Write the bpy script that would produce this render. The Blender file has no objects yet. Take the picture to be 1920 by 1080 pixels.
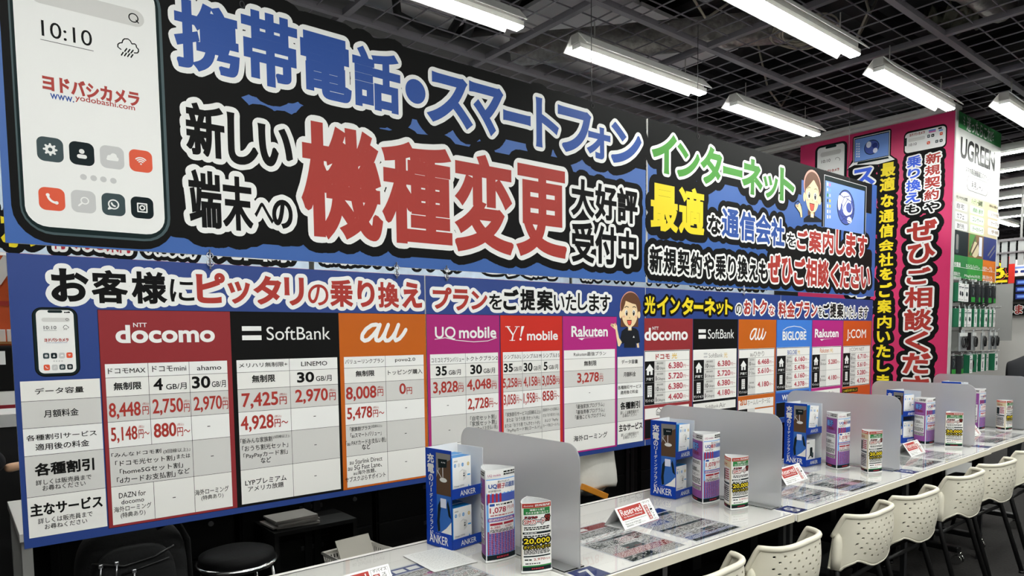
import bpy, bmesh, math, random
import numpy as np
from mathutils import Vector, Matrix
random.seed(7)
SC = bpy.context.scene
COL = SC.collection
EYE = 1.466                     # camera height above the floor (m)

# ------------------------------------------------------------------ camera, world, exposure
cam_d = bpy.data.cameras.new('camera')
cam = bpy.data.objects.new('camera', cam_d); COL.objects.link(cam)
cam_d.sensor_width = 36.0
cam_d.lens = 36.0 * 1290.0 / 1920.0
cam_d.shift_y = 180.0 / 1920.0
cam_d.clip_start = 0.05; cam_d.clip_end = 120
yaw, pit, rol = 0.684424746, -0.0696260848, 0.0110713170
fw = Vector((math.sin(yaw) * math.cos(pit), math.cos(yaw) * math.cos(pit), math.sin(pit)))
rt = Vector((math.cos(yaw), -math.sin(yaw), 0)); dn = fw.cross(rt)
r2 = math.cos(rol) * rt + math.sin(rol) * dn; d2 = -math.sin(rol) * rt + math.cos(rol) * dn
cam.matrix_world = Matrix(((r2.x, -d2.x, -fw.x, 0), (r2.y, -d2.y, -fw.y, 0), (r2.z, -d2.z, -fw.z, EYE), (0, 0, 0, 1)))
SC.camera = cam
world = bpy.data.worlds.new('world'); SC.world = world; world.use_nodes = True
world.node_tree.nodes['Background'].inputs[0].default_value = (0.9, 0.95, 1.0, 1)
world.node_tree.nodes['Background'].inputs[1].default_value = 0.25
SC.view_settings.view_transform = 'Standard'; SC.view_settings.look = 'None'
SC.view_settings.gamma = 1.0; SC.view_settings.use_curve_mapping = False
SC.view_settings.exposure = 0.33
SC.cycles.use_denoising = True
SC.cycles.max_bounces = 10; SC.cycles.transparent_max_bounces = 24
LAMP_RADIANCE = 56.0

# ------------------------------------------------------------------ materials
def lin(h):
    v = [int(h[i:i + 2], 16) / 255 for i in (0, 2, 4)]
    return tuple(c / 12.92 if c <= .04045 else ((c + .055) / 1.055) ** 2.4 for c in v) + (1,)
MATS = {}
def mat(name, hexc, rough=.5, metal=0, spec=.4, emit=0, noise=0, nscale=20, bump=0, coat=0, alpha=1, trans=0, ior=1.45):
    if name in MATS: return MATS[name]
    m = bpy.data.materials.new(name); m.use_nodes = True
    nt = m.node_tree; b = nt.nodes['Principled BSDF']
    b.inputs['Base Color'].default_value = lin(hexc); b.inputs['Roughness'].default_value = rough
    b.inputs['Metallic'].default_value = metal; b.inputs['Specular IOR Level'].default_value = spec
    b.inputs['IOR'].default_value = ior
    if coat: b.inputs['Coat Weight'].default_value = coat; b.inputs['Coat Roughness'].default_value = .05
    if trans: b.inputs['Transmission Weight'].default_value = trans
    if emit:
        b.inputs['Emission Color'].default_value = lin(hexc); b.inputs['Emission Strength'].default_value = emit
    if noise or bump:
        tc = nt.nodes.new('ShaderNodeTexCoord'); nz = nt.nodes.new('ShaderNodeTexNoise')
        nz.inputs['Scale'].default_value = nscale; nz.inputs['Detail'].default_value = 4
        nt.links.new(tc.outputs['Object'], nz.inputs['Vector'])
        if noise:
            mx = nt.nodes.new('ShaderNodeMix'); mx.data_type = 'RGBA'
            c = lin(hexc)
            mx.inputs['A'].default_value = tuple(max(0, k * (1 - noise)) for k in c[:3]) + (1,)
            mx.inputs['B'].default_value = tuple(min(1, k * (1 + noise)) for k in c[:3]) + (1,)
            nt.links.new(nz.outputs['Fac'], mx.inputs['Factor']); nt.links.new(mx.outputs['Result'], b.inputs['Base Color'])
        if bump:
            bp = nt.nodes.new('ShaderNodeBump'); bp.inputs['Strength'].default_value = bump; bp.inputs['Distance'].default_value = .01
            nt.links.new(nz.outputs['Fac'], bp.inputs['Height']); nt.links.new(bp.outputs['Normal'], b.inputs['Normal'])
    MATS[name] = m
    return m
INK = dict(k='181818', k2='23252a', w='e9e9e7', w2='dfe2f2', w3='e6e5e1', g1='cfcecb', g2='c2c2c2', g3='85827f', b='2c4f98', b2='2a4a98',
           b3='3d60d6', bb='3f78cc', r='a63831', r2='a82b3b', dr='8d2f33', mg='a52a72', mg2='ad2a7a', yr='c43026', yr2='c24f1c', gr='458c35',
           gr2='4a8a3e', y='e4cd26', y2='d8b02c', pg='45565a', pd='1c2829', i1='36464a', i2='1d2629', o1='d9583c', sk='ecd0a4', hr='64412c',
           hl='d6998a', hd='241510', ck='e8b596', rd2='d8594a', pk='d46ca8', sb='6f92d6', sb2='6ea8e6', sb3='4456a2', sb4='27357a', br='86653f',
           br2='5a4434', bl='233d80', bu='3566b2', pnk='d02f68', grn='2f7d43', grn2='3a9440', org='e07a24', tan='d9cba6', lgn='cfdcae', lgy='bdbcae',
           nvy='2c3a74', anb='0f3da6', anc='1d8ad0', pur='8f4f96', lil='a678b8', or_='c8661c', gld='c7a43a')
INK['or'] = 'bb5e1b'
def ink(c, rough=.42):
    return mat('ink_' + c, INK[c], rough, spec=.04 if c in ('k', 'k2', 'pd', 'i2') else .18)

# ------------------------------------------------------------------ mesh helpers
class MB:
    """collects boxes, tubes, prisms ... ; build() links them as ONE mesh object"""
    def __init__(s): s.v = []; s.f = []; s.m = []; s.sm = []
    def add(s, verts, faces, mi=0, smooth=False):
        o = len(s.v); s.v += [tuple(v) for v in verts]
        for f in faces: s.f.append(tuple(i + o for i in f)); s.m.append(mi); s.sm.append(smooth)
    def box(s, x0, x1, y0, y1, z0, z1, mi=0, M=None, c=0):
        if c > 0:
            c = min(c, (x1 - x0) * .49, (y1 - y0) * .49, (z1 - z0) * .49)
            bm = bmesh.new(); bmesh.ops.create_cube(bm, size=1)
            for v in bm.verts: v.co = Vector((x0 + (v.co.x + .5) * (x1 - x0), y0 + (v.co.y + .5) * (y1 - y0), z0 + (v.co.z + .5) * (z1 - z0)))
            bmesh.ops.bevel(bm, geom=list(bm.edges), offset=c, segments=2, affect='EDGES', profile=.5)
            vs = [v.co.copy() for v in bm.verts]; bm.verts.index_update()
            fs = [[v.index for v in f.verts] for f in bm.faces]; bm.free()
        else:
            vs = [Vector((x, y, z)) for z in (z0, z1) for y in (y0, y1) for x in (x0, x1)]
            fs = [(0, 2, 3, 1), (4, 5, 7, 6), (0, 1, 5, 4), (2, 6, 7, 3), (0, 4, 6, 2), (1, 3, 7, 5)]
        if M is not None: vs = [M @ v for v in vs]
        s.add(vs, fs, mi, False)
        return s
    def prism(s, poly, d0, d1, axis='y', mi=0, M=None):
        """poly: list of 2-D points; extruded between d0 and d1 along axis"""
        def P(a, b, d): return Vector((a, d, b)) if axis == 'y' else Vector((d, a, b)) if axis == 'x' else Vector((a, b, d))
        n = len(poly); vs = [P(a, b, d0) for a, b in poly] + [P(a, b, d1) for a, b in poly]
        if M is not None: vs = [M @ v for v in vs]
        fs = [tuple(range(n)), tuple(range(2 * n - 1, n - 1, -1))] + [(i, (i + 1) % n, (i + 1) % n + n, i + n) for i in range(n)]
        s.add(vs, fs, mi); return s
    def tube(s, pts, r, n=10, mi=0, cap=True, closed=False):
        pts = [Vector(p) for p in pts]; m = len(pts); rs = r if isinstance(r, (list, tuple)) else [r] * m
        rings = []; up = Vector((0, 0, 1)); prev = None
        for i, p in enumerate(pts):
            a = pts[(i - 1) % m] if (closed or i > 0) else p; b = pts[(i + 1) % m] if (closed or i < m - 1) else p
            t = (b - a).normalized()
            if prev is None:
                x = t.cross(up);  x = x if x.length > 1e-3 else t.cross(Vector((1, 0, 0)))
            else: x = prev - t * prev.dot(t)
            x.normalize(); prev = x; y = t.cross(x)
            rings.append([p + (x * math.cos(q) + y * math.sin(q)) * rs[i] for q in [2 * math.pi * k / n for k in range(n)]])
        vs = [v for g in rings for v in g]; fs = []
        for i in range(m if closed else m - 1):
            j = (i + 1) % m
            for k in range(n): fs.append((i * n + k, i * n + (k + 1) % n, j * n + (k + 1) % n, j * n + k))
        s.add(vs, fs, mi, True)
        if cap and not closed:
            s.add(rings[0], [tuple(range(n))[::-1]], mi); s.add(rings[-1], [tuple(range(n))], mi)
        return s
    def lathe(s, prof, cx=0, cy=0, n=24, mi=0, smooth=True, sx=1, sy=1):
        vs = []; fs = []
        for (r, z) in prof:
            for k in range(n): vs.append((cx + sx * r * math.cos(2 * math.pi * k / n), cy + sy * r * math.sin(2 * math.pi * k / n), z))
        for i in range(len(prof) - 1):
            for k in range(n): fs.append((i * n + k, i * n + (k + 1) % n, (i + 1) * n + (k + 1) % n, (i + 1) * n + k))
        s.add(vs, fs, mi, smooth); return s
    def sphere(s, c, r, n=12, mi=0):
        r = r if isinstance(r, (tuple, list)) else (r, r, r)
        vs = []; fs = []
        for i in range(n + 1):
            t = math.pi * i / n
            for k in range(2 * n): 
                q = math.pi * k / n
                vs.append((c[0] + r[0] * math.sin(t) * math.cos(q), c[1] + r[1] * math.sin(t) * math.sin(q), c[2] + r[2] * math.cos(t)))
        for i in range(n):
            for k in range(2 * n): fs.append((i * 2 * n + k, (i + 1) * 2 * n + k, (i + 1) * 2 * n + (k + 1) % (2 * n), i * 2 * n + (k + 1) % (2 * n)))
        s.add(vs, fs, mi, True); return s
    def build(s, name, mats, parent=None, loc=(0, 0, 0), rotz=0):
        me = bpy.data.meshes.new(name)
        me.from_pydata(s.v, [], s.f); 
        mats = mats if isinstance(mats, (list, tuple)) else [mats]
        for m in mats: me.materials.append(m)
        me.polygons.foreach_set('material_index', s.m); me.polygons.foreach_set('use_smooth', s.sm)
        bm = bmesh.new(); bm.from_mesh(me); bmesh.ops.remove_doubles(bm, verts=bm.verts, dist=1e-6)
        bmesh.ops.recalc_face_normals(bm, faces=bm.faces); bm.to_mesh(me); bm.free()
        me.update()
        o = bpy.data.objects.new(name, me); COL.objects.link(o); o.location = loc; o.rotation_euler = (0, 0, rotz)
        if parent is not None: o.parent = parent
        return o
def empty(name, loc=(0, 0, 0), rotz=0):
    o = bpy.data.objects.new(name, None); COL.objects.link(o); o.location = loc; o.rotation_euler = (0, 0, rotz); o.empty_display_size = .05
    return o
def tag(o, label, cat, group=None, kind=None):
    o['label'] = label; o['category'] = cat
    if group: o['group'] = group
    if kind: o['kind'] = kind
    return o
def struct(o): o['kind'] = 'structure'; return o
def thing(name, label, cat, loc=(0, 0, 0), rotz=0, group=None): return tag(empty(name, loc, rotz), label, cat, group)
KIDS = {}
def kids(o): return [c for c in bpy.data.objects if c.parent == o]
def copy_tree(o, parent=None):
    c = o.copy(); COL.objects.link(c); c.parent = parent
    for ch in kids(o): copy_tree(ch, c)
    return c
def copy_thing(o, loc, rotz, label):
    c = copy_tree(o); c.location = loc; c.rotation_euler = (0, 0, rotz); c['label'] = label
    return c

# ------------------------------------------------------------------ flat printed artwork (lettering, pictures) as thin layered meshes
_fc = bpy.data.curves.new('glyphs', 'FONT'); _fo = bpy.data.objects.new('glyphs', _fc)
GL = {}
def glyph(st, res=2):
    key = (st, res)
    if key in GL: return GL[key]
    _fc.body = st; _fc.resolution_u = res
    m = _fo.to_mesh()
    v = np.array([q.co[:2] for q in m.vertices]); f = [tuple(p.vertices) for p in m.polygons]
    cnt = {}
    for p in f:
        for a, b in zip(p, p[1:] + p[:1]): cnt.setdefault((min(a, b), max(a, b)), []).append((a, b))
    e = np.array([k[0] for k in cnt.values() if len(k) == 1]); nx = {int(a): i for i, (a, b) in enumerate(e)}
    s2 = np.array([nx.get(int(b), -1) for a, b in e]) if len(e) else e
    _fo.to_mesh_clear()
    GL[key] = (v, f, e, s2)
    return GL[key]
LG = .00012
JR = .0001; JC = [0]
def jits(n):
    k = np.arange(JC[0], JC[0] + n); JC[0] += n
    return (k * .6180339887) % 1.0 * JR
class Art:
    def __init__(s, O, U, V, N): s.O = Vector(O); s.U = Vector(U); s.V = Vector(V); s.N = Vector(N); s.v = []; s.f = []; s.m = []; s.names = []; s.j = 0; s.lg = LG; s.bulge = None
    def mi(s, c):
        if c not in s.names: s.names.append(c)
        return s.names.index(c)
    def poly(s, P2, faces, c, layer, jit=None):
        o = len(s.v); k = s.mi(c)
        if jit is None: jit = float(jits(1)[0])
        for i, p in enumerate(P2):
            jj = jit[i] if hasattr(jit, '__len__') else jit
            s.v.append(s.O + s.U * float(p[0]) + s.V * float(p[1]) + s.N * (layer * s.lg + (.0005 if layer >= 2 else 0) + (.0002 if layer >= 3 else 0) + jj + (s.bulge[1] * 4 * p[0] / s.bulge[0] * (1 - p[0] / s.bulge[0]) if s.bulge else 0)))
        for f in faces: s.f.append(tuple(i + o for i in f)); s.m.append(k)
    def rect(s, u0, u1, v0, v1, c, layer, rad=0):
        if s.bulge:
            n = max(1, int(math.ceil(16 * (u1 - u0) / s.bulge[0] - .01))); U_ = [u0 + (u1 - u0) * k / n for k in range(n + 1)]
            return s.poly([(u, v) for u in U_ for v in (v0, v1)], [(2 * k, 2 * k + 2, 2 * k + 3, 2 * k + 1) for k in range(n)], c, layer)
        if rad <= 0: return s.poly([(u0, v0), (u1, v0), (u1, v1), (u0, v1)], [(0, 1, 2, 3)], c, layer)
        rad = min(rad, abs(u1 - u0) / 2, abs(v1 - v0) / 2); P = []
        for cx, cy, a0 in ((u1 - rad, v1 - rad, 0), (u0 + rad, v1 - rad, 90), (u0 + rad, v0 + rad, 180), (u1 - rad, v0 + rad, 270)):
            for k in range(7): a = math.radians(a0 + 15 * k); P.append((cx + rad * math.cos(a), cy + rad * math.sin(a)))
        s.poly(P, [tuple(range(len(P)))], c, layer)
    def ell(s, u0, u1, v0, v1, c, layer, n=28):
        P = [((u0 + u1) / 2 + (u1 - u0) / 2 * math.cos(2 * math.pi * k / n), (v0 + v1) / 2 + (v1 - v0) / 2 * math.sin(2 * math.pi * k / n)) for k in range(n)]
        s.poly(P, [tuple(range(n))], c, layer)
    def disc(s, p, r, c, layer, n=16): s.ell(p[0] - r, p[0] + r, p[1] - r, p[1] + r, c, layer, n)
    def thick(s, A, B, w, c, layer, k=6, joins=None, jr=1):
        """thick segments A->B (arrays n x 2) of half width w with round joins"""
        d = B - A; L = np.linalg.norm(d, axis=1, keepdims=True); ok = L[:, 0] > 1e-9
        A = A[ok]; B = B[ok]; d = d[ok] / L[ok]; nrm = np.stack([-d[:, 1], d[:, 0]], 1) * w
        n = len(A); P = np.concatenate([A + nrm, A - nrm, B - nrm, B + nrm], 1).reshape(-1, 2)
        jit = np.repeat(jits(n), 4)
        s.poly(P, [(4 * i, 4 * i + 1, 4 * i + 2, 4 * i + 3) for i in range(n)], c, layer, jit)
        J = A if joins is None else joins
        ang = np.arange(k) * 2 * np.pi / k + .3
        ring = np.stack([np.cos(ang), np.sin(ang)], 1) * w
        Q = (J[:, None, :] + ring[None]).reshape(-1, 2); n = len(J)
        jit = np.repeat(jits(n) * jr, k)
        s.poly(Q, [tuple(range(k * i, k * i + k)) for i in range(n)], c, layer, jit)
    def bold(s, P, e, s2, w, c, layer):
        """grow a glyph outward by w with square (mitred) corners"""
        A = P[e[:, 0]]; B = P[e[:, 1]]; d = B - A; L = np.maximum(np.linalg.norm(d, axis=1, keepdims=True), 1e-9); d = d / L; nr = np.stack([d[:, 1], -d[:, 0]], 1)
        Q = np.concatenate([A, A + nr * w, B + nr * w, B], 1).reshape(-1, 2); n = len(A)
        s.poly(Q, [(4 * i, 4 * i + 1, 4 * i + 2, 4 * i + 3) for i in range(n)], c, layer, np.repeat(jits(n), 4))
        ok = s2 >= 0; j = s2[ok]; n1 = nr[ok]; n2 = nr[j]; Bv = B[ok]; cr = d[ok][:, 0] * d[j][:, 1] - d[ok][:, 1] * d[j][:, 0]; dt = (n1 * n2).sum(1)
        k = cr > 1e-4; n1 = n1[k]; n2 = n2[k]; Bv = Bv[k]; dt = dt[k]
        mt = np.where((dt > -.35)[:, None], (n1 + n2) / np.maximum(1 + dt, .3)[:, None], (n1 + n2) * .5 / np.maximum(np.linalg.norm((n1 + n2) * .5, axis=1, keepdims=True), 1e-6)) * w
        Q = np.concatenate([Bv, Bv + n1 * w, Bv + mt, Bv + n2 * w], 1).reshape(-1, 2); n = len(Bv)
        s.poly(Q, [(4 * i, 4 * i + 1, 4 * i + 2, 4 * i + 3) for i in range(n)], c, layer, np.repeat(jits(n), 4))
    def stroke(s, pts, w, c, layer, k=6):
        p = np.array(pts, float); s.thick(p[:-1], p[1:], w, c, layer, k, joins=p)
    def ring(s, p, r, w, c, layer, n=24):
        q = np.array([(p[0] + r * math.cos(2 * math.pi * k / n), p[1] + r * math.sin(2 * math.pi * k / n)) for k in range(n + 1)])
        s.thick(q[:-1], q[1:], w, c, layer, 6)
    def arc(s, p, r, a0, a1, w, c, layer, n=10):
        s.stroke([(p[0] + r * math.cos(math.radians(a0 + (a1 - a0) * k / n)), p[1] + r * math.sin(math.radians(a0 + (a1 - a0) * k / n))) for k in range(n + 1)], w, c, layer)
    def text(s, st, u0, u1, v0, v1, c, wt=1, outl=(), layer=8, keep=False):
        h = v1 - v0; w = u1 - u0
        big = h > .06
        v, f, e, s2 = glyph(st, 6 if big else 4 if h > .02 else 2)
        if not len(v): return
        cell = min(h, w / max(1, len(st)) * 1.15) if len(st) > 1 or ord(st[0]) > 255 else h * .62
        kj = any(ord(q) > 0x4dff for q in st)
        b = max(0, wt - 1) * ((.0112 if h > .1 and len(e) > 400 else .0175 if h > .1 else .0175) if kj else .0235) * cell * (1 if wt >= 2.5 else .8)
        lo = v.min(0); hi = v.max(0); sz = np.maximum(hi - lo, 1e-6)
        if keep: 
            k = h / sz[1]; w2 = sz[0] * k; u0 = (u0 + u1) / 2 - w2 / 2; w = w2
        P = (v - lo) / sz * np.array([w - 2 * b, h - 2 * b]) + np.array([u0 + b, v0 + b])
        if outl: layer = max(q[2] for q in outl) + 1
        s.poly(P, f, c, layer, JR * 1.02)
        if b > 0 and len(e): s.bold(P, e, s2, b, c, layer)
        for (oc, ow, ol) in outl:
            v3, f3, e3, _ = glyph(st, 3 if big else 2); jr = 5 if ol < 2 else 2
            P3 = (v3 - lo) / sz * np.array([w - 2 * b, h - 2 * b]) + np.array([u0 + b, v0 + b])
            if len(e3): s.thick(P3[e3[:, 0]], P3[e3[:, 1]], ow + b, oc, ol, 16 if big else 10, None, jr)
            s.poly(P3, f3, oc, ol, JR * jr * 1.02)
    def icon(s, kind, u0, u1, v0, v1, c, L=5):
        w = u1 - u0; h = v1 - v0; r = min(w, h); cx = (u0 + u1) / 2; cy = (v0 + v1) / 2
        s.rect(u0, u1, v0, v1, c, L, r * .27); W = 'w'; t = r * .025
        if kind == 'gear':
            s.ring((cx, cy), r * .14, r * .055, W, L + 1)
            for k in range(8): a = math.pi / 4 * k; s.stroke([(cx + r * .18 * math.cos(a), cy + r * .18 * math.sin(a)), (cx + r * .235 * math.cos(a), cy + r * .235 * math.sin(a))], r * .045, W, L + 1)
        elif kind == 'person':
            s.disc((cx, cy + r * .1), r * .11, W, L + 1); s.rect(cx - r * .2, cx + r * .2, cy - r * .22, cy - r * .04, W, L + 1, r * .09)
        elif kind == 'cloud':
            s.disc((cx - r * .1, cy - r * .02), r * .12, W, L + 1); s.disc((cx + r * .06, cy + r * .06), r * .14, W, L + 1); s.disc((cx + r * .18, cy - r * .05), r * .09, W, L + 1); s.rect(cx - r * .24, cx + r * .26, cy - r * .15, cy - r * .03, W, L + 1, r * .06)
        elif kind == 'wifi':
            for q in (.12, .21, .30): s.arc((cx, cy - r * .14), r * q, 45, 135, t * 1.1, W, L + 1)
            s.disc((cx, cy - r * .14), r * .04, W, L + 1)
        elif kind == 'call':
            s.arc((cx + r * .17, cy + r * .17), r * .32, 180, 270, r * .05, W, L + 1)
            s.disc((cx - r * .15, cy + r * .17), r * .075, W, L + 1); s.disc((cx + r * .17, cy - r * .15), r * .075, W, L + 1)
        elif kind == 'lens':
            s.ring((cx + r * .05, cy + r * .05), r * .15, t, W, L + 1); s.stroke([(cx - r * .06, cy - r * .06), (cx - r * .2, cy - r * .2)], t * 1.4, W, L + 1)
        elif kind == 'chat':
            s.ring((cx, cy + r * .01), r * .21, t * 1.2, W, L + 1); s.stroke([(cx - r * .17, cy - r * .12), (cx - r * .23, cy - r * .23), (cx - r * .1, cy - r * .19)], t * 1.2, W, L + 1)
            s.arc((cx + r * .07, cy + r * .08), r * .15, 185, 265, t * 1.6, W, L + 1)
        elif kind == 'photo':
            q = r * .2; P = [(cx - q, cy - q), (cx + q, cy - q), (cx + q, cy + q), (cx - q, cy + q), (cx - q, cy - q)]
            s.stroke(P, t * 1.2, W, L + 1); s.ring((cx, cy), r * .1, t * 1.2, W, L + 1); s.disc((cx + r * .125, cy + r * .125), r * .022, W, L + 1)
    def run(s, ops):
        for q in ops:
            k = q[0]
            if k == 'T': s.text(q[1], *q[2:6], q[6], q[7], q[8] if len(q) > 8 else ())
            elif k == 'R': s.rect(*q[1:])
            elif k == 'E': s.ell(*q[1:])
            elif k == 'S': s.stroke(*q[1:])
            elif k == 'P': s.poly(q[1], [tuple(range(len(q[1])))], q[2], q[3])
            elif k == 'C': s.ring((q[1], q[2]), *q[3:])
            elif k == 'D': s.disc((q[1], q[2]), *q[3:])
            else: s.icon(k, *q[1:6])
        return s
    def build(s, name, parent=None, base=(0, 0, 0), rough=.42):
        me = bpy.data.meshes.new(name); b = Vector(base)
        me.from_pydata([v - b for v in s.v], [], s.f)
        for c in s.names: me.materials.append(ink(c, rough))
        me.polygons.foreach_set('material_index', s.m); me.update()
        o = bpy.data.objects.new(name, me); COL.objects.link(o); o.parent = parent
        return o

# ------------------------------------------------------------------ artwork: text and shapes in metres on each printed face (v is height relative to the camera)

# ------------------------------------------------------------------ the setting
H = EYE
M_floor = mat('carpet', '262423', .95, noise=.55, nscale=60, bump=.3)
M_slab = mat('ceiling_paint', '3a393b', .9, noise=.25, nscale=.8)
M_wall = mat('wall_paint', 'cfcdc8', .8, noise=.04, nscale=2)
M_bar = mat('grid_metal', '757279', .6)
M_wire = mat('grid_wire', '7d7a81', .6)
M_black = mat('black_laminate', '0b0b0c', .7, spec=.15)
M_blackm = mat('black_metal', '101011', .45)
M_white = mat('white_laminate', 'eeece8', .3, spec=.25)
M_edge = mat('cream_edge', 'd6d0bf', .5)
M_chrome = mat('chrome', 'c9c9c9', .18, metal=1)
M_grey = mat('grey_metal', '8e8e8c', .5)
M_lgrey = mat('pale_grey_paint', 'b9b9b6', .55)

struct(MB().box(-8, 24, -7, 14, -.1, 0).build('floor', M_floor))
struct(MB().box(-8, 24, -7, 14, 4.25, 4.4).build('ceiling', M_slab))
struct(MB().box(-8, 24, 14, 14.1, 0, 4.3).build('wall_back', M_wall))
struct(MB().box(24, 24.1, -7, 14, 0, 4.3).build('wall_right', M_wall))
struct(MB().box(-8.1, -8, -7, 14, 0, 4.3).build('wall_left', M_wall))
struct(MB().box(-8, 24, -7.1, -7, 0, 4.3).build('wall_front', M_wall))

# open lattice ceiling: heavy bars every metre, thin rods every sixth of a metre
GZ = H + 1.9; GP = 1.9 / 1.8           # lattice height and its bar spacing
g = MB()
for i in range(-8, 22):
    x = (2.82 + i) * GP; g.box(x - .02, x + .02, -6.8, 13.8, GZ, GZ + .035)
for j in range(-9, 12):
    y = (2.69 + j) * GP; g.box(-7.8, 23.8, y - .02, y + .02, GZ - .002, GZ + .033)
struct(g.build('ceiling_grid', M_bar))
g = MB()
for i in range(-40, 126):
    if i % 6: x = (2.82 + i / 6) * GP; g.box(x - .0027, x + .0027, -4, 12, GZ + .012, GZ + .019)
for j in range(-30, 60):
    if j % 6: y = (2.69 + j / 6) * GP; g.box(-4, 23.8, y - .0027, y + .0027, GZ + .019, GZ + .026)
struct(g.build('ceiling_grid_rods', M_wire))

# services above the lattice
M_duct = mat('duct_grey', '6a6a6c', .7, noise=.15, nscale=3)
M_foil = mat('duct_foil', '9a9794', .35, metal=.6, noise=.5, nscale=35, bump=.9)
M_dark = mat('service_dark', '1c1c1e', .8)
M_cable = mat('cable_beige', 'a39c8e', .6); M_cableb = mat('cable_black', '161617', .6)
M_board = mat('ceiling_panel', 'd0d0d3', .8, noise=.06, nscale=2)
rnd = random.Random(3)
b = MB()
for k in range(26):                                    # beams running into the shop
    x = -3 + k * .95 + rnd.uniform(-.2, .2); z = rnd.uniform(4.0, 4.08); b.box(x, x + rnd.uniform(.06, .22), -3, 12, z, z + .15)
for k in range(9):
    y = -2 + k * 1.5; b.box(-4, 23, y, y + .12, 3.93, 3.99)
tag(b.build('ceiling_beams', M_dark), 'dark steel beams crossing above the open lattice ceiling', 'beams', kind='structure')
def panel(k, x0, x1, y0, y1, z, lab):
    m = MB(); n = max(1, int((x1 - x0) / .6)); q = max(1, int((y1 - y0) / .6))
    for i in range(n):
        for j in range(q): m.box(x0 + (x1 - x0) * i / n + .012, x0 + (x1 - x0) * (i + 1) / n - .012, y0 + (y1 - y0) * j / q + .012, y0 + (y1 - y0) * (j + 1) / q - .012, z, z + .03)
    tag(m.build('ceiling_panel', M_board), lab, 'ceiling panel')
panel(0, .9, 3.2, 2.9, 5.2, 3.86, 'large grey panel above the lattice over the phone picture end')
panel(1, 2.9, 4.4, 1.55, 3.1, 3.86, 'grey panel above the lattice between the two middle lamps')
panel(2, 3.4, 5.3, 3.4, 5.6, 3.86, 'grey panel above the lattice behind the join of the upper signs')
def duct(name, pts, r, m, lab, cat='duct'):
    d = MB(); d.tube(pts, r, 14); return tag(d.build(name, m), lab, cat)
duct('foil_duct', [(3.3, 4.0, 3.55), (4.1, 3.1, 3.56), (4.6, 2.5, 3.56)], .11, M_foil, 'crumpled silver foil duct above the lattice near the second lamp')
duct('foil_duct', [(4.5, 1.75, 3.55), (4.9, 1.6, 3.56), (5.4, 1.55, 3.55)], .09, M_foil, 'short crumpled foil duct beside the biggest lamp')
duct('round_duct', [(-2, 4.5, 3.69), (4, 4.6, 3.69), (12, 4.7, 3.69)], .13, M_duct, 'long round grey duct running over the signs')
duct('round_duct', [(6.0, -1, 3.48), (6.6, 2.5, 3.48), (7.2, 7, 3.48)], .075, M_duct, 'dark round duct crossing above the pink panel')
duct('black_hose', [(3.0, 3.35, 3.82), (2.75, 3.3, 3.6), (2.55, 3.4, 3.46), (2.72, 3.75, 3.44), (2.95, 3.7, 3.5), (3.05, 3.5, 3.82)], .035, M_cableb, 'thick black hose looping down onto the lattice', 'hose')
duct('black_hose', [(2.25, 3.9, 3.82), (2.3, 3.92, 3.5), (2.5, 3.95, 3.48), (2.75, 4.0, 3.52), (2.95, 4.05, 3.8)], .028, M_cableb, 'thinner black hose behind the looping hose', 'hose')
m = MB()
for k in range(9):
    rr = .17 + .012 * (k % 5); q = [(4.45 + rr * 1.1 * math.cos(2 * math.pi * t / 28 + k), 2.35 + rr * .9 * math.sin(2 * math.pi * t / 28 + k) + .006 * k, GZ + .05 + .012 * (k % 4) + .01 * math.sin(t * .7 + k)) for t in range(28)]
    m.tube(q, .006, 6, closed=True)
tag(m.build('cable_coil', M_cable), 'coil of pale cable lying on the ceiling lattice', 'cable')
for k, (pts, lab) in enumerate([
    ([(4.75, 2.2, 3.9), (4.85, 2.15, 3.60), (4.95, 2.3, 3.43), (5.1, 2.3, 3.6), (5.2, 2.2, 3.9)], 'thin cable drooping onto the lattice right of the cable coil'),
    ([(3.35, 2.5, 3.9), (3.5, 2.6, 3.50), (3.75, 2.65, 3.42), (4.0, 2.6, 3.60), (4.1, 2.5, 3.9)], 'thin cable looping above the second lamp'),
    ([(5.2, 3.2, 3.9), (5.4, 3.2, 3.50), (5.7, 3.25, 3.43), (5.9, 3.2, 3.7)], 'thin cable drooping near the pink panel end'),
    ([(7.3, 1.6, 3.8), (7.6, 1.55, 3.45), (8.0, 1.5, 3.42), (8.3, 1.6, 3.7)], 'pale cable sagging above the green poster'),
    ([(8.0, 1.2, 3.8), (8.2, 1.15, 3.50), (8.5, 1.2, 3.46), (8.8, 1.2, 3.8)], 'pale cable sagging right of the green poster')]):
    m = MB(); m.tube(pts, .009, 6); tag(m.build('hanging_cable', M_cable), lab, 'cable')
# sheets of fire-proof wrap lying crumpled over the lattice
M_wrap = mat('grey_green_wrap', '5a5c50', .9, noise=.3, nscale=6, bump=.6)
for k, (cx, cy, sx, sy, lab) in enumerate([(5.2, 1.0, 1.1, .6, 'crumpled grey green wrap lying over the lattice above the third lamp'), (5.15, 1.75, .35, .25, 'torn hanging scrap of green wrap between the two right lamps'), (6.1, 1.2, .5, .3, 'small crumpled wrap right of the third lamp')]):
    m = MB(); n = 12; vs = []
    for i in range(n + 1):
        for j in range(n + 1): vs.append((cx + sx * (i / n - .5), cy + sy * (j / n - .5), GZ + .09 + .07 * math.sin(i * 1.7 + k) * math.cos(j * 1.3 + k) + rnd.uniform(0, .06)))
    m.add(vs, [(i * (n + 1) + j, (i + 1) * (n + 1) + j, (i + 1) * (n + 1) + j + 1, i * (n + 1) + j + 1) for i in range(n) for j in range(n)], 0, True)
    o = m.build('pipe_wrap', M_wrap); sd = o.modifiers.new('thick', 'SOLIDIFY'); sd.thickness = .012; tag(o, lab, 'pipe wrap')

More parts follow.
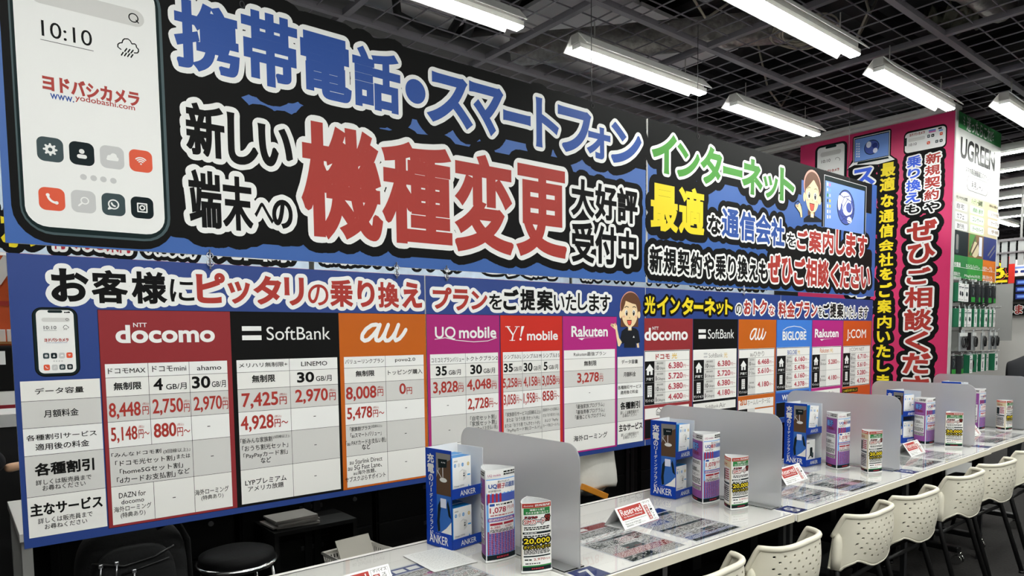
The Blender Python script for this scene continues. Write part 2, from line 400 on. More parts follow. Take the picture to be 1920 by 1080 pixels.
# ------------------------------------------------------------------ lamps
M_house = mat('lamp_housing', 'a9a8a4', .5)
M_refl = mat('lamp_reflector', 'f2f2ee', .35)
M_tube = mat('lamp_lens', 'fbfdf8', .4, emit=LAMP_RADIANCE)
LG_GROUP = 'fluorescent trough lamps'
def make_lamp():
    t = thing('fluorescent_light', 'lamp', 'ceiling light', group=LG_GROUP); L = .62
    MB().prism([(-.032, 0), (.032, 0), (.032, .055), (-.032, .055)], -L, L, 'x').build('housing', M_house, t)
    r = MB(); r.prism([(.032, .05), (.034, .05), (.1, -.022), (.1, -.026), (.096, -.026), (.032, .045)], -L, L, 'x')
    r.prism([(-.032, .05), (-.034, .05), (-.1, -.022), (-.1, -.026), (-.096, -.026), (-.032, .045)][::-1], -L, L, 'x')
    r.build('reflector', [M_refl], t)
    MB().prism([(-.034, -.002), (-.034, -.029), (.034, -.029), (.034, -.002)], -L + .012, L + .03, 'x').build('tube_holder', M_refl, t)
    MB().prism([(-.034, -.0295), (-.028, -.038), (.028, -.038), (.034, -.0295)], -L + .014, L + .028, 'x').build('tube', M_tube, t)
    for x in (-.45, .45): MB().tube([(x, 0, .05), (x, 0, .172)], .004, 6).build('hanger', M_house, t)
    return t
lamp0 = make_lamp(); LZ = H + 1.735
lamps = [((3.60, 3.025, LZ), 0, 'fluorescent lamp over the join of the two upper signs, whole in view'),
         ((5.26, 3.035, LZ), 0, 'fluorescent lamp ending just left of the pink panel top'),
         ((3.78, 2.04, LZ), 0, 'biggest fluorescent lamp, cut off by the top edge of the photo'),
         ((5.42, 2.06, LZ), 0, 'fluorescent lamp whose far end covers the pink panel corner'),
         ((1.90, 3.02, LZ), 0, 'fluorescent lamp above the blue headline, cut off at the top left'),
         ((6.86, 1.76, LZ), 0, 'fluorescent lamp above the green poster at the right edge'),
         ((7.9, 2.1, LZ - .02), math.pi / 2, 'nearest cross-wise lamp just right of the green poster top'),
         ((8.75, 2.3, LZ - .02), math.pi / 2, 'second cross-wise lamp right of the green poster'),
         ((9.7, 2.4, LZ - .02), math.pi / 2, 'third cross-wise lamp right of the green poster'),
         ((10.5, 2.5, LZ - .02), math.pi / 2, 'fourth cross-wise lamp right of the green poster'),
         ((11.3, 2.7, LZ - .02), math.pi / 2, 'fifth cross-wise lamp right of the green poster'),
         ((12.3, 2.9, LZ - .02), math.pi / 2, 'sixth and farthest low cross-wise lamp right of the green poster')]
off = [(.2, 1.2), (-.6, .6), (1.2, .6), (2.9, .6), (4.6, .6), (6.3, .6), (-.8, -.6), (1.0, -.6), (2.8, -.6), (4.6, -.6), (6.4, -.6), (-.6, -2.0), (1.2, -2.0), (3.0, -2.0), (4.8, -2.0), (6.6, -2.0), (-.6, -3.6), (1.4, -3.6), (3.4, -3.6), (5.4, -3.6), (0, -5.4), (2.5, -5.4), (5, -5.4), (.2, 4.9), (2.2, 4.9), (4.6, 4.9), (7.4, 4.2), (-.2, 7), (3, 7), (6, 7), (9.5, 5.5), (12, .8), (15, 2.6), (9.5, .6), (14, 6), (13.2, 1.7), (13.0, 3.6)]  # shop lamp rows out of view; several added to brighten boards and far partition
for k, (loc, rz, lab) in enumerate(lamps):
    if k == 0: lamp0.location = loc; lamp0.rotation_euler.z = rz; lamp0['label'] = lab
    else: copy_thing(lamp0, loc, rz, lab)
for k, (x, y) in enumerate(off): copy_thing(lamp0, (x, y, LZ), 0, 'fluorescent lamp of the shop ceiling, added out of view for light')
ART = {
 'up1_head': [
  ('T','携',0.664,0.884,0.953,1.19,'b',3,(('k',0.07,1),('w',0.02,2))),('T','帯',0.894,1.107,0.953,1.222,'b',3,(('k',0.07,1),('w',0.02,2))),
  ('T','電',1.118,1.331,0.953,1.2,'b',3,(('k',0.07,1),('w',0.02,2))),('T','話',1.338,1.561,0.953,1.199,'b',3,(('k',0.07,1),('w',0.02,2))),
  ('E',1.585,1.687,1.018,1.122,'b',4),('E',1.567,1.705,1.0,1.14,'w',2),('E',1.52,1.75,0.955,1.185,'k',1),
  ('T','ス',1.698,1.94,0.958,1.178,'b',3,(('k',0.07,1),('w',0.02,2))),('T','マ',1.925,2.125,0.955,1.18,'b',3,(('k',0.07,1),('w',0.02,2))),
  ('T','ー',2.125,2.3,1.04,1.09,'b',3,(('k',0.07,1),('w',0.02,2))),('T','ト',2.335,2.49,0.949,1.192,'b',3,(('k',0.07,1),('w',0.02,2))),
  ('T','フ',2.485,2.727,0.955,1.184,'b',3,(('k',0.07,1),('w',0.02,2))),('T','ォ',2.7,2.88,0.955,1.125,'b',3,(('k',0.07,1),('w',0.02,2))),
  ('T','ン',2.885,3.14,0.953,1.175,'b',3,(('k',0.07,1),('w',0.02,2))),
 ],
 'up1_msg': [
  ('T','新',0.688,0.82,0.655,0.84,'k',3,(('k',0.07,1),('w',0.02,2))),('T','し',0.83,0.94,0.645,0.83,'k',3,(('k',0.07,1),('w',0.02,2))),
  ('T','い',0.942,1.074,0.655,0.81,'k',3,(('k',0.07,1),('w',0.02,2))),('T','端',0.688,0.8,0.402,0.606,'k',3,(('k',0.07,1),('w',0.02,2))),
  ('T','末',0.803,0.912,0.402,0.6,'k',3,(('k',0.07,1),('w',0.02,2))),('T','へ',0.918,0.99,0.44,0.515,'k',2,(('k',0.07,1),('w',0.02,2))),
  ('T','の',0.985,1.066,0.425,0.535,'k',3,(('k',0.07,1),('w',0.02,2))),
 ],
 'up1_slogan': [
  ('T','機',1.105,1.461,0.406,0.857,'r',3,(('k',0.065,1),('w',0.024,2))),('T','種',1.461,1.818,0.409,0.845,'r',3,(('k',0.065,1),('w',0.024,2))),
  ('T','変',1.831,2.183,0.396,0.854,'r',3,(('k',0.065,1),('w',0.024,2))),('T','更',2.205,2.545,0.4,0.851,'r',3,(('k',0.065,1),('w',0.024,2))),
  ('T','大',2.579,2.75,0.635,0.83,'k',3,(('k',0.05,1),('w',0.018,2))),('T','好',2.758,2.93,0.632,0.825,'k',3,(('k',0.05,1),('w',0.018,2))),
  ('T','評',2.935,3.108,0.632,0.825,'k',3,(('k',0.05,1),('w',0.018,2))),('T','受',2.579,2.75,0.39,0.605,'k',3,(('k',0.05,1),('w',0.018,2))),
  ('T','付',2.758,2.93,0.39,0.6,'k',3,(('k',0.05,1),('w',0.018,2))),('T','中',2.945,3.1,0.395,0.59,'k',3,(('k',0.05,1),('w',0.018,2))),
 ],
 'up1_phone': [
  ('R',0.1718,0.6395,0.3101,1.235,'k',1,0.11),('R',0.1939,0.6242,0.3389,1.215,'pg',2,0.085),('R',0.1987,0.6151,0.3466,1.208,'pd',3,0.078),
  ('R',0.2065,0.606,0.3629,1.196,'w',4,0.06),('R',0.2489,0.5699,1.053,1.1073,'g1',5,0.045),('C',0.5376,1.08,0.0135,0.0018,'k',6),
  ('S',[(0.5454,1.0743),(0.5523,1.0669)],0.0018,'k',6),('T','10:10',0.2761,0.4127,0.9546,1.0033,'k',1),('S',[(0.2722,0.9428),(0.4152,0.9422)],0.0008,'k',6),
  ('S',[(0.4956,0.9671),(0.4868,0.9727),(0.4872,0.9814),(0.4926,0.987),(0.4998,0.9897),(0.5023,0.9981),(0.5078,1.0044),(0.5184,1.0065),(0.5249,1.0018),(0.529,0.9933),(0.5379,0.9955),(0.5418,0.9921),(0.5428,0.9851),(0.548,0.9806),(0.5485,0.9734),(0.5447,0.9673),(0.5352,0.9653)],0.0018,'k',6),
  ('S',[(0.513,0.974),(0.5065,0.9632)],0.002,'k',6),('S',[(0.5223,0.9734),(0.516,0.9626)],0.002,'k',6),('S',[(0.5321,0.9732),(0.525,0.9625)],0.002,'k',6),
  ('S',[(0.5018,0.9591),(0.4961,0.9486)],0.002,'k',6),('S',[(0.5116,0.9592),(0.5053,0.9485)],0.002,'k',6),('S',[(0.5211,0.9592),(0.5145,0.9484)],0.002,'k',6),
  ('S',[(0.5307,0.9589),(0.5246,0.9485)],0.002,'k',6),('T','ヨドバシカメラ',0.2704,0.5441,0.7891,0.8386,'r',3),('T','www.',0.2894,0.3538,0.7654,0.7826,'b',2),
  ('T','yodobashi.com',0.3569,0.5291,0.769,0.7921,'r',2),('D',0.3684,0.5325,0.0095,'g2',5),('D',0.3971,0.5325,0.0095,'g2',5),('D',0.4249,0.5324,0.0095,'g2',5),
  ('D',0.4538,0.5315,0.0095,'g2',5),
 ],
 'up1_icons': [
  ('gear',0.2459,0.3168,0.5685,0.6442,'i1'),('person',0.3324,0.4022,0.5699,0.6437,'i2'),('cloud',0.4186,0.489,0.5709,0.6449,'g2'),
  ('wifi',0.5041,0.5749,0.5719,0.6453,'o1'),('call',0.2434,0.3138,0.4155,0.4872,'o1'),('lens',0.3304,0.3997,0.4169,0.4889,'g2'),('chat',0.4164,0.4856,0.4164,0.4893,'i1'),
  ('photo',0.5023,0.5718,0.4154,0.4877,'i2'),
 ],
 'up2_net': [
  ('T','イ',3.236,3.464,0.955,1.19,'gr',3,(('k',0.07,1),('w',0.018,2))),('T','ン',3.47,3.698,0.955,1.157,'gr',3,(('k',0.07,1),('w',0.018,2))),
  ('T','タ',3.711,3.937,0.948,1.185,'gr',3,(('k',0.07,1),('w',0.018,2))),('T','ー',3.948,4.172,1.038,1.088,'gr',3,(('k',0.07,1),('w',0.018,2))),
  ('T','ネ',4.171,4.418,0.943,1.18,'gr',3,(('k',0.07,1),('w',0.018,2))),('T','ッ',4.431,4.619,0.945,1.1,'gr',3,(('k',0.07,1),('w',0.018,2))),
  ('T','ト',4.645,4.848,0.946,1.178,'gr',3,(('k',0.07,1),('w',0.018,2))),
 ],
 'up2_msg': [
  ('T','最',3.2256,3.4832,0.6154,0.89,'y',3,(('k',0.05,1),)),('T','適',3.4919,3.751,0.6184,0.9043,'y',3,(('k',0.05,1),)),
  ('T','な',3.7904,3.9293,0.6384,0.7626,'k',3,(('k',0.05,1),('w',0.014,2))),('T','通',3.9413,4.1384,0.6357,0.8194,'b',3,(('k',0.05,1),('w',0.014,2))),
  ('T','信',4.1453,4.3337,0.6263,0.8224,'b',3,(('k',0.05,1),('w',0.014,2))),('T','会',4.3396,4.5383,0.6231,0.8245,'b',3,(('k',0.05,1),('w',0.014,2))),
  ('T','社',4.5389,4.7214,0.6183,0.8171,'b',3,(('k',0.05,1),('w',0.014,2))),('T','を',4.754,4.8757,0.6259,0.7257,'k',2,(('k',0.05,1),('w',0.014,2))),
  ('T','ご',4.8954,5.0524,0.622,0.7645,'r',3,(('k',0.05,1),('w',0.014,2))),('T','案',5.0736,5.2647,0.6148,0.7762,'r',3,(('k',0.05,1),('w',0.014,2))),
  ('T','内',5.2866,5.4593,0.6206,0.7939,'r',3,(('k',0.05,1),('w',0.014,2))),('T','し',5.4994,5.6512,0.6204,0.8169,'r',3,(('k',0.05,1),('w',0.014,2))),
  ('T','ま',5.6698,5.8399,0.6209,0.8103,'r',3,(('k',0.05,1),('w',0.014,2))),('T','す',5.8717,6.0497,0.6283,0.8078,'r',3,(('k',0.05,1),('w',0.014,2))),
  ('T','新',3.2151,3.3364,0.3647,0.5191,'k',3,(('k',0.05,1),('w',0.014,2))),('T','規',3.3463,3.4693,0.365,0.5183,'k',3,(('k',0.05,1),('w',0.014,2))),
  ('T','契',3.4795,3.6006,0.3649,0.5171,'k',3,(('k',0.05,1),('w',0.014,2))),('T','約',3.6113,3.7299,0.3624,0.5154,'k',3,(('k',0.05,1),('w',0.014,2))),
  ('T','や',3.7484,3.8604,0.3642,0.507,'k',3,(('k',0.05,1),('w',0.014,2))),('T','乗',3.8758,3.992,0.361,0.511,'k',3,(('k',0.05,1),('w',0.014,2))),
  ('T','り',4.0158,4.1081,0.3644,0.5079,'k',3,(('k',0.05,1),('w',0.014,2))),('T','換',4.1286,4.2491,0.3629,0.5159,'k',3,(('k',0.05,1),('w',0.014,2))),
  ('T','え',4.2662,4.3738,0.3638,0.51,'k',3,(('k',0.05,1),('w',0.014,2))),('T','も',4.3871,4.5073,0.3619,0.5082,'k',3,(('k',0.05,1),('w',0.014,2))),
  ('T','ぜ',4.5039,4.6746,0.3604,0.5606,'r',3,(('k',0.05,1),('w',0.014,2))),('T','ひ',4.6892,4.8437,0.3625,0.5473,'r',3,(('k',0.05,1),('w',0.014,2))),
  ('T','ご',4.8636,5.025,0.3593,0.5584,'r',3,(('k',0.05,1),('w',0.014,2))),('T','相',5.0356,5.2041,0.3555,0.5615,'r',3,(('k',0.05,1),('w',0.014,2))),
  ('T','談',5.2151,5.3967,0.3544,0.565,'r',3,(('k',0.05,1),('w',0.014,2))),('T','く',5.4197,5.5575,0.3582,0.5543,'r',3,(('k',0.05,1),('w',0.014,2))),
  ('T','だ',5.5751,5.7482,0.3588,0.5644,'r',3,(('k',0.05,1),('w',0.014,2))),('T','さ',5.7609,5.9351,0.3625,0.5582,'r',3,(('k',0.05,1),('w',0.014,2))),
  ('T','い',5.9484,6.1234,0.3691,0.5486,'r',3,(('k',0.05,1),('w',0.014,2))),
 ],
 'up2_monitor': [
  ('R',5.26,6.0158,0.8173,1.2123,'k',2),('R',5.2879,6.0134,0.8173,1.2146,'g2',3),('R',5.2944,6.0058,0.8173,1.2099,'pd',4),('R',5.3084,5.9795,0.8173,1.1728,'sb',5),
  ('R',5.3329,5.3546,1.1361,1.1608,'w',6),('R',5.3347,5.3564,1.0947,1.1194,'g2',6),('R',5.3366,5.3583,1.0532,1.078,'gr',6),('R',5.3384,5.3601,1.0117,1.0365,'i1',6),
  ('R',5.3402,5.362,0.9701,0.995,'w',6),('R',5.3421,5.3638,0.9285,0.9534,'w',6),('R',5.3439,5.3657,0.8868,0.9117,'w',6),('R',5.3707,5.3906,1.1364,1.1589,'pk',6),
  ('R',5.3725,5.3925,1.0957,1.1183,'sb2',6),('R',5.3744,5.3944,1.055,1.0776,'g2',6),('R',5.3763,5.3963,1.0142,1.0368,'y',6),('R',5.3781,5.3982,0.9733,0.996,'y',6),
  ('R',5.38,5.4001,0.9324,0.9552,'g2',6),('R',5.3819,5.402,0.8914,0.9142,'w',6),('E',5.5022,5.8013,0.863,1.1435,'pd',6),('E',5.512,5.7908,0.87,1.1366,'sb3',7),
  ('E',5.5486,5.7408,1.008,1.1246,'w2',8),('E',5.5918,5.7652,0.9362,1.0582,'w2',8),('E',5.657,5.7545,0.9673,1.0473,'sb3',9),('E',5.677,5.7595,0.883,0.935,'w',8),
  ('E',5.5153,5.5696,0.9692,1.0892,'w2',8),('S',[(5.6273,1.0902),(5.5709,1.0045),(5.5448,0.9226)],0.003,'sb4',10),
  ('S',[(5.689,1.0787),(5.6112,1.0042),(5.5894,0.9318)],0.003,'sb4',10),('S',[(5.5367,1.0981),(5.6076,1.0786),(5.7086,1.0998)],0.003,'sb4',10),
  ('S',[(5.518,0.9663),(5.6156,0.9109),(5.7395,0.8945)],0.003,'sb4',10),('S',[(5.7958,1.0242),(5.7372,0.9418),(5.5946,0.9276)],0.003,'sb4',10),
  ('S',[(5.6585,1.0751),(5.7839,1.0515)],0.003,'sb4',10),('S',[(5.5764,0.8884),(5.6755,0.9357),(5.7778,0.965)],0.003,'sb4',10),
 ],
 'up2_woman': [
  ('E',4.9799,5.2385,0.9943,1.2239,'hl',3),('E',4.9932,5.2315,0.9946,1.2091,'hr',4),('R',5.0485,5.1557,0.8829,0.9225,'hr',4),('E',4.976,5.0108,0.9767,1.0437,'sk',5),
  ('E',5.2083,5.2451,0.9762,1.0429,'sk',5),('E',5.0088,5.2143,0.9063,1.1519,'sk',6),
  ('P',[(4.9985,1.0597),(5.0047,1.1299),(5.0647,1.1727),(5.163,1.1816),(5.2201,1.127),(5.2219,1.0827),(5.1653,1.1245),(5.1279,1.1549),(5.0672,1.1075)],'hr',7),
  ('E',5.0392,5.0789,1.0016,1.0582,'w',7),('E',5.1329,5.1762,1.0015,1.0588,'w',7),('E',5.0498,5.0763,1.0086,1.0522,'hd',8),('E',5.1401,5.169,1.0072,1.0522,'hd',8),
  ('E',5.0564,5.0644,1.0345,1.0454,'w',9),('E',5.1469,5.155,1.0342,1.0452,'w',9),('S',[(5.033,1.0748),(5.0545,1.0906),(5.0786,1.0871)],0.0022,'hd',8),
  ('S',[(5.1397,1.0837),(5.1666,1.0914),(5.1853,1.0804)],0.0022,'hd',8),('E',5.023,5.0537,0.9838,1.0012,'ck',7),('E',5.1615,5.1978,0.9842,1.002,'ck',7),
  ('S',[(5.1086,1.005),(5.1126,0.9944)],0.002,'hd',7),
  ('P',[(5.0677,0.9753),(5.1458,0.9751),(5.143,0.9535),(5.1324,0.9236),(5.1012,0.9159),(5.0829,0.9272),(5.0731,0.9504)],'hd',7),
  ('P',[(5.0742,0.9703),(5.1406,0.9701),(5.1361,0.9461),(5.126,0.926),(5.1029,0.9201),(5.0882,0.93),(5.0793,0.9511)],'rd2',8),('R',5.089,5.1382,0.8708,0.9061,'sk',5),
  ('P',[(4.9888,0.8497),(5.0404,0.8767),(5.0932,0.8908),(5.1163,0.8755),(5.1382,0.891),(5.2118,0.876),(5.268,0.8635),(5.2685,0.85),(4.9897,0.8236)],'k2',5),
  ('P',[(5.0932,0.893),(5.1164,0.8711),(5.1381,0.8932)],'w',6),
  ('P',[(4.9452,0.8542),(4.9337,0.8876),(4.8873,0.9173),(4.8674,0.928),(4.867,0.9408),(4.9076,0.9453),(4.926,0.9603),(4.9467,0.9323),(4.9607,0.9035),(4.9667,0.8584)],'sk',6),
  ('S',[(4.9452,0.8542),(4.9285,0.8871),(4.8788,0.9164),(4.8573,0.9269),(4.8608,0.9487),(4.9067,0.971),(4.9507,0.9414),(4.9709,0.861)],0.0035,'k',4),
  ('S',[(4.8722,0.938),(4.9038,0.932)],0.0014,'hd',7),('S',[(4.8784,0.9292),(4.9066,0.9258)],0.0014,'hd',7),('S',[(4.8863,0.9451),(4.9079,0.9367)],0.0014,'hd',7),
 ],
 'lo1_head': [
  ('T','お',0.2627,0.3664,0.1267,0.2338,'k',3,(('w',0.016,1),)),('T','客',0.3742,0.4809,0.124,0.2345,'k',3,(('w',0.016,1),)),
  ('T','様',0.4923,0.6011,0.1249,0.2352,'k',3,(('w',0.016,1),)),('T','に',0.6124,0.6924,0.1344,0.2138,'k',2,(('w',0.016,1),)),
  ('T','ピ',0.7008,0.8008,0.1309,0.2425,'r',3,(('w',0.016,1),)),('T','ッ',0.81,0.8909,0.1318,0.2141,'r',3,(('w',0.016,1),)),
  ('T','タ',0.9057,1.0105,0.1304,0.2396,'r',3,(('w',0.016,1),)),('T','リ',1.023,1.1024,0.1292,0.239,'r',3,(('w',0.016,1),)),
  ('T','の',1.1179,1.2045,0.1311,0.2158,'r',2,(('w',0.016,1),)),('T','乗',1.2119,1.3129,0.1274,0.2395,'r',3,(('w',0.016,1),)),
  ('T','り',1.333,1.4133,0.1282,0.2384,'r',3,(('w',0.016,1),)),('T','換',1.4296,1.5306,0.1272,0.237,'r',3,(('w',0.016,1),)),
  ('T','え',1.5478,1.6482,0.1292,0.2417,'r',3,(('w',0.016,1),)),
 ],
 'lo1_phone': [
  ('R',0.2071,0.331,-0.1143,0.1081,'k',1,0.028),('R',0.21,0.3274,-0.1092,0.1041,'pd',2,0.024),('R',0.2179,0.3195,-0.1031,0.0995,'w',3,0.016),
  ('R',0.2493,0.289,0.0904,0.099,'pd',4,0.006),('S',[(0.2953,0.0922),(0.297,0.0923)],0.002,'k',4),('S',[(0.3005,0.0923),(0.3031,0.0924)],0.002,'k',4),
  ('S',[(0.3057,0.0929),(0.3083,0.0929)],0.0026,'k',4),('R',0.2321,0.3089,0.0615,0.0747,'g1',4,0.008),('C',0.3011,0.0694,0.0035,0.0006,'k',5),
  ('T','10:10',0.2368,0.2706,0.0376,0.049,'k',1),('S',[(0.2359,0.0338),(0.271,0.0342)],0.0004,'k',5),
  ('S',[(0.2903,0.0412),(0.2896,0.0448),(0.2933,0.0499),(0.2977,0.0509),(0.301,0.0474),(0.3043,0.0448),(0.3033,0.0412)],0.0007,'k',5),
  ('S',[(0.2929,0.0412),(0.2909,0.0361)],0.0006,'k',5),('S',[(0.2963,0.0412),(0.2944,0.0361)],0.0006,'k',5),('S',[(0.2998,0.0412),(0.2978,0.0361)],0.0006,'k',5),
  ('T','ヨドバシカメラ',0.2366,0.3024,-0.0019,0.0093,'r',3),('T','www.yodobashi.com',0.2416,0.298,-0.0075,-0.0034,'b',1),('gear',0.2308,0.2476,-0.056,-0.0378,'i1'),
  ('person',0.2518,0.2684,-0.0561,-0.0378,'i2'),('cloud',0.2732,0.29,-0.0562,-0.0378,'g2'),('wifi',0.2939,0.3109,-0.0553,-0.0373,'o1'),
  ('call',0.2306,0.2475,-0.0935,-0.0748,'o1'),('lens',0.2526,0.2688,-0.0939,-0.0755,'g2'),('chat',0.2731,0.2895,-0.0931,-0.0752,'i1'),
  ('photo',0.2943,0.31,-0.0929,-0.0754,'i2'),('D',0.2595,-0.0643,0.0022,'g2',4),('D',0.2663,-0.0645,0.0022,'g2',4),('D',0.2736,-0.0647,0.0022,'g2',4),
  ('D',0.2809,-0.0649,0.0022,'g2',4),
 ],
 'lo1_labels': [
  ('R',0.1664,0.384,-0.1898,-0.126,'w3',3),('R',0.1664,0.384,-0.2758,-0.1898,'g1',3),('R',0.1664,0.384,-0.3643,-0.2758,'w',3),('R',0.1664,0.384,-0.4968,-0.3643,'g1',3),
  ('R',0.1664,0.384,-0.6281,-0.4968,'w3',3),('R',0.1664,0.384,-0.1905,-0.1891,'k',4),('R',0.1664,0.384,-0.2765,-0.2751,'k',4),('R',0.1664,0.384,-0.365,-0.3636,'k',4),
  ('R',0.1664,0.384,-0.4975,-0.4961,'k',4),('T','データ容量',0.2038,0.3369,-0.1695,-0.1491,'k',2),('T','月額料金',0.2237,0.3189,-0.2447,-0.2201,'k',2),
  ('T','各種割引サービス',0.174,0.3669,-0.3162,-0.2974,'k',2),('T','適用後の料金',0.1965,0.3442,-0.349,-0.327,'k',2),('T','各種割引',0.1909,0.3553,-0.4312,-0.3893,'k',3),
  ('T','詳しくは販売員まで',0.1919,0.3451,-0.4612,-0.4435,'k',1.5),('T','お尋ねください',0.2087,0.3274,-0.4807,-0.4635,'k',1.5),('T','主なサービス',0.1729,0.3735,-0.5592,-0.5188,'k',3),
  ('T','詳しくは販売員まで',0.1917,0.3426,-0.5864,-0.5677,'k',1.5),('T','お尋ねください',0.2085,0.3262,-0.6069,-0.59,'k',1.5),
 ],
 'lo1_docomo': [
  ('R',0.3874,0.8151,-0.6379,0.1031,'k',1),('R',0.3889,0.8136,-0.6364,0.1016,'dr',2),('R',0.401,0.7966,-0.126,-0.0793,'w',3),('R',0.401,0.7966,-0.1898,-0.126,'w3',3),
  ('R',0.401,0.7966,-0.2758,-0.1898,'g1',3),('R',0.401,0.7966,-0.3643,-0.2758,'w',3),('R',0.401,0.7966,-0.4968,-0.3643,'g1',3),('R',0.401,0.7966,-0.6281,-0.4968,'w3',3),
  ('R',0.401,0.7966,-0.1267,-0.1253,'k',4),('R',0.401,0.7966,-0.1905,-0.1891,'k',4),('R',0.401,0.7966,-0.2765,-0.2751,'k',4),('R',0.401,0.7966,-0.365,-0.3636,'k',4),
  ('R',0.401,0.7966,-0.4975,-0.4961,'k',4),('R',0.5305,0.5319,-0.126,-0.0793,'k',4),('R',0.5305,0.5319,-0.1898,-0.126,'k',4),('R',0.5305,0.5319,-0.2758,-0.1898,'k',4),
  ('R',0.5305,0.5319,-0.3643,-0.2758,'k',4),('R',0.5305,0.5319,-0.6281,-0.4968,'k',4),('R',0.6635,0.6649,-0.126,-0.0793,'k',4),('R',0.6635,0.6649,-0.1898,-0.126,'k',4),
  ('R',0.6635,0.6649,-0.2758,-0.1898,'k',4),('R',0.6635,0.6649,-0.3643,-0.2758,'k',4),('R',0.6635,0.6649,-0.4968,-0.3643,'k',4),('R',0.6635,0.6649,-0.6281,-0.4968,'k',4),
  ('T','docomo',0.4369,0.7568,-0.0102,0.0519,'w',3),('T','NTT',0.4915,0.5335,0.0447,0.0594,'w',2),('T','ドコモMAX',0.409,0.5227,-0.1126,-0.0937,'k',1.5),
  ('T','ドコモmini',0.5438,0.6545,-0.1115,-0.0904,'k',1.5),('T','ahamo',0.6903,0.7754,-0.1117,-0.0941,'k',1.5),('T','無制限',0.4234,0.5081,-0.1691,-0.1421,'k',2.5),
  ('T','4',0.5454,0.5756,-0.1763,-0.1336,'k',3),('T','GB/月',0.5855,0.653,-0.1769,-0.1533,'k',2),('T','30',0.6711,0.7344,-0.1771,-0.1329,'k',3),
  ('T','GB/月',0.7397,0.7888,-0.1771,-0.1514,'k',2),('T','8,448',0.4059,0.5021,-0.2672,-0.2109,'r',3),('T','円',0.5073,0.5272,-0.258,-0.2288,'r',2),
  ('T','(税込)',0.5083,0.5282,-0.2259,-0.2157,'r',1),('T','2,750',0.5394,0.6383,-0.2649,-0.2066,'r',3),('T','円',0.641,0.6606,-0.2591,-0.2289,'r',2),
  ('T','(税込)',0.642,0.6616,-0.2258,-0.2153,'r',1),('T','2,970',0.6742,0.7726,-0.2647,-0.2068,'r',3),('T','円',0.7743,0.7941,-0.2589,-0.2276,'r',2),
  ('T','(税込)',0.7752,0.7951,-0.2245,-0.2136,'r',1),('T','5,148',0.4081,0.4881,-0.3488,-0.2941,'r',3),('T','円〜',0.4918,0.5258,-0.3395,-0.3085,'r',2),
  ('T','(税込)',0.4929,0.5098,-0.3046,-0.2938,'r',1),('T','880',0.5396,0.6127,-0.3428,-0.2927,'r',3),('T','円〜',0.6152,0.6583,-0.3448,-0.3127,'r',2),
  ('T','(税込)',0.6163,0.6377,-0.3085,-0.2973,'r',1),('R',0.7178,0.7278,-0.3194,-0.3168,'k',5),('R',0.7257,0.7357,-0.4305,-0.4279,'k',5),
  ('R',0.5904,0.6004,-0.5642,-0.5616,'k',5),('T','「みんなドコモ割',0.4063,0.5602,-0.3975,-0.382,'k',1.8),('T','(3回線以上)」',0.567,0.6554,-0.4036,-0.3872,'k',1.5),
  ('T','「ドコモ光セット割」',0.4165,0.6037,-0.4289,-0.4093,'k',1.8),('T','または',0.6099,0.6546,-0.4253,-0.4095,'k',1.8),('T','「home5Gセット割」',0.4289,0.6292,-0.4587,-0.4388,'k',1.8),
  ('T','「dカードお支払割」',0.419,0.6029,-0.4886,-0.4665,'k',1.8),('T','など',0.6109,0.6512,-0.4826,-0.4632,'k',1.8),('T','DAZN for',0.4224,0.5051,-0.5396,-0.5208,'k',1.5),
  ('T','docomo',0.4289,0.4988,-0.5611,-0.5453,'k',1.5),('T','海外ローミング',0.4054,0.521,-0.5864,-0.5667,'k',1.5),('T','(特典あり)',0.4249,0.501,-0.6105,-0.5893,'k',1.5),
  ('T','海外ローミング',0.6654,0.7842,-0.5681,-0.547,'k',1.5),('T','(特典あり)',0.6863,0.764,-0.591,-0.5709,'k',1.5),
 ],
 'lo1_softbank': [
  ('R',0.8109,1.2442,-0.6379,0.1031,'k',1),('R',0.8124,1.2427,-0.6364,0.1016,'k',2),('R',0.8306,1.2344,-0.126,-0.0793,'w',3),('R',0.8306,1.2344,-0.1898,-0.126,'w3',3),
  ('R',0.8306,1.2344,-0.2758,-0.1898,'g1',3),('R',0.8306,1.2344,-0.3643,-0.2758,'w',3),('R',0.8306,1.2344,-0.4968,-0.3643,'g1',3),
  ('R',0.8306,1.2344,-0.6281,-0.4968,'w3',3),('R',0.8306,1.2344,-0.1267,-0.1253,'k',4),('R',0.8306,1.2344,-0.1905,-0.1891,'k',4),('R',0.8306,1.2344,-0.2765,-0.2751,'k',4),
  ('R',0.8306,1.2344,-0.365,-0.3636,'k',4),('R',0.8306,1.2344,-0.4975,-0.4961,'k',4),('R',1.0318,1.0332,-0.126,-0.0793,'k',4),('R',1.0318,1.0332,-0.1898,-0.126,'k',4),
  ('R',1.0318,1.0332,-0.2758,-0.1898,'k',4),('R',1.0318,1.0332,-0.3643,-0.2758,'k',4),('R',1.0318,1.0332,-0.4968,-0.3643,'k',4),('R',1.0318,1.0332,-0.6281,-0.4968,'k',4),
  ('R',0.8552,0.9276,0.0305,0.0478,'w',5),('R',0.8549,0.9274,-0.0045,0.0133,'w',5),('T','SoftBank',0.947,1.2068,-0.0057,0.0457,'w',1),
  ('T','メリハリ無制限+',0.8389,1.0241,-0.1087,-0.0905,'k',1.8),('T','LINEMO',1.0803,1.1898,-0.1109,-0.0926,'k',1.5),('T','無制限',0.8851,0.9741,-0.1669,-0.1376,'k',2.5),
  ('T','30',1.0615,1.1326,-0.176,-0.134,'k',3),('T','GB/月',1.14,1.2071,-0.1749,-0.1506,'k',2),('T','7,425',0.844,0.9831,-0.2655,-0.2044,'r',3),
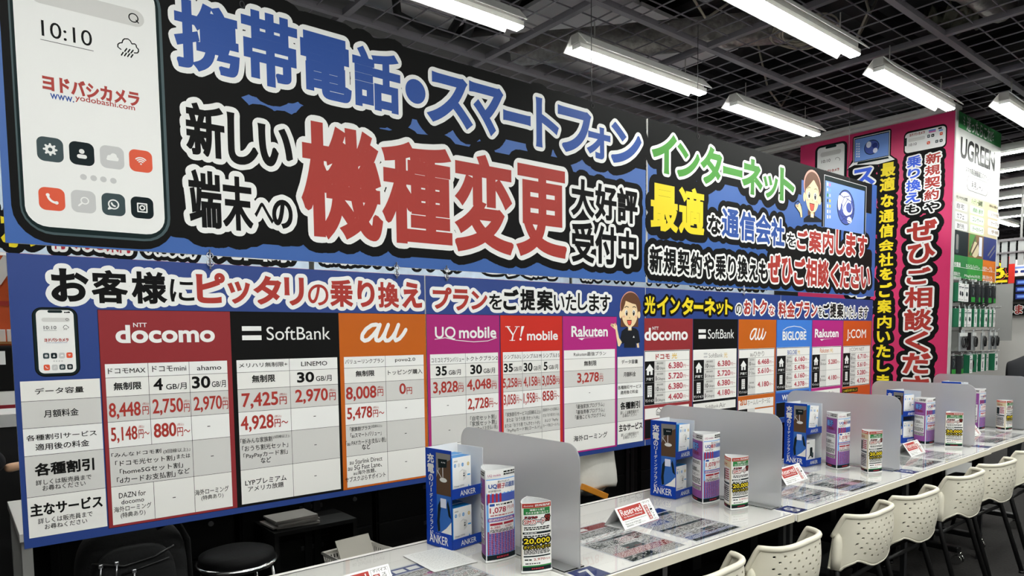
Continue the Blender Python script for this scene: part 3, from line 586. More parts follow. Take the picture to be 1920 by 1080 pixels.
  ('T','円',0.9885,1.0171,-0.2571,-0.2261,'r',2),('T','(税込)',0.9893,1.0179,-0.223,-0.2122,'r',1),('T','2,970',1.0517,1.1892,-0.2615,-0.2029,'r',3),
  ('T','円',1.1952,1.223,-0.2547,-0.2222,'r',2),('T','(税込)',1.196,1.2237,-0.219,-0.2077,'r',1),('T','4,928',0.8372,0.962,-0.3537,-0.2917,'r',3),
  ('T','円〜',0.9653,1.0199,-0.3442,-0.3125,'r',2),('T','(税込)',0.9662,0.9933,-0.3082,-0.2971,'r',1),('R',1.1251,1.1351,-0.3158,-0.3132,'k',5),
  ('R',1.1248,1.1348,-0.4323,-0.4297,'k',5),('R',1.1207,1.1307,-0.5592,-0.5566,'k',5),('T','「新みんな家族割',0.8335,0.9544,-0.3973,-0.3766,'k',1.8),
  ('T','(3回線以上)」',0.9582,1.0248,-0.3901,-0.3758,'k',1.3),('T','「おうち割光セット」',0.8388,1.0167,-0.4269,-0.4049,'k',1.8),('T','「PayPayカード割」',0.8427,1.0136,-0.457,-0.434,'k',1.8),
  ('T','など',0.9075,0.9471,-0.4791,-0.4575,'k',1.8),('T','LYPプレミアム',0.8452,1.0053,-0.5581,-0.5355,'k',1.8),('T','アメリカ放題',0.8549,0.993,-0.5833,-0.5622,'k',1.8),
 ],
 'lo1_au': [
  ('R',1.2443,1.6655,-0.6379,0.1031,'k',1),('R',1.2458,1.664,-0.6364,0.1016,'or',2),('R',1.2639,1.6494,-0.126,-0.0793,'w',3),('R',1.2639,1.6494,-0.1898,-0.126,'w3',3),
  ('R',1.2639,1.6494,-0.2758,-0.1898,'g1',3),('R',1.2639,1.6494,-0.3643,-0.2758,'w',3),('R',1.2639,1.6494,-0.4968,-0.3643,'g1',3),
  ('R',1.2639,1.6494,-0.6281,-0.4968,'w3',3),('R',1.2639,1.6494,-0.1267,-0.1253,'k',4),('R',1.2639,1.6494,-0.1905,-0.1891,'k',4),('R',1.2639,1.6494,-0.2765,-0.2751,'k',4),
  ('R',1.2639,1.6494,-0.365,-0.3636,'k',4),('R',1.2639,1.6494,-0.4975,-0.4961,'k',4),('R',1.4556,1.457,-0.126,-0.0793,'k',4),('R',1.4556,1.457,-0.1898,-0.126,'k',4),
  ('R',1.4556,1.457,-0.2758,-0.1898,'k',4),('R',1.4556,1.457,-0.3643,-0.2758,'k',4),('R',1.4556,1.457,-0.4968,-0.3643,'k',4),('R',1.4556,1.457,-0.6281,-0.4968,'k',4),
  ('S',[(1.4304,0.0495),(1.4173,0.0555),(1.3954,0.0525),(1.369,0.0361),(1.3512,0.0138),(1.3485,-0.0048),(1.3611,-0.0132),(1.3785,-0.0089),(1.4007,0.0097),(1.4211,0.0322),(1.4349,0.0548)],0.0085,'w',5),
  ('S',[(1.4349,0.0548),(1.4232,0.0284),(1.4137,0.002),(1.4155,-0.0116),(1.4287,-0.0133),(1.4422,-0.0036),(1.4585,0.0206),(1.4751,0.0549)],0.0085,'w',5),
  ('S',[(1.4751,0.0549),(1.4608,0.0244),(1.4535,0.0016),(1.4598,-0.0137),(1.4755,-0.0131),(1.494,0.0013),(1.5106,0.0242),(1.5251,0.055)],0.0085,'w',5),
  ('S',[(1.5251,0.055),(1.513,0.028),(1.5031,0.0012),(1.5096,-0.0143),(1.5281,-0.0068),(1.5471,0.0124),(1.5616,0.0333)],0.0085,'w',5),
  ('T','バリューリンクプラン',1.2691,1.4498,-0.1085,-0.0897,'k',1.5),('T','povo2.0',1.5041,1.6061,-0.1102,-0.0906,'k',1.5),('T','無制限',1.3151,1.4027,-0.1636,-0.1384,'k',2.5),
  ('T','トッピング購入',1.4674,1.6416,-0.1636,-0.1416,'k',1.8),('T','8,008',1.2688,1.4095,-0.2652,-0.2048,'r',3),('T','円',1.4149,1.4428,-0.2516,-0.2217,'r',2),
  ('T','(税込)',1.4155,1.4434,-0.2188,-0.2083,'r',1),('T','0',1.5222,1.5549,-0.25,-0.2024,'r',3),('T','円',1.5582,1.5864,-0.2521,-0.2213,'r',2),
  ('T','5,478',1.2709,1.3872,-0.348,-0.291,'r',3),('T','円〜',1.3912,1.4451,-0.3412,-0.3092,'r',2),('T','(税込)',1.3919,1.4187,-0.305,-0.2939,'r',1),
  ('R',1.5491,1.5591,-0.3134,-0.3108,'k',5),('R',1.5446,1.5546,-0.427,-0.4244,'k',5),('R',1.5431,1.5531,-0.5534,-0.5508,'k',5),
  ('T','「家族割プラス',1.2819,1.3774,-0.3929,-0.3742,'k',1.8),('T','(3回線以上)」',1.3801,1.4322,-0.3878,-0.3733,'k',1.2),('T','「auスマートバリュー」',1.2835,1.4288,-0.4211,-0.3999,'k',1.6),
  ('T','「au PAYカードお支払い割」',1.2621,1.4508,-0.4528,-0.4308,'k',1.6),('T','など',1.3359,1.3752,-0.4751,-0.452,'k',1.8),
  ('T','au Starlink Direct',1.2764,1.4298,-0.5323,-0.5133,'k',1.5),('T','au 5G Fast Lane、',1.2681,1.4275,-0.5588,-0.5368,'k',1.5),
  ('T','au海外放題、',1.2926,1.3986,-0.5794,-0.5609,'k',1.6),('T','サブスクぷらすポイント',1.2553,1.4442,-0.6054,-0.5834,'k',1.6),
 ],
 'lo2_head': [
  ('T','プ',1.7052,1.8087,0.127,0.2261,'r',3,(('w',0.016,1),)),('T','ラ',1.8156,1.9054,0.1213,0.2203,'r',3,(('w',0.016,1),)),
  ('T','ン',1.9191,2.0146,0.1267,0.2143,'r',3,(('w',0.016,1),)),('T','を',2.025,2.1047,0.1282,0.2045,'k',2.4,(('w',0.016,1),)),
  ('T','ご',2.1118,2.2105,0.1273,0.2306,'k',3,(('w',0.016,1),)),('T','提',2.2208,2.3204,0.1274,0.2343,'k',3,(('w',0.016,1),)),
  ('T','案',2.3311,2.4427,0.1275,0.2342,'k',3,(('w',0.016,1),)),('T','い',2.4492,2.5252,0.1306,0.2113,'k',2.4,(('w',0.016,1),)),
  ('T','た',2.5332,2.6126,0.1302,0.2196,'k',2.4,(('w',0.016,1),)),('T','し',2.6245,2.6966,0.1348,0.2265,'k',2.4,(('w',0.016,1),)),
  ('T','ま',2.7088,2.7893,0.1301,0.2249,'k',2.4,(('w',0.016,1),)),('T','す',2.7956,2.8786,0.1314,0.2231,'k',2.4,(('w',0.016,1),)),
 ],
 'lo2_uq': [
  ('R',1.6675,2.0881,-0.6379,0.1031,'k',1),('R',1.669,2.0866,-0.6364,0.1016,'mg',2),('R',1.6842,2.0753,-0.126,-0.0793,'w',3),('R',1.6842,2.0753,-0.1898,-0.126,'w3',3),
  ('R',1.6842,2.0753,-0.2758,-0.1898,'g1',3),('R',1.6842,2.0753,-0.3643,-0.2758,'w',3),('R',1.6842,2.0753,-0.4968,-0.3643,'g1',3),
  ('R',1.6842,2.0753,-0.6281,-0.4968,'w3',3),('R',1.6842,2.0753,-0.1267,-0.1253,'k',4),('R',1.6842,2.0753,-0.1905,-0.1891,'k',4),('R',1.6842,2.0753,-0.2765,-0.2751,'k',4),
  ('R',1.6842,2.0753,-0.365,-0.3636,'k',4),('R',1.6842,2.0753,-0.4975,-0.4961,'k',4),('R',1.8794,1.8808,-0.126,-0.0793,'k',4),('R',1.8794,1.8808,-0.1898,-0.126,'k',4),
  ('R',1.8794,1.8808,-0.2758,-0.1898,'k',4),('R',1.8794,1.8808,-0.3643,-0.2758,'k',4),('R',1.8794,1.8808,-0.4968,-0.3643,'k',4),('R',1.8794,1.8808,-0.6281,-0.4968,'k',4),
  ('T','UQ',1.7126,1.8257,-0.016,0.0463,'w',1.8),('T','mobile',1.8454,2.0651,-0.0085,0.0463,'w',2.8),
  ('S',[(1.712,-0.011),(1.7681,-0.0044),(1.8295,-0.0168),(1.9293,-0.0255),(2.0142,-0.0221),(2.0676,-0.0074)],0.0016,'w',5),
  ('T','コミコミプランバリュー',1.6905,1.8727,-0.1169,-0.0947,'k',1.4),('T','トクトクプラン2',1.8883,2.0729,-0.1159,-0.094,'k',1.4),('T','35',1.7131,1.7736,-0.178,-0.1344,'k',3),
  ('T','GB/月',1.784,1.8516,-0.1784,-0.1526,'k',1.8),('T','30',1.9066,1.9766,-0.1793,-0.1341,'k',3),('T','GB/月',1.985,2.0543,-0.1789,-0.1529,'k',1.8),
  ('T','3,828',1.6969,1.834,-0.2653,-0.2053,'r',3),('T','円',1.8366,1.8655,-0.2595,-0.2275,'r',2),('T','(税込)',1.8371,1.866,-0.2243,-0.2131,'r',1),
  ('T','4,048',1.8859,2.0308,-0.2605,-0.2036,'r',3),('T','円',2.0346,2.0629,-0.2559,-0.2273,'r',2),('T','(税込)',2.035,2.0632,-0.2244,-0.2144,'r',1),
  ('T','2,728',1.8897,2.0148,-0.3531,-0.2937,'r',3),('T','円〜',2.0167,2.0693,-0.3446,-0.3136,'r',2),('T','(税込)',2.0171,2.0433,-0.3096,-0.2988,'r',1),
  ('R',1.7713,1.7813,-0.3188,-0.3162,'k',5),('R',1.7777,1.7877,-0.4354,-0.4328,'k',5),('T','「自宅セット割」',1.9023,2.0584,-0.4023,-0.3796,'k',1.6),
  ('T','「家族セット割」',1.9018,2.061,-0.429,-0.4045,'k',1.6),('T','「au PAYカードお支払い割」',1.8939,2.0655,-0.4524,-0.4309,'k',1.4),
 ],
 'lo2_ymobile': [
  ('R',2.091,2.5088,-0.6379,0.1031,'k',1),('R',2.0925,2.5073,-0.6364,0.1016,'yr',2),('R',2.1056,2.4879,-0.126,-0.0793,'w',3),('R',2.1056,2.4879,-0.1898,-0.126,'w3',3),
  ('R',2.1056,2.4879,-0.2758,-0.1898,'g1',3),('R',2.1056,2.4879,-0.3643,-0.2758,'w',3),('R',2.1056,2.4879,-0.4968,-0.3643,'g1',3),
  ('R',2.1056,2.4879,-0.6281,-0.4968,'w3',3),('R',2.1056,2.4879,-0.1267,-0.1253,'k',4),('R',2.1056,2.4879,-0.1905,-0.1891,'k',4),('R',2.1056,2.4879,-0.2765,-0.2751,'k',4),
  ('R',2.1056,2.4879,-0.365,-0.3636,'k',4),('R',2.1056,2.4879,-0.4975,-0.4961,'k',4),('R',2.2298,2.2312,-0.126,-0.0793,'k',4),('R',2.2298,2.2312,-0.1898,-0.126,'k',4),
  ('R',2.2298,2.2312,-0.2758,-0.1898,'k',4),('R',2.2298,2.2312,-0.3643,-0.2758,'k',4),('R',2.2298,2.2312,-0.6281,-0.4968,'k',4),('R',2.3579,2.3593,-0.126,-0.0793,'k',4),
  ('R',2.3579,2.3593,-0.1898,-0.126,'k',4),('R',2.3579,2.3593,-0.2758,-0.1898,'k',4),('R',2.3579,2.3593,-0.3643,-0.2758,'k',4),('R',2.3579,2.3593,-0.4968,-0.3643,'k',4),
  ('R',2.3579,2.3593,-0.6281,-0.4968,'k',4),('S',[(2.1377,0.0455),(2.1724,0.0048)],0.0042,'w',5),('S',[(2.1995,0.0455),(2.1724,0.0048)],0.0026,'w',5),
  ('S',[(2.1724,0.0072),(2.1649,-0.0209)],0.0042,'w',5),('S',[(2.1237,0.0463),(2.1528,0.0463)],0.0016,'w',5),('S',[(2.1852,0.0463),(2.2139,0.0463)],0.0016,'w',5),
  ('S',[(2.1498,-0.0215),(2.1822,-0.0219)],0.0016,'w',5),('P',[(2.2263,0.0479),(2.245,0.0495),(2.2235,-0.0035),(2.2184,-0.0034)],'w',5),
  ('E',2.212,2.2265,-0.0232,-0.0097,'w',5),('T','mobile',2.2622,2.4747,-0.0234,0.0253,'w',2.8),('T','シンプル3 L',2.1135,2.2222,-0.1125,-0.0911,'k',1.4),
  ('T','シンプル3 M',2.2358,2.3571,-0.1131,-0.0911,'k',1.4),('T','シンプル3 S',2.3692,2.4852,-0.1134,-0.0904,'k',1.4),('T','35',2.1097,2.1681,-0.1785,-0.1354,'k',3),
  ('T','GB/月',2.1731,2.2235,-0.1771,-0.1517,'k',1.6),('T','30',2.2371,2.2972,-0.1799,-0.1358,'k',3),('T','GB/月',2.3036,2.3521,-0.1783,-0.1524,'k',1.6),
  ('T','5',2.3729,2.4005,-0.179,-0.1356,'k',3),('T','GB/月',2.4104,2.4744,-0.1771,-0.1515,'k',1.6),('T','5,258',2.1036,2.1966,-0.2616,-0.2081,'r',3),
  ('T','円',2.1997,2.2225,-0.2548,-0.2253,'r',2),('T','(税込)',2.2,2.2228,-0.2224,-0.2121,'r',1),('T','4,158',2.2361,2.3285,-0.2627,-0.2071,'r',3),
  ('T','円',2.3296,2.3502,-0.2562,-0.226,'r',2),('T','(税込)',2.3298,2.3504,-0.223,-0.2125,'r',1),('T','3,058',2.3623,2.4556,-0.264,-0.2063,'r',3),
  ('T','円',2.4567,2.484,-0.2549,-0.2257,'r',2),('T','(税込)',2.4569,2.4842,-0.2228,-0.2126,'r',1),('T','3,058',2.1073,2.1852,-0.3483,-0.2891,'r',3),
  ('T','円〜',2.1883,2.2256,-0.3367,-0.3072,'r',2),('T','(税込)',2.1886,2.2072,-0.3037,-0.2934,'r',1),('T','1,958',2.2351,2.3125,-0.3495,-0.2889,'r',3),
  ('T','円〜',2.3146,2.3504,-0.3374,-0.3072,'r',2),('T','(税込)',2.3149,2.3327,-0.3036,-0.2931,'r',1),('T','858',2.3636,2.4414,-0.3381,-0.286,'r',3),
  ('T','円〜',2.4447,2.4833,-0.3356,-0.3022,'r',2),('T','(税込)',2.445,2.4642,-0.2982,-0.2866,'r',1),('T','「家族割引サービス(2回線以上)」',2.1193,2.3484,-0.4037,-0.3794,'k',1.4),
  ('T','または「おうち割 光セット(A)」',2.1239,2.3405,-0.431,-0.4066,'k',1.4),('T','または「おうち割 でんきセット(F)」',2.1124,2.3456,-0.4583,-0.4351,'k',1.4),
  ('T','「PayPayカード割(ゴールド)」',2.1252,2.3563,-0.4814,-0.4601,'k',1.4),('T','家族割引サービス(2回線以上)',2.3651,2.4804,-0.3953,-0.3766,'k',1.2),
  ('T','または「おうち割 光セット(A)」',2.3659,2.4824,-0.4244,-0.4044,'k',1.2),('T','および「PayPay',2.3788,2.4742,-0.4521,-0.4321,'k',1.2),
  ('T','カード割(ゴールド)」',2.3653,2.482,-0.4771,-0.4583,'k',1.2),
 ],
 'lo2_rakuten': [
  ('R',2.5104,2.932,-0.6379,0.1031,'k',1),('R',2.5119,2.9305,-0.6364,0.1016,'mg2',2),('R',2.5189,2.9158,-0.126,-0.0793,'w',3),('R',2.5189,2.9158,-0.1898,-0.126,'w3',3),
  ('R',2.5189,2.9158,-0.2758,-0.1898,'g1',3),('R',2.5189,2.9158,-0.3643,-0.2758,'w',3),('R',2.5189,2.9158,-0.4968,-0.3643,'g1',3),
  ('R',2.5189,2.9158,-0.6281,-0.4968,'w3',3),('R',2.5189,2.9158,-0.1267,-0.1253,'k',4),('R',2.5189,2.9158,-0.1905,-0.1891,'k',4),('R',2.5189,2.9158,-0.2765,-0.2751,'k',4),
  ('R',2.5189,2.9158,-0.365,-0.3636,'k',4),('R',2.5189,2.9158,-0.4975,-0.4961,'k',4),('T','Rakuten',2.5739,2.8563,-0.0088,0.0498,'w',3),
  ('P',[(2.6233,-0.0164),(2.8077,-0.0097),(2.6713,-0.0161),(2.6532,-0.027)],'w',5),('T','Rakuten最強プラン',2.5907,2.8419,-0.1131,-0.091,'k',1.4),
  ('T','無制限',2.6682,2.7656,-0.168,-0.1393,'k',2.2),('T','3,278',2.616,2.7842,-0.2644,-0.2037,'r',3),('T','円',2.7905,2.8172,-0.2575,-0.2257,'r',2),
  ('T','(税込)',2.7906,2.8173,-0.2225,-0.2114,'r',1),('R',2.7052,2.7152,-0.3167,-0.3141,'k',5),('T','「最強家族プログラム」',2.6067,2.8258,-0.3982,-0.3738,'k',1.5),
  ('T','「最強青春プログラム」',2.6065,2.8283,-0.4281,-0.4044,'k',1.5),('T','「最強こどもプログラム」',2.5992,2.8347,-0.4561,-0.4323,'k',1.5),('T','海外ローミング',2.5865,2.8512,-0.5747,-0.5431,'k',2),
 ],
 'lo2_labels': [
  ('R',2.937,3.1588,-0.1898,-0.126,'w3',3),('R',2.937,3.1588,-0.2758,-0.1898,'g1',3),('R',2.937,3.1588,-0.3643,-0.2758,'w',3),('R',2.937,3.1588,-0.4968,-0.3643,'g1',3),
  ('R',2.937,3.1588,-0.6281,-0.4968,'w3',3),('R',2.937,3.1588,-0.1905,-0.1891,'k',4),('R',2.937,3.1588,-0.2765,-0.2751,'k',4),('R',2.937,3.1588,-0.365,-0.3636,'k',4),
  ('R',2.937,3.1588,-0.4975,-0.4961,'k',4),('T','データ容量',2.9704,3.1116,-0.1674,-0.1433,'k',1.8),('T','月額料金',2.9879,3.0936,-0.2419,-0.2135,'k',1.8),
  ('T','各種割引サービス',2.9397,3.1431,-0.3125,-0.2904,'k',1.8),('T','適用後の料金',2.9611,3.1149,-0.3417,-0.3197,'k',1.8),('T','各種割引',2.9597,3.1321,-0.4298,-0.3864,'k',3),
  ('T','詳しくは販売員まで',2.961,3.1194,-0.4582,-0.4375,'k',1.4),('T','お尋ねください',2.9799,3.104,-0.4754,-0.4576,'k',1.4),('T','主なサービス',2.9476,3.1538,-0.5542,-0.5134,'k',3),
  ('T','詳しくは販売員まで',2.9664,3.1198,-0.5864,-0.5671,'k',1.4),('T','お尋ねください',2.984,3.1015,-0.6033,-0.5854,'k',1.4),
 ],
 'lo2_woman': [
  ('E',2.9592,3.1374,0.0685,0.2487,'hl',3),('E',2.9639,3.1386,0.0765,0.2429,'hr',4),('R',2.9639,3.1155,0.0447,0.1081,'hr',4),('E',2.9522,2.9744,0.0937,0.1367,'sk',5),
  ('E',3.1093,3.1345,0.0949,0.135,'sk',5),('E',2.972,3.1093,0.0427,0.2031,'sk',6),
  ('P',[(2.9697,0.131),(2.9738,0.1936),(3.006,0.2219),(3.0776,0.2278),(3.1262,0.1972),(3.1295,0.1412),(3.1111,0.1329),(3.1049,0.1728),(3.0596,0.1798),(3.006,0.1936),(3.0002,0.1746),(2.9855,0.1469)],'hr',7),
  ('E',3.0002,3.0227,0.1079,0.1441,'w',7),('E',3.0645,3.0886,0.1085,0.1451,'w',7),('E',3.0061,3.0221,0.1087,0.1375,'hd',8),('E',3.0669,3.0838,0.1093,0.1384,'hd',8),
  ('E',3.0108,3.0155,0.1256,0.1335,'w',9),('E',3.0717,3.0765,0.1264,0.1344,'w',9),('S',[(2.9972,0.1549),(3.012,0.1623),(3.0298,0.1575)],0.0022,'hd',8),
  ('S',[(3.0656,0.1581),(3.0807,0.1623),(3.0946,0.1566)],0.0022,'hd',8),('E',2.9796,3.0002,0.0978,0.1096,'ck',7),('E',3.085,3.1051,0.0987,0.1107,'ck',7),
  ('S',[(3.0406,0.1002),(3.0406,0.0943)],0.002,'hd',7),('P',[(3.0162,0.085),(3.0579,0.0853),(3.0562,0.0666),(3.0478,0.0534),(3.0311,0.0534),(3.0203,0.0665)],'hd',7),
  ('P',[(3.0191,0.0811),(3.0549,0.0813),(3.0532,0.0678),(3.046,0.0566),(3.0328,0.0566),(3.0233,0.0677)],'rd2',8),('R',3.0269,3.0568,0.0248,0.0487,'sk',5),
  ('P',[(2.9621,-0.0181),(2.9738,0.0211),(3.0061,0.0388),(3.0269,0.0427),(3.0406,0.0288),(3.0568,0.0427),(3.0961,0.0347),(3.1175,0.0205),(3.1331,-0.0441),(3.1055,-0.0518),(3.0951,-0.0476),(3.0952,-0.0758),(2.9932,-0.0738),(2.9932,-0.0461),(2.9767,-0.0537)],'k2',5),
  ('P',[(3.0281,0.0427),(3.0418,0.0268),(3.055,0.0427)],'w',6),('P',[(3.0671,-0.0172),(3.0762,-0.0053),(3.0841,-0.0174)],'w',6),
  ('P',[(3.1012,-0.0517),(3.1196,-0.048),(3.1239,-0.0763),(3.1074,-0.076)],'sk',5),
  ('P',[(2.9417,-0.063),(2.9273,-0.0099),(2.9198,0.0291),(2.8787,0.0525),(2.8844,0.0641),(2.9101,0.0603),(2.913,0.0719),(2.9331,0.0525),(2.936,0.0291),(2.9505,-0.018),(2.9738,-0.0419),(2.9533,-0.0671)],'sk',6),
  ('S',[(2.8844,0.0602),(2.9044,0.0525)],0.0014,'hd',7),('S',[(2.8873,0.0525),(2.9044,0.0467)],0.0014,'hd',7),('S',[(2.913,0.07),(2.9216,0.0525)],0.0014,'hd',7),
 ],
 'lo3_head': [
  ('T','光',3.172,3.2693,0.1223,0.2268,'y',3,(('k',0.016,2),)),('T','イ',3.2858,3.3909,0.1192,0.2283,'y',3,(('k',0.016,2),)),
  ('T','ン',3.4123,3.5068,0.1251,0.2244,'y',3,(('k',0.016,2),)),('T','タ',3.5261,3.6422,0.1192,0.2277,'y',3,(('k',0.016,2),)),
  ('T','ー',3.6468,3.7466,0.1578,0.184,'y',3,(('k',0.016,2),)),('T','ネ',3.7592,3.8803,0.1198,0.2264,'y',3,(('k',0.016,2),)),
  ('T','ッ',3.8887,3.972,0.1258,0.1983,'y',3,(('k',0.016,2),)),('T','ト',3.9887,4.0743,0.1269,0.2249,'y',3,(('k',0.016,2),)),
  ('T','の',4.1129,4.1854,0.1282,0.198,'k',2,(('w',0.011,2),)),('T','お',4.2102,4.2975,0.1294,0.2253,'r',3,(('w',0.011,2),)),
  ('T','ト',4.3252,4.3907,0.1305,0.2299,'r',3,(('w',0.011,2),)),('T','ク',4.4039,4.5016,0.1316,0.2322,'r',3,(('w',0.011,2),)),
  ('T','な',4.5255,4.6005,0.1275,0.2012,'r',2.4,(('w',0.011,2),)),
 ],
 'lo4_head': [
  ('T','料',4.6545,4.7609,0.1161,0.2255,'r',3,(('w',0.011,2),)),('T','金',4.7713,4.883,0.1172,0.2282,'r',3,(('w',0.011,2),)),
  ('T','プ',4.9,5.0022,0.1183,0.2365,'r',3,(('w',0.011,2),)),('T','ラ',5.0178,5.1026,0.1192,0.2278,'r',3,(('w',0.011,2),)),
  ('T','ン',5.1299,5.2217,0.1225,0.219,'r',3,(('w',0.011,2),)),('T','を',5.236,5.2993,0.1211,0.2037,'k',2.2,(('w',0.011,2),)),
  ('T','ご',5.3107,5.4114,0.1184,0.2286,'k',3,(('w',0.011,2),)),('T','提',5.426,5.5294,0.1158,0.2311,'k',3,(('w',0.011,2),)),
  ('T','案',5.542,5.6508,0.1144,0.2312,'k',3,(('w',0.011,2),)),('T','い',5.6668,5.7341,0.1176,0.2057,'k',2.2,(('w',0.011,2),)),
  ('T','た',5.7497,5.8183,0.1158,0.2132,'k',2.2,(('w',0.011,2),)),('T','し',5.8395,5.8932,0.1214,0.2148,'k',2.2,(('w',0.011,2),)),
  ('T','ま',5.9261,6.0029,0.1172,0.2104,'k',2.2,(('w',0.011,2),)),('T','す',6.0168,6.1009,0.118,0.2121,'k',2.2,(('w',0.011,2),)),
 ],
 'lo3_docomo': [
  ('R',3.1705,3.6374,-0.625,0.0957,'dr',2),('R',3.1712,3.6081,-0.4216,-0.0961,'w',3),('R',3.1732,3.6061,-0.4196,-0.0981,'k',4),('R',3.1762,3.6031,-0.1589,-0.1021,'w3',5),
  ('R',3.1762,3.2633,-0.4156,-0.1604,'k',5),('R',3.2633,3.3671,-0.4156,-0.1604,'g1',5),('R',3.3671,3.6031,-0.4156,-0.1604,'w3',5),
  ('R',3.2633,3.6031,-0.2238,-0.2224,'k',6),('R',3.2633,3.6031,-0.288,-0.2866,'k',6),('R',3.2633,3.6031,-0.3521,-0.3507,'k',6),('R',3.1762,3.2633,-0.2878,-0.2868,'g2',6),
  ('T','通信速度',3.2841,3.3463,-0.1794,-0.1679,'k',1),('T','10',3.2758,3.3028,-0.2134,-0.1859,'k',2.5),('T','Gbps',3.3069,3.3619,-0.2154,-0.1961,'k',1),
  ('T','6.380',3.3954,3.537,-0.209,-0.1717,'r2',2.8),('T','円〜',3.5417,3.5984,-0.2077,-0.1871,'r2',1.5),('T','通信速度',3.2841,3.3463,-0.2436,-0.2321,'k',1),
  ('T','1',3.2758,3.282,-0.2776,-0.25,'k',2.5),('T','Gbps',3.2862,3.3619,-0.2796,-0.2603,'k',1),('T','5.720',3.3954,3.537,-0.2731,-0.2359,'r2',2.8),
  ('T','円〜',3.5417,3.5984,-0.2718,-0.2513,'r2',1.5),('T','通信速度',3.2841,3.3463,-0.3078,-0.2962,'k',1),('T','10',3.2758,3.3028,-0.3418,-0.3142,'k',2.5),
  ('T','Gbps',3.3069,3.3619,-0.3437,-0.3245,'k',1),('T','6.380',3.3954,3.537,-0.3373,-0.3001,'r2',2.8),('T','円〜',3.5417,3.5984,-0.336,-0.3155,'r2',1.5),
  ('T','通信速度',3.2841,3.3463,-0.372,-0.3604,'k',1),('T','1',3.2758,3.282,-0.406,-0.3784,'k',2.5),('T','Gbps',3.2862,3.3619,-0.4079,-0.3887,'k',1),
  ('T','4.400',3.3954,3.537,-0.4015,-0.3643,'r2',2.8),('T','円〜',3.5417,3.5984,-0.4002,-0.3797,'r2',1.5),('P',[(3.1828,-0.2102),(3.2198,-0.1748),(3.2567,-0.2102)],'w',6),
  ('R',3.1936,3.246,-0.241,-0.2082,'w',6),('R',3.213,3.2265,-0.241,-0.2195,'k',7),('T','戸建て',3.1884,3.2511,-0.2744,-0.2564,'w',2),
  ('R',3.1997,3.2398,-0.3725,-0.3047,'w',6),('R',3.205,3.2111,-0.3189,-0.3121,'k',7),('R',3.205,3.2111,-0.3318,-0.325,'k',7),('R',3.205,3.2111,-0.3448,-0.338,'k',7),
  ('R',3.205,3.2111,-0.3577,-0.3509,'k',7),('R',3.2167,3.2229,-0.3189,-0.3121,'k',7),('R',3.2167,3.2229,-0.3318,-0.325,'k',7),('R',3.2167,3.2229,-0.3448,-0.338,'k',7),
  ('R',3.2167,3.2229,-0.3577,-0.3509,'k',7),('R',3.2284,3.2346,-0.3189,-0.3121,'k',7),('R',3.2284,3.2346,-0.3318,-0.325,'k',7),('R',3.2284,3.2346,-0.3448,-0.338,'k',7),
  ('R',3.2284,3.2346,-0.3577,-0.3509,'k',7),('R',3.2167,3.2229,-0.3725,-0.3602,'k',7),('T','マンション',3.1797,3.2599,-0.4028,-0.3848,'w',2),
  ('T','docomo',3.1712,3.5863,-0.0371,0.0391,'w',3),('T','NTT',3.2426,3.3004,0.0277,0.0462,'w',2),('T','ドコモ',3.2737,3.4076,-0.1504,-0.1173,'r',2.8),
  ('T','光',3.4263,3.4802,-0.1492,-0.1155,'y2',2.5),('R',3.1762,3.6031,-0.5045,-0.4405,'w3',3),
  ('S',[(3.285,-0.4847),(3.2835,-0.4586),(3.3046,-0.442),(3.3275,-0.4598),(3.3291,-0.4883),(3.285,-0.4847)],0.002,'k',5),
  ('T','home 5G',3.292,3.4218,-0.4825,-0.4622,'k',1.2),('R',3.1762,3.2633,-0.62,-0.5083,'k',3),('R',3.2633,3.6031,-0.62,-0.5228,'g1',3),
 ],
 'lo3_softbank': [
  ('R',3.6422,4.1403,-0.625,0.0957,'k',2),('R',3.6439,4.1269,-0.4288,-0.1003,'w',3),('R',3.6459,4.1249,-0.4268,-0.1023,'w',4),('R',3.6489,4.1219,-0.1645,-0.1063,'w3',5),
  ('R',3.6489,3.7589,-0.4228,-0.166,'k',5),('R',3.7589,3.8792,-0.4228,-0.166,'g1',5),('R',3.8792,4.1219,-0.4228,-0.166,'w3',5),('R',3.7589,4.1219,-0.2298,-0.2284,'k',6),
  ('R',3.7589,4.1219,-0.2943,-0.2929,'k',6),('R',3.7589,4.1219,-0.3589,-0.3575,'k',6),('R',3.6489,3.7589,-0.2941,-0.2931,'g2',6),
  ('T','通信速度',3.783,3.8551,-0.1852,-0.1735,'k',1),('T','10',3.7734,3.8046,-0.2194,-0.1916,'k',2.5),('T','Gbps',3.8094,3.8732,-0.2213,-0.2019,'k',1),
  ('T','6.380',3.9083,4.0539,-0.2149,-0.1774,'r2',2.8),('T','円〜',4.0588,4.117,-0.2136,-0.1929,'r2',1.5),('T','通信速度',3.783,3.8551,-0.2497,-0.2381,'k',1),
  ('T','1',3.7734,3.7806,-0.284,-0.2562,'k',2.5),('T','Gbps',3.7854,3.8732,-0.2859,-0.2665,'k',1),('T','5.720',3.9083,4.0539,-0.2794,-0.242,'r2',2.8),
  ('T','円〜',4.0588,4.117,-0.2781,-0.2575,'r2',1.5),('T','通信速度',3.783,3.8551,-0.3143,-0.3027,'k',1),('T','10',3.7734,3.8046,-0.3485,-0.3208,'k',2.5),
  ('T','Gbps',3.8094,3.8732,-0.3505,-0.3311,'k',1),('T','6.380',3.9083,4.0539,-0.344,-0.3066,'r2',2.8),('T','円〜',4.0588,4.117,-0.3427,-0.3221,'r2',1.5),
  ('T','通信速度',3.783,3.8551,-0.3789,-0.3673,'k',1),('T','1',3.7734,3.7806,-0.4131,-0.3853,'k',2.5),('T','Gbps',3.7854,3.8732,-0.415,-0.3957,'k',1),
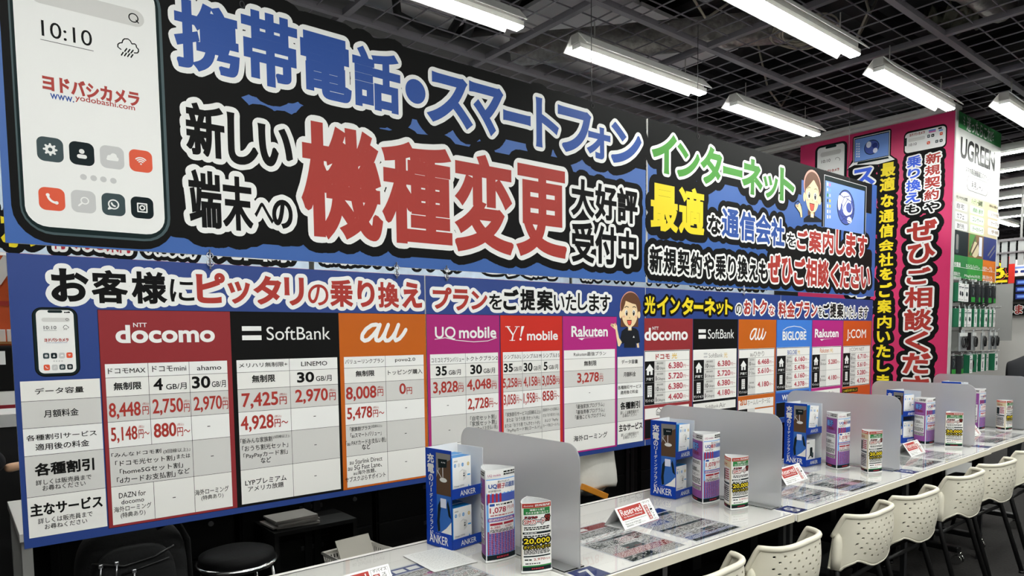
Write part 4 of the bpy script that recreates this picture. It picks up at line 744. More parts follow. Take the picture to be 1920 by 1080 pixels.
  ('T','4.180',3.9083,4.0539,-0.4086,-0.3711,'r2',2.8),('T','円〜',4.0588,4.117,-0.4073,-0.3866,'r2',1.5),('P',[(3.6667,-0.2162),(3.7039,-0.1805),(3.7411,-0.2162)],'w',6),
  ('R',3.6776,3.7303,-0.2471,-0.2142,'w',6),('R',3.6971,3.7107,-0.2471,-0.2255,'k',7),('T','戸建て',3.6643,3.7435,-0.2807,-0.2626,'w',2),
  ('R',3.6838,3.7241,-0.3794,-0.3112,'w',6),('R',3.689,3.6952,-0.3255,-0.3186,'k',7),('R',3.689,3.6952,-0.3385,-0.3317,'k',7),('R',3.689,3.6952,-0.3515,-0.3447,'k',7),
  ('R',3.689,3.6952,-0.3645,-0.3577,'k',7),('R',3.7008,3.707,-0.3255,-0.3186,'k',7),('R',3.7008,3.707,-0.3385,-0.3317,'k',7),('R',3.7008,3.707,-0.3515,-0.3447,'k',7),
  ('R',3.7008,3.707,-0.3645,-0.3577,'k',7),('R',3.7126,3.7188,-0.3255,-0.3186,'k',7),('R',3.7126,3.7188,-0.3385,-0.3317,'k',7),('R',3.7126,3.7188,-0.3515,-0.3447,'k',7),
  ('R',3.7126,3.7188,-0.3645,-0.3577,'k',7),('R',3.7008,3.707,-0.3794,-0.367,'k',7),('T','マンション',3.6533,3.7545,-0.4099,-0.3918,'w',2),
  ('R',3.6983,3.7758,0.0075,0.0292,'w',5),('R',3.6988,3.7779,-0.0304,-0.0058,'w',5),('T','SoftBank',3.7985,4.0935,-0.0317,0.0297,'w',1),
  ('R',3.7555,3.7955,-0.1328,-0.1223,'g2',6),('R',3.7558,3.7958,-0.1529,-0.1424,'g2',6),('T','SoftBank',3.8086,3.9639,-0.1551,-0.1269,'g3',1),
  ('T','光',3.9774,4.02,-0.1583,-0.1238,'y2',1),('R',3.6489,4.1219,-0.4988,-0.4451,'w3',3),('T','SoftBank',3.7777,3.9234,-0.4852,-0.4629,'g3',1),
  ('T','Air',3.9292,4.0049,-0.4879,-0.4563,'g3',1),('R',3.6489,4.1219,-0.62,-0.5233,'g1',3),
 ],
 'lo3_au': [
  ('R',4.149,4.6284,-0.625,0.0957,'or',2),('R',4.1519,4.6083,-0.4302,-0.1058,'w',3),('R',4.1539,4.6063,-0.4282,-0.1078,'k',4),('R',4.1569,4.6033,-0.1688,-0.1118,'w3',5),
  ('R',4.1569,4.2674,-0.4242,-0.1703,'k',5),('R',4.2674,4.3622,-0.4242,-0.1703,'g1',5),('R',4.3622,4.6033,-0.4242,-0.1703,'w3',5),
  ('R',4.2674,4.6033,-0.2333,-0.2319,'k',6),('R',4.2674,4.6033,-0.2972,-0.2958,'k',6),('R',4.1569,4.2674,-0.297,-0.296,'g2',6),
  ('T','通信速度',4.2863,4.3433,-0.1892,-0.1777,'k',1),('T','10',4.2788,4.3034,-0.2231,-0.1956,'k',2.5),('T','Gbps',4.3072,4.3575,-0.225,-0.2058,'k',1),
  ('T','6.468',4.3912,4.5358,-0.2186,-0.1816,'r2',2.8),('T','円〜',4.5406,4.5984,-0.2173,-0.1969,'r2',1.5),('T','通信速度',4.2863,4.3433,-0.2531,-0.2416,'k',1),
  ('T','5・1',4.2788,4.3148,-0.2869,-0.2594,'k',2.5),('T','Gbps',4.3186,4.3575,-0.2888,-0.2697,'k',1),('T','5.610',4.3912,4.5358,-0.2824,-0.2454,'r2',2.8),
  ('T','円〜',4.5406,4.5984,-0.2812,-0.2607,'r2',1.5),('T','通信速度',4.2863,4.3433,-0.3488,-0.3373,'k',1),('T','1',4.2788,4.2844,-0.3827,-0.3552,'k',2.5),
  ('T','Gbps',4.2882,4.3575,-0.3846,-0.3654,'k',1),('T','4.180',4.3912,4.5358,-0.3782,-0.3412,'r2',2.8),('T','円〜',4.5406,4.5984,-0.3769,-0.3565,'r2',1.5),
  ('P',[(4.1754,-0.2199),(4.2122,-0.1846),(4.2489,-0.2199)],'w',6),('R',4.1861,4.2382,-0.2505,-0.2179,'w',6),('R',4.2054,4.2189,-0.2505,-0.2291,'k',7),
  ('T','戸建て',4.1724,4.2519,-0.2837,-0.2658,'w',2),('R',4.1922,4.2321,-0.3813,-0.3138,'w',6),('R',4.1974,4.2036,-0.3279,-0.3212,'k',7),
  ('R',4.1974,4.2036,-0.3408,-0.3341,'k',7),('R',4.1974,4.2036,-0.3537,-0.3469,'k',7),('R',4.1974,4.2036,-0.3666,-0.3598,'k',7),('R',4.2091,4.2152,-0.3279,-0.3212,'k',7),
  ('R',4.2091,4.2152,-0.3408,-0.3341,'k',7),('R',4.2091,4.2152,-0.3537,-0.3469,'k',7),('R',4.2091,4.2152,-0.3666,-0.3598,'k',7),('R',4.2207,4.2269,-0.3279,-0.3212,'k',7),
  ('R',4.2207,4.2269,-0.3408,-0.3341,'k',7),('R',4.2207,4.2269,-0.3537,-0.3469,'k',7),('R',4.2207,4.2269,-0.3666,-0.3598,'k',7),('R',4.2091,4.2152,-0.3813,-0.369,'k',7),
  ('T','マンション',4.1614,4.263,-0.4114,-0.3935,'w',2),
  ('S',[(4.3663,0.0253),(4.3538,0.0317),(4.3333,0.0286),(4.3092,0.0111),(4.2936,-0.0128),(4.292,-0.0327),(4.3044,-0.0416),(4.3206,-0.037),(4.3406,-0.0171),(4.3585,0.0068),(4.3703,0.0309)],0.006,'w',5),
  ('S',[(4.3703,0.0309),(4.3607,0.0028),(4.3531,-0.0253),(4.3555,-0.0398),(4.368,-0.0415),(4.3801,-0.0312),(4.394,-0.0055),(4.4077,0.0308)],0.006,'w',5),
  ('S',[(4.4077,0.0308),(4.396,-0.0015),(4.3904,-0.0256),(4.397,-0.0419),(4.4116,-0.0412),(4.428,-0.026),(4.4421,-0.0017),(4.4539,0.0307)],0.006,'w',5),
  ('S',[(4.4539,0.0307),(4.4441,0.0023),(4.4364,-0.0261),(4.4432,-0.0424),(4.4599,-0.0344),(4.4763,-0.0142),(4.4885,0.0078)],0.006,'w',5),
  ('T','auひかり',4.2922,4.4698,-0.1618,-0.1254,'g3',1.8),('R',4.1569,4.6033,-0.5224,-0.4596,'w3',3),('T','au',4.1754,4.2564,-0.4944,-0.458,'or',2.5),
  ('T','ホームルーター5G',4.2655,4.556,-0.4993,-0.4604,'g3',1),('R',4.1569,4.2674,-0.62,-0.5209,'k',3),('R',4.2674,4.3622,-0.62,-0.5227,'g1',3),
  ('R',4.3622,4.6033,-0.62,-0.5325,'w3',3),
 ],
 'lo4_biglobe': [
  ('R',4.6382,5.1442,-0.625,0.0957,'bb',2),('R',4.6383,5.116,-0.4219,-0.105,'w',3),('R',4.6403,5.114,-0.4199,-0.107,'k',4),('R',4.6433,5.111,-0.1662,-0.111,'w3',5),
  ('R',4.6433,4.7646,-0.4159,-0.1677,'k',5),('R',4.7646,4.8618,-0.4159,-0.1677,'g1',5),('R',4.8618,5.111,-0.4159,-0.1677,'w3',5),('R',4.7646,5.111,-0.2293,-0.2279,'k',6),
  ('R',4.7646,5.111,-0.2918,-0.2904,'k',6),('R',4.7646,5.111,-0.3542,-0.3528,'k',6),('R',4.6433,4.7646,-0.2916,-0.2906,'g2',6),
  ('T','通信速度',4.784,4.8424,-0.1862,-0.175,'k',1),('T','10',4.7763,4.8015,-0.2193,-0.1924,'k',2.5),('T','Gbps',4.8054,4.857,-0.2212,-0.2024,'k',1),
  ('T','6.160',4.8917,5.0412,-0.2149,-0.1787,'r2',2.8),('T','円〜',5.0462,5.106,-0.2137,-0.1937,'r2',1.5),('T','通信速度',4.784,4.8424,-0.2486,-0.2374,'k',1),
  ('T','1',4.7763,4.7821,-0.2817,-0.2549,'k',2.5),('T','Gbps',4.786,4.857,-0.2836,-0.2649,'k',1),('T','5.478',4.8917,5.0412,-0.2773,-0.2411,'r2',2.8),
  ('T','円〜',5.0462,5.106,-0.2761,-0.2561,'r2',1.5),('T','通信速度',4.784,4.8424,-0.3111,-0.2998,'k',1),('T','10',4.7763,4.8015,-0.3441,-0.3173,'k',2.5),
  ('T','Gbps',4.8054,4.857,-0.346,-0.3273,'k',1),('T','6.160',4.8917,5.0412,-0.3398,-0.3036,'r2',2.8),('T','円〜',5.0462,5.106,-0.3385,-0.3185,'r2',1.5),
  ('T','通信速度',4.784,4.8424,-0.3735,-0.3622,'k',1),('T','1',4.7763,4.7821,-0.4066,-0.3797,'k',2.5),('T','Gbps',4.786,4.857,-0.4084,-0.3897,'k',1),
  ('T','4.378',4.8917,5.0412,-0.4022,-0.366,'r2',2.8),('T','円〜',5.0462,5.106,-0.4009,-0.381,'r2',1.5),('P',[(4.668,-0.2162),(4.7039,-0.1817),(4.7399,-0.2162)],'w',6),
  ('R',4.6785,4.7294,-0.2461,-0.2142,'w',6),('R',4.6973,4.7105,-0.2461,-0.2251,'k',7),('T','戸建て',4.6602,4.7476,-0.2786,-0.2611,'w',2),
  ('R',4.6844,4.7234,-0.374,-0.3081,'w',6),('R',4.6895,4.6955,-0.3218,-0.3152,'k',7),('R',4.6895,4.6955,-0.3344,-0.3278,'k',7),('R',4.6895,4.6955,-0.347,-0.3404,'k',7),
  ('R',4.6895,4.6955,-0.3596,-0.353,'k',7),('R',4.7009,4.7069,-0.3218,-0.3152,'k',7),('R',4.7009,4.7069,-0.3344,-0.3278,'k',7),('R',4.7009,4.7069,-0.347,-0.3404,'k',7),
  ('R',4.7009,4.7069,-0.3596,-0.353,'k',7),('R',4.7123,4.7183,-0.3218,-0.3152,'k',7),('R',4.7123,4.7183,-0.3344,-0.3278,'k',7),('R',4.7123,4.7183,-0.347,-0.3404,'k',7),
  ('R',4.7123,4.7183,-0.3596,-0.353,'k',7),('R',4.7009,4.7069,-0.374,-0.362,'k',7),('T','マンション',4.6481,4.7597,-0.4034,-0.386,'w',2),
  ('T','BIGLOBE',4.7153,5.0583,-0.054,0.0121,'w',2.8),('S',[(4.7202,0.0193),(4.7817,0.0408),(4.8765,0.0506),(4.9741,0.0429),(5.0523,0.0182)],0.0022,'w',5),
  ('T','BIGLOBE',4.7876,4.9262,-0.1604,-0.1274,'b',2),('T','光',4.9326,4.9698,-0.1573,-0.1294,'y2',2),('R',4.6393,5.115,-0.5042,-0.4373,'b2',3),
  ('T','WiMAX',4.7208,4.9488,-0.4945,-0.4545,'w',3),('R',4.6433,4.7646,-0.62,-0.5099,'k',3),('R',4.7646,5.111,-0.62,-0.5184,'w3',3),
 ],
 'lo4_rakuten': [
  ('R',5.1504,5.6516,-0.625,0.0957,'mg2',2),('R',5.1513,5.6268,-0.4311,-0.1091,'w',3),('R',5.1533,5.6248,-0.4291,-0.1111,'k',4),('R',5.1563,5.6218,-0.1702,-0.1151,'w3',5),
  ('R',5.1563,5.2774,-0.4251,-0.1717,'k',5),('R',5.2774,5.3852,-0.4251,-0.1717,'g1',5),('R',5.3852,5.6218,-0.4251,-0.1717,'w3',5),
  ('R',5.2774,5.6218,-0.2983,-0.2969,'k',6),('R',5.1563,5.2774,-0.2981,-0.2971,'g2',6),('T','通信速度',5.299,5.3636,-0.2225,-0.211,'k',1),
  ('T','1',5.2904,5.2968,-0.2562,-0.2288,'k',2.5),('T','Gbps',5.3011,5.3798,-0.2581,-0.239,'k',1),('T','5.280',5.4135,5.5555,-0.2518,-0.2148,'r2',2.8),
  ('T','円〜',5.5602,5.617,-0.2505,-0.2301,'r2',1.5),('T','通信速度',5.299,5.3636,-0.3499,-0.3384,'k',1),('T','1',5.2904,5.2968,-0.3837,-0.3563,'k',2.5),
  ('T','Gbps',5.3011,5.3798,-0.3856,-0.3665,'k',1),('T','4.180',5.4135,5.5555,-0.3792,-0.3422,'r2',2.8),('T','円〜',5.5602,5.617,-0.3779,-0.3575,'r2',1.5),
  ('P',[(5.1801,-0.2212),(5.2168,-0.186),(5.2535,-0.2212)],'w',6),('R',5.1908,5.2428,-0.2518,-0.2192,'w',6),('R',5.2101,5.2236,-0.2518,-0.2304,'k',7),
  ('T','戸建て',5.1732,5.2605,-0.2849,-0.2671,'w',2),('R',5.197,5.2367,-0.3823,-0.315,'w',6),('R',5.2022,5.2083,-0.329,-0.3223,'k',7),
  ('R',5.2022,5.2083,-0.3419,-0.3352,'k',7),('R',5.2022,5.2083,-0.3547,-0.348,'k',7),('R',5.2022,5.2083,-0.3676,-0.3608,'k',7),('R',5.2138,5.2199,-0.329,-0.3223,'k',7),
  ('R',5.2138,5.2199,-0.3419,-0.3352,'k',7),('R',5.2138,5.2199,-0.3547,-0.348,'k',7),('R',5.2138,5.2199,-0.3676,-0.3608,'k',7),('R',5.2254,5.2315,-0.329,-0.3223,'k',7),
  ('R',5.2254,5.2315,-0.3419,-0.3352,'k',7),('R',5.2254,5.2315,-0.3547,-0.348,'k',7),('R',5.2254,5.2315,-0.3676,-0.3608,'k',7),('R',5.2138,5.2199,-0.3823,-0.37,'k',7),
  ('T','マンション',5.1611,5.2726,-0.4123,-0.3945,'w',2),('T','Rakuten',5.1893,5.5753,-0.039,0.0287,'w',3),
  ('P',[(5.2728,-0.0519),(5.5022,-0.0474),(5.3321,-0.0537),(5.3017,-0.0649)],'w',5),('T','Rakuten',5.2763,5.4203,-0.1578,-0.1227,'or',1.8),
  ('T','光',5.4324,5.4891,-0.1581,-0.1249,'y2',1.5),('R',5.1563,5.6218,-0.5102,-0.4532,'w3',3),('T','Rakuten Turbo',5.3019,5.522,-0.4939,-0.4701,'g3',1.2),
  ('R',5.1563,5.6218,-0.62,-0.534,'g1',3),
 ],
 'lo4_jcom': [
  ('R',5.6576,6.174,-0.625,0.0957,'yr2',2),('R',5.6619,6.1541,-0.4495,-0.1126,'w',3),('R',5.6639,6.1521,-0.4475,-0.1146,'k',4),('R',5.6669,6.1491,-0.1708,-0.1186,'w3',5),
  ('R',5.6669,5.7874,-0.4435,-0.1723,'k',5),('R',5.7874,5.8894,-0.4435,-0.1723,'g1',5),('R',5.8894,6.1491,-0.4435,-0.1723,'w3',5),
  ('R',5.7874,6.1491,-0.2397,-0.2383,'k',6),('R',5.7874,6.1491,-0.3079,-0.3065,'k',6),('R',5.7874,6.1491,-0.376,-0.3746,'k',6),('R',5.6669,5.7874,-0.3077,-0.3067,'g2',6),
  ('T','通信速度',5.8078,5.869,-0.1926,-0.1803,'k',1),('T','10',5.7996,5.8262,-0.2287,-0.1994,'k',2.5),('T','Gbps',5.8302,5.8843,-0.2308,-0.2103,'k',1),
  ('T','6.710',5.9206,6.0764,-0.224,-0.1844,'r2',2.8),('T','円〜',6.0816,6.1439,-0.2226,-0.2008,'r2',1.5),('T','通信速度',5.8078,5.869,-0.2608,-0.2485,'k',1),
  ('T','1',5.7996,5.8058,-0.2969,-0.2676,'k',2.5),('T','Gbps',5.8098,5.8843,-0.299,-0.2785,'k',1),('T','5.610',5.9206,6.0764,-0.2922,-0.2526,'r2',2.8),
  ('T','円〜',6.0816,6.1439,-0.2908,-0.269,'r2',1.5),('T','通信速度',5.8078,5.869,-0.329,-0.3167,'k',1),('T','1',5.7996,5.8058,-0.3651,-0.3358,'k',2.5),
  ('T','Gbps',5.8098,5.8843,-0.3672,-0.3467,'k',1),('T','5.280',5.9206,6.0764,-0.3603,-0.3208,'r2',2.8),('T','円〜',6.0816,6.1439,-0.359,-0.3372,'r2',1.5),
  ('T','通信速度',5.8078,5.869,-0.3972,-0.3849,'k',1),('T','120',5.7996,5.8384,-0.4333,-0.404,'k',2.5),('T','Mbps',5.8425,5.8843,-0.4353,-0.4149,'k',1),
  ('T','4.730',5.9206,6.0764,-0.4285,-0.389,'r2',2.8),('T','円〜',6.0816,6.1439,-0.4271,-0.4053,'r2',1.5),('P',[(5.6879,-0.2253),(5.7271,-0.1877),(5.7664,-0.2253)],'w',6),
  ('R',5.6993,5.755,-0.2581,-0.2233,'w',6),('R',5.7199,5.7343,-0.2581,-0.2352,'k',7),('T','戸建て',5.6838,5.7705,-0.2935,-0.2744,'w',2),
  ('R',5.7059,5.7484,-0.3977,-0.3257,'w',6),('R',5.7114,5.718,-0.3408,-0.3336,'k',7),('R',5.7114,5.718,-0.3545,-0.3473,'k',7),('R',5.7114,5.718,-0.3682,-0.361,'k',7),
  ('R',5.7114,5.718,-0.382,-0.3748,'k',7),('R',5.7239,5.7304,-0.3408,-0.3336,'k',7),('R',5.7239,5.7304,-0.3545,-0.3473,'k',7),('R',5.7239,5.7304,-0.3682,-0.361,'k',7),
  ('R',5.7239,5.7304,-0.382,-0.3748,'k',7),('R',5.7363,5.7429,-0.3408,-0.3336,'k',7),('R',5.7363,5.7429,-0.3545,-0.3473,'k',7),('R',5.7363,5.7429,-0.3682,-0.361,'k',7),
  ('R',5.7363,5.7429,-0.382,-0.3748,'k',7),('R',5.7239,5.7304,-0.3977,-0.3846,'k',7),('T','マンション',5.6717,5.7826,-0.4299,-0.4108,'w',2),
  ('T','J:COM',5.7171,6.0691,-0.0714,0.024,'w',1.6),('T','J:COM NET',5.7676,6.0422,-0.166,-0.1274,'g3',1.5),('R',5.6669,6.1491,-0.62,-0.4429,'yr2',3),
  ('R',5.6611,5.9413,-0.5021,-0.4648,'k',4,0.01),('T','この割引がありました!',5.674,5.9275,-0.4934,-0.4722,'y',2),
 ],
 'pink_big': [
  ('T','ぜ',-2.5534,-2.3122,0.7861,0.9621,'r',3,(('k',0.055,1),('w',0.0155,2))),('T','ひ',-2.5408,-2.3204,0.5945,0.7635,'r',3,(('k',0.055,1),('w',0.0155,2))),
  ('T','ご',-2.5427,-2.3496,0.411,0.5578,'r',3,(('k',0.055,1),('w',0.0155,2))),('T','相',-2.5551,-2.3318,0.2096,0.3897,'r',3,(('k',0.055,1),('w',0.0155,2))),
  ('T','談',-2.5543,-2.328,0.0081,0.1983,'r',3,(('k',0.055,1),('w',0.0155,2))),('T','く',-2.5401,-2.3465,-0.1829,0.0034,'r',3,(('k',0.055,1),('w',0.0155,2))),
  ('T','だ',-2.5576,-2.3283,-0.3727,-0.1877,'r',3,(('k',0.055,1),('w',0.0155,2))),('T','さ',-2.5495,-2.3357,-0.5673,-0.3893,'r',3,(('k',0.055,1),('w',0.0155,2))),
  ('T','い',-2.5407,-2.3347,-0.7507,-0.5866,'r',3,(('k',0.055,1),('w',0.0155,2))),
 ],
 'pink_yellow': [
  ('T','最',-2.7851,-2.6607,1.3908,1.5117,'y',3,(('k',0.035,1),)),('T','適',-2.7896,-2.6604,1.261,1.3839,'y',3,(('k',0.035,1),)),
  ('T','な',-2.7782,-2.6671,1.1192,1.2344,'y',3,(('k',0.035,1),)),('T','通',-2.7901,-2.6605,0.9823,1.0963,'y',3,(('k',0.035,1),)),
  ('T','信',-2.7869,-2.6617,0.8509,0.9699,'y',3,(('k',0.035,1),)),('T','会',-2.7867,-2.6583,0.7285,0.8304,'y',3,(('k',0.035,1),)),
  ('T','社',-2.7835,-2.658,0.5915,0.7127,'y',3,(('k',0.035,1),)),('T','を',-2.7725,-2.6622,0.4685,0.5756,'y',3,(('k',0.035,1),)),
  ('T','ご',-2.7735,-2.6616,0.3133,0.4448,'y',3,(('k',0.035,1),)),('T','案',-2.785,-2.6627,0.1714,0.2924,'y',3,(('k',0.035,1),)),
  ('T','内',-2.7814,-2.659,0.0315,0.1478,'y',3,(('k',0.035,1),)),('T','い',-2.7828,-2.6649,-0.095,0.0069,'y',3,(('k',0.035,1),)),
  ('T','た',-2.7844,-2.6615,-0.2337,-0.1167,'y',3,(('k',0.035,1),)),('T','し',-2.7762,-2.6628,-0.3628,-0.2555,'y',3,(('k',0.035,1),)),
  ('T','ま',-2.7748,-2.6641,-0.4943,-0.3897,'y',3,(('k',0.035,1),)),('T','す',-2.7745,-2.6655,-0.6242,-0.5144,'y',3,(('k',0.035,1),)),
 ],
 'pink_new': [
  ('T','新',-2.4154,-2.2979,1.4327,1.5211,'r',3,(('k',0.04,1),('w',0.0115,2))),('T','規',-2.4191,-2.3014,1.3347,1.4198,'r',3,(('k',0.04,1),('w',0.0115,2))),
  ('T','契',-2.4196,-2.2985,1.2285,1.3244,'r',3,(('k',0.04,1),('w',0.0115,2))),('T','約',-2.4199,-2.3051,1.1263,1.2154,'r',3,(('k',0.04,1),('w',0.0115,2))),
  ('T','や',-2.4203,-2.2957,1.0227,1.1083,'k',3,(('k',0.04,1),('w',0.0115,2))),('T','乗',-2.5665,-2.4512,1.4304,1.5278,'b3',3,(('k',0.04,1),('w',0.0115,2))),
  ('T','り',-2.5569,-2.4584,1.3368,1.4199,'b3',3,(('k',0.04,1),('w',0.0115,2))),('T','換',-2.5678,-2.4488,1.2251,1.3229,'b3',3,(('k',0.04,1),('w',0.0115,2))),
  ('T','え',-2.572,-2.4527,1.1282,1.2154,'b3',3,(('k',0.04,1),('w',0.0115,2))),('T','も',-2.5692,-2.4533,1.0303,1.1103,'k',3,(('k',0.04,1),('w',0.0115,2))),
 ],
 'pink_blue': [
  ('T','ス',-3.0413,-2.8373,1.3463,1.5025,'b3',3,(('k',0.055,1),('w',0.0155,2))),('T','マ',-3.0413,-2.8373,1.1301,1.2863,'b3',3,(('k',0.055,1),('w',0.0155,2))),
  ('T','|',-2.9213,-2.8413,0.9289,1.0851,'b3',3,(('k',0.055,1),('w',0.0155,2))),('T','ト',-3.0413,-2.8373,0.7277,0.8839,'b3',3,(('k',0.055,1),('w',0.0155,2))),
  ('T','フ',-3.0413,-2.8373,0.5265,0.6827,'b3',3,(('k',0.055,1),('w',0.0155,2))),('T','ォ',-3.0413,-2.8373,0.3253,0.4815,'b3',3,(('k',0.055,1),('w',0.0155,2))),
  ('T','ン',-3.0413,-2.8373,0.1241,0.2803,'b3',3,(('k',0.055,1),('w',0.0155,2))),
 ],
 'pink_pics': [
  ('R',-3.3996,-3.0908,0.9621,1.7924,'k',2,0.05),('R',-3.3912,-3.1002,0.9701,1.783,'pd',3,0.045),('R',-3.3769,-3.1159,0.986,1.7728,'w',4,0.03),
  ('R',-3.2985,-3.1932,1.7531,1.7728,'pd',5,0.01),('R',-3.3467,-3.1481,1.6828,1.726,'g1',5,0.02),('T','10:10',-3.3344,-3.2492,1.6247,1.6532,'k',1),
  ('T','ヨドバシカメラ',-3.3308,-3.162,1.5257,1.5533,'r',3),
  ('S',[(-3.1986,1.6341),(-3.1989,1.6458),(-3.1831,1.6527),(-3.167,1.6432),(-3.1564,1.6295),(-3.1625,1.619)],0.0015,'k',6),('R',-3.0416,-2.7029,1.5596,1.8078,'k',2,0.02),
  ('R',-3.0322,-2.7135,1.5674,1.793,'g2',3),('R',-3.026,-2.7206,1.5713,1.7857,'pd',4),('R',-3.0206,-2.7241,1.5764,1.778,'sb',5),('E',-2.937,-2.8036,1.6126,1.7442,'pd',6),
  ('E',-2.9317,-2.8087,1.6186,1.7389,'sb3',7),('E',-2.9187,-2.874,1.6783,1.7349,'w2',8),('E',-2.858,-2.8175,1.6211,1.6661,'w2',8),
  ('E',-2.8665,-2.8186,1.6669,1.7118,'sb4',8),('R',-3.0083,-2.9976,1.7301,1.7431,'w',6),('R',-2.9892,-2.9785,1.726,1.739,'w',6),('R',-3.0078,-2.997,1.7072,1.7202,'w',6),
  ('R',-2.9887,-2.978,1.7031,1.7161,'w',6),('R',-3.0072,-2.9965,1.6843,1.6973,'w',6),('R',-2.9881,-2.9775,1.6803,1.6932,'w',6),('R',-3.0067,-2.996,1.6614,1.6744,'w',6),
  ('R',-2.9876,-2.9769,1.6574,1.6703,'w',6),('R',-3.0062,-2.9954,1.6384,1.6514,'w',6),('R',-2.987,-2.9764,1.6345,1.6475,'w',6),('R',-3.0056,-2.9949,1.6155,1.6285,'w',6),
  ('R',-2.9865,-2.9758,1.6116,1.6246,'w',6),('P',[(-3.0448,1.5955),(-2.701,1.5744),(-2.6469,1.5231),(-2.8323,1.5006),(-3.0894,1.5119)],'k',2),
  ('P',[(-3.0291,1.5809),(-2.7115,1.5692),(-2.6681,1.5288),(-2.8108,1.5151),(-3.0207,1.5486),(-3.0858,1.5266)],'w',3),
  ('P',[(-2.9907,1.5694),(-2.7256,1.5647),(-2.7166,1.5482),(-2.9978,1.5479)],'pd',4),('R',-2.5968,-2.2581,1.5455,1.7469,'k',2,0.04),
  ('R',-2.5871,-2.2677,1.5619,1.7306,'w',4,0.03),('R',-2.5869,-2.5731,1.6251,1.694,'pd',5),('T','ヨドバシカメラ',-2.5524,-2.4291,1.6986,1.7236,'r',3),
  ('R',-2.5614,-2.4265,1.6529,1.6816,'g1',5,0.01),('T','10:10',-2.5533,-2.4921,1.6157,1.6388,'k',1),('gear',-2.4093,-2.3876,1.6566,1.6828,'i1'),
  ('person',-2.378,-2.3551,1.6564,1.6825,'i2'),('wifi',-2.3129,-2.2898,1.657,1.6822,'o1'),('call',-2.4111,-2.386,1.6016,1.6271,'o1'),
  ('chat',-2.3459,-2.3226,1.6002,1.6248,'i1'),('photo',-2.3131,-2.2894,1.5999,1.6244,'i2'),('R',-2.3989,-2.3447,1.7081,1.7208,'sb',5),
  ('R',-2.3986,-2.3443,1.6961,1.7081,'pk',5),('R',-2.3258,-2.2988,1.7103,1.7243,'i2',5),('R',-2.3208,-2.2906,1.6928,1.7054,'sb',5),
 ],
 'green': [
  ('T','迷ったらこれ!',6.8874,7.5356,1.7233,1.8448,'w',2.6),('T','UGREEN',6.7676,7.6438,1.4776,1.6556,'k',2.6),('S',[(6.8216,1.8263),(6.8395,1.8112)],0.006,'w',5),
  ('S',[(6.8147,1.795),(6.8387,1.7856)],0.006,'w',5),('S',[(6.8238,1.769),(6.844,1.7657)],0.006,'w',5),('S',[(7.5681,1.8259),(7.5474,1.8061)],0.006,'w',5),
  ('S',[(7.587,1.7954),(7.5579,1.7804)],0.006,'w',5),('S',[(7.5833,1.7597),(7.5604,1.7584)],0.006,'w',5),('T','スマホ周辺機器選びのポイント',6.9005,7.5422,1.3734,1.4249,'k',1.5),
  ('R',6.9402,7.4791,1.2305,1.3565,'k',3,0.08),('R',6.9468,7.4717,1.2341,1.3529,'w',4,0.078),('T','利用シーン',7.059,7.3513,1.2545,1.3205,'k',2),
  ('T','コンセントから充電',6.6357,6.9665,1.13,1.1596,'k',2),('T','バッテリー長時間',7.0658,7.3481,1.1242,1.1725,'k',1.6),('T','便利に繋がる',7.5375,7.8085,1.1454,1.1716,'k',1.6),
  ('R',6.5984,6.9737,1.0393,1.103,'w',5,0.02),('T','自宅',6.7214,6.8937,1.05,1.0941,'k',2),('R',6.6058,6.9821,0.9558,1.0196,'w',5,0.02),
  ('T','カフェ',6.7291,6.9019,0.9663,1.0105,'k',2),('R',6.6132,6.9905,0.8719,0.936,'w',5,0.02),('T','旅行先',6.7369,6.9101,0.8823,0.9266,'k',2),
  ('R',7.0388,7.3925,1.042,1.1085,'w',5,0.02),('T','通勤/通学',7.1008,7.3708,1.0563,1.0951,'gr2',2),('R',7.0469,7.4016,0.9595,1.0262,'w',5,0.02),
  ('T','コンサート',7.1091,7.3798,0.9736,1.0126,'gr2',2),('R',7.055,7.4107,0.8766,0.9436,'w',5,0.02),('T','テーマパーク',7.1174,7.3888,0.8907,0.9297,'gr2',2),
  ('R',7.5004,7.8172,1.0511,1.1143,'w',5,0.02),('T','スマホ充電',7.5913,7.7975,1.0687,1.1004,'br',2),('R',7.5089,7.8265,0.9725,1.0359,'w',5,0.02),
  ('T','ケーブル',7.6001,7.8068,0.9899,1.0217,'br',2),('R',7.5175,7.8359,0.8936,0.9573,'w',5,0.02),('T','手帳',7.6089,7.8161,0.9107,0.9427,'br',2),
  ('T','充電器',6.7024,6.8556,0.5533,0.5948,'w',2.4),('T','モバイルバッテリー',6.9871,7.3376,0.5476,0.5935,'w',2),('T','USBケーブル',7.4063,7.6829,0.5469,0.6014,'w',2),
  ('T','超高出力',6.7027,6.849,0.477,0.5111,'w',2),('T','複数台対応',6.699,6.8807,0.4459,0.4737,'w',2),('T','MagSafe対応',6.9586,7.3582,0.4722,0.5037,'w',2),
  ('T','大容量',7.0458,7.2837,0.4421,0.4685,'w',2),('T','高耐久',7.4147,7.7131,0.4764,0.5133,'w',2),('T','急速充電',7.4304,7.6962,0.4447,0.4721,'w',2),
 ],
}

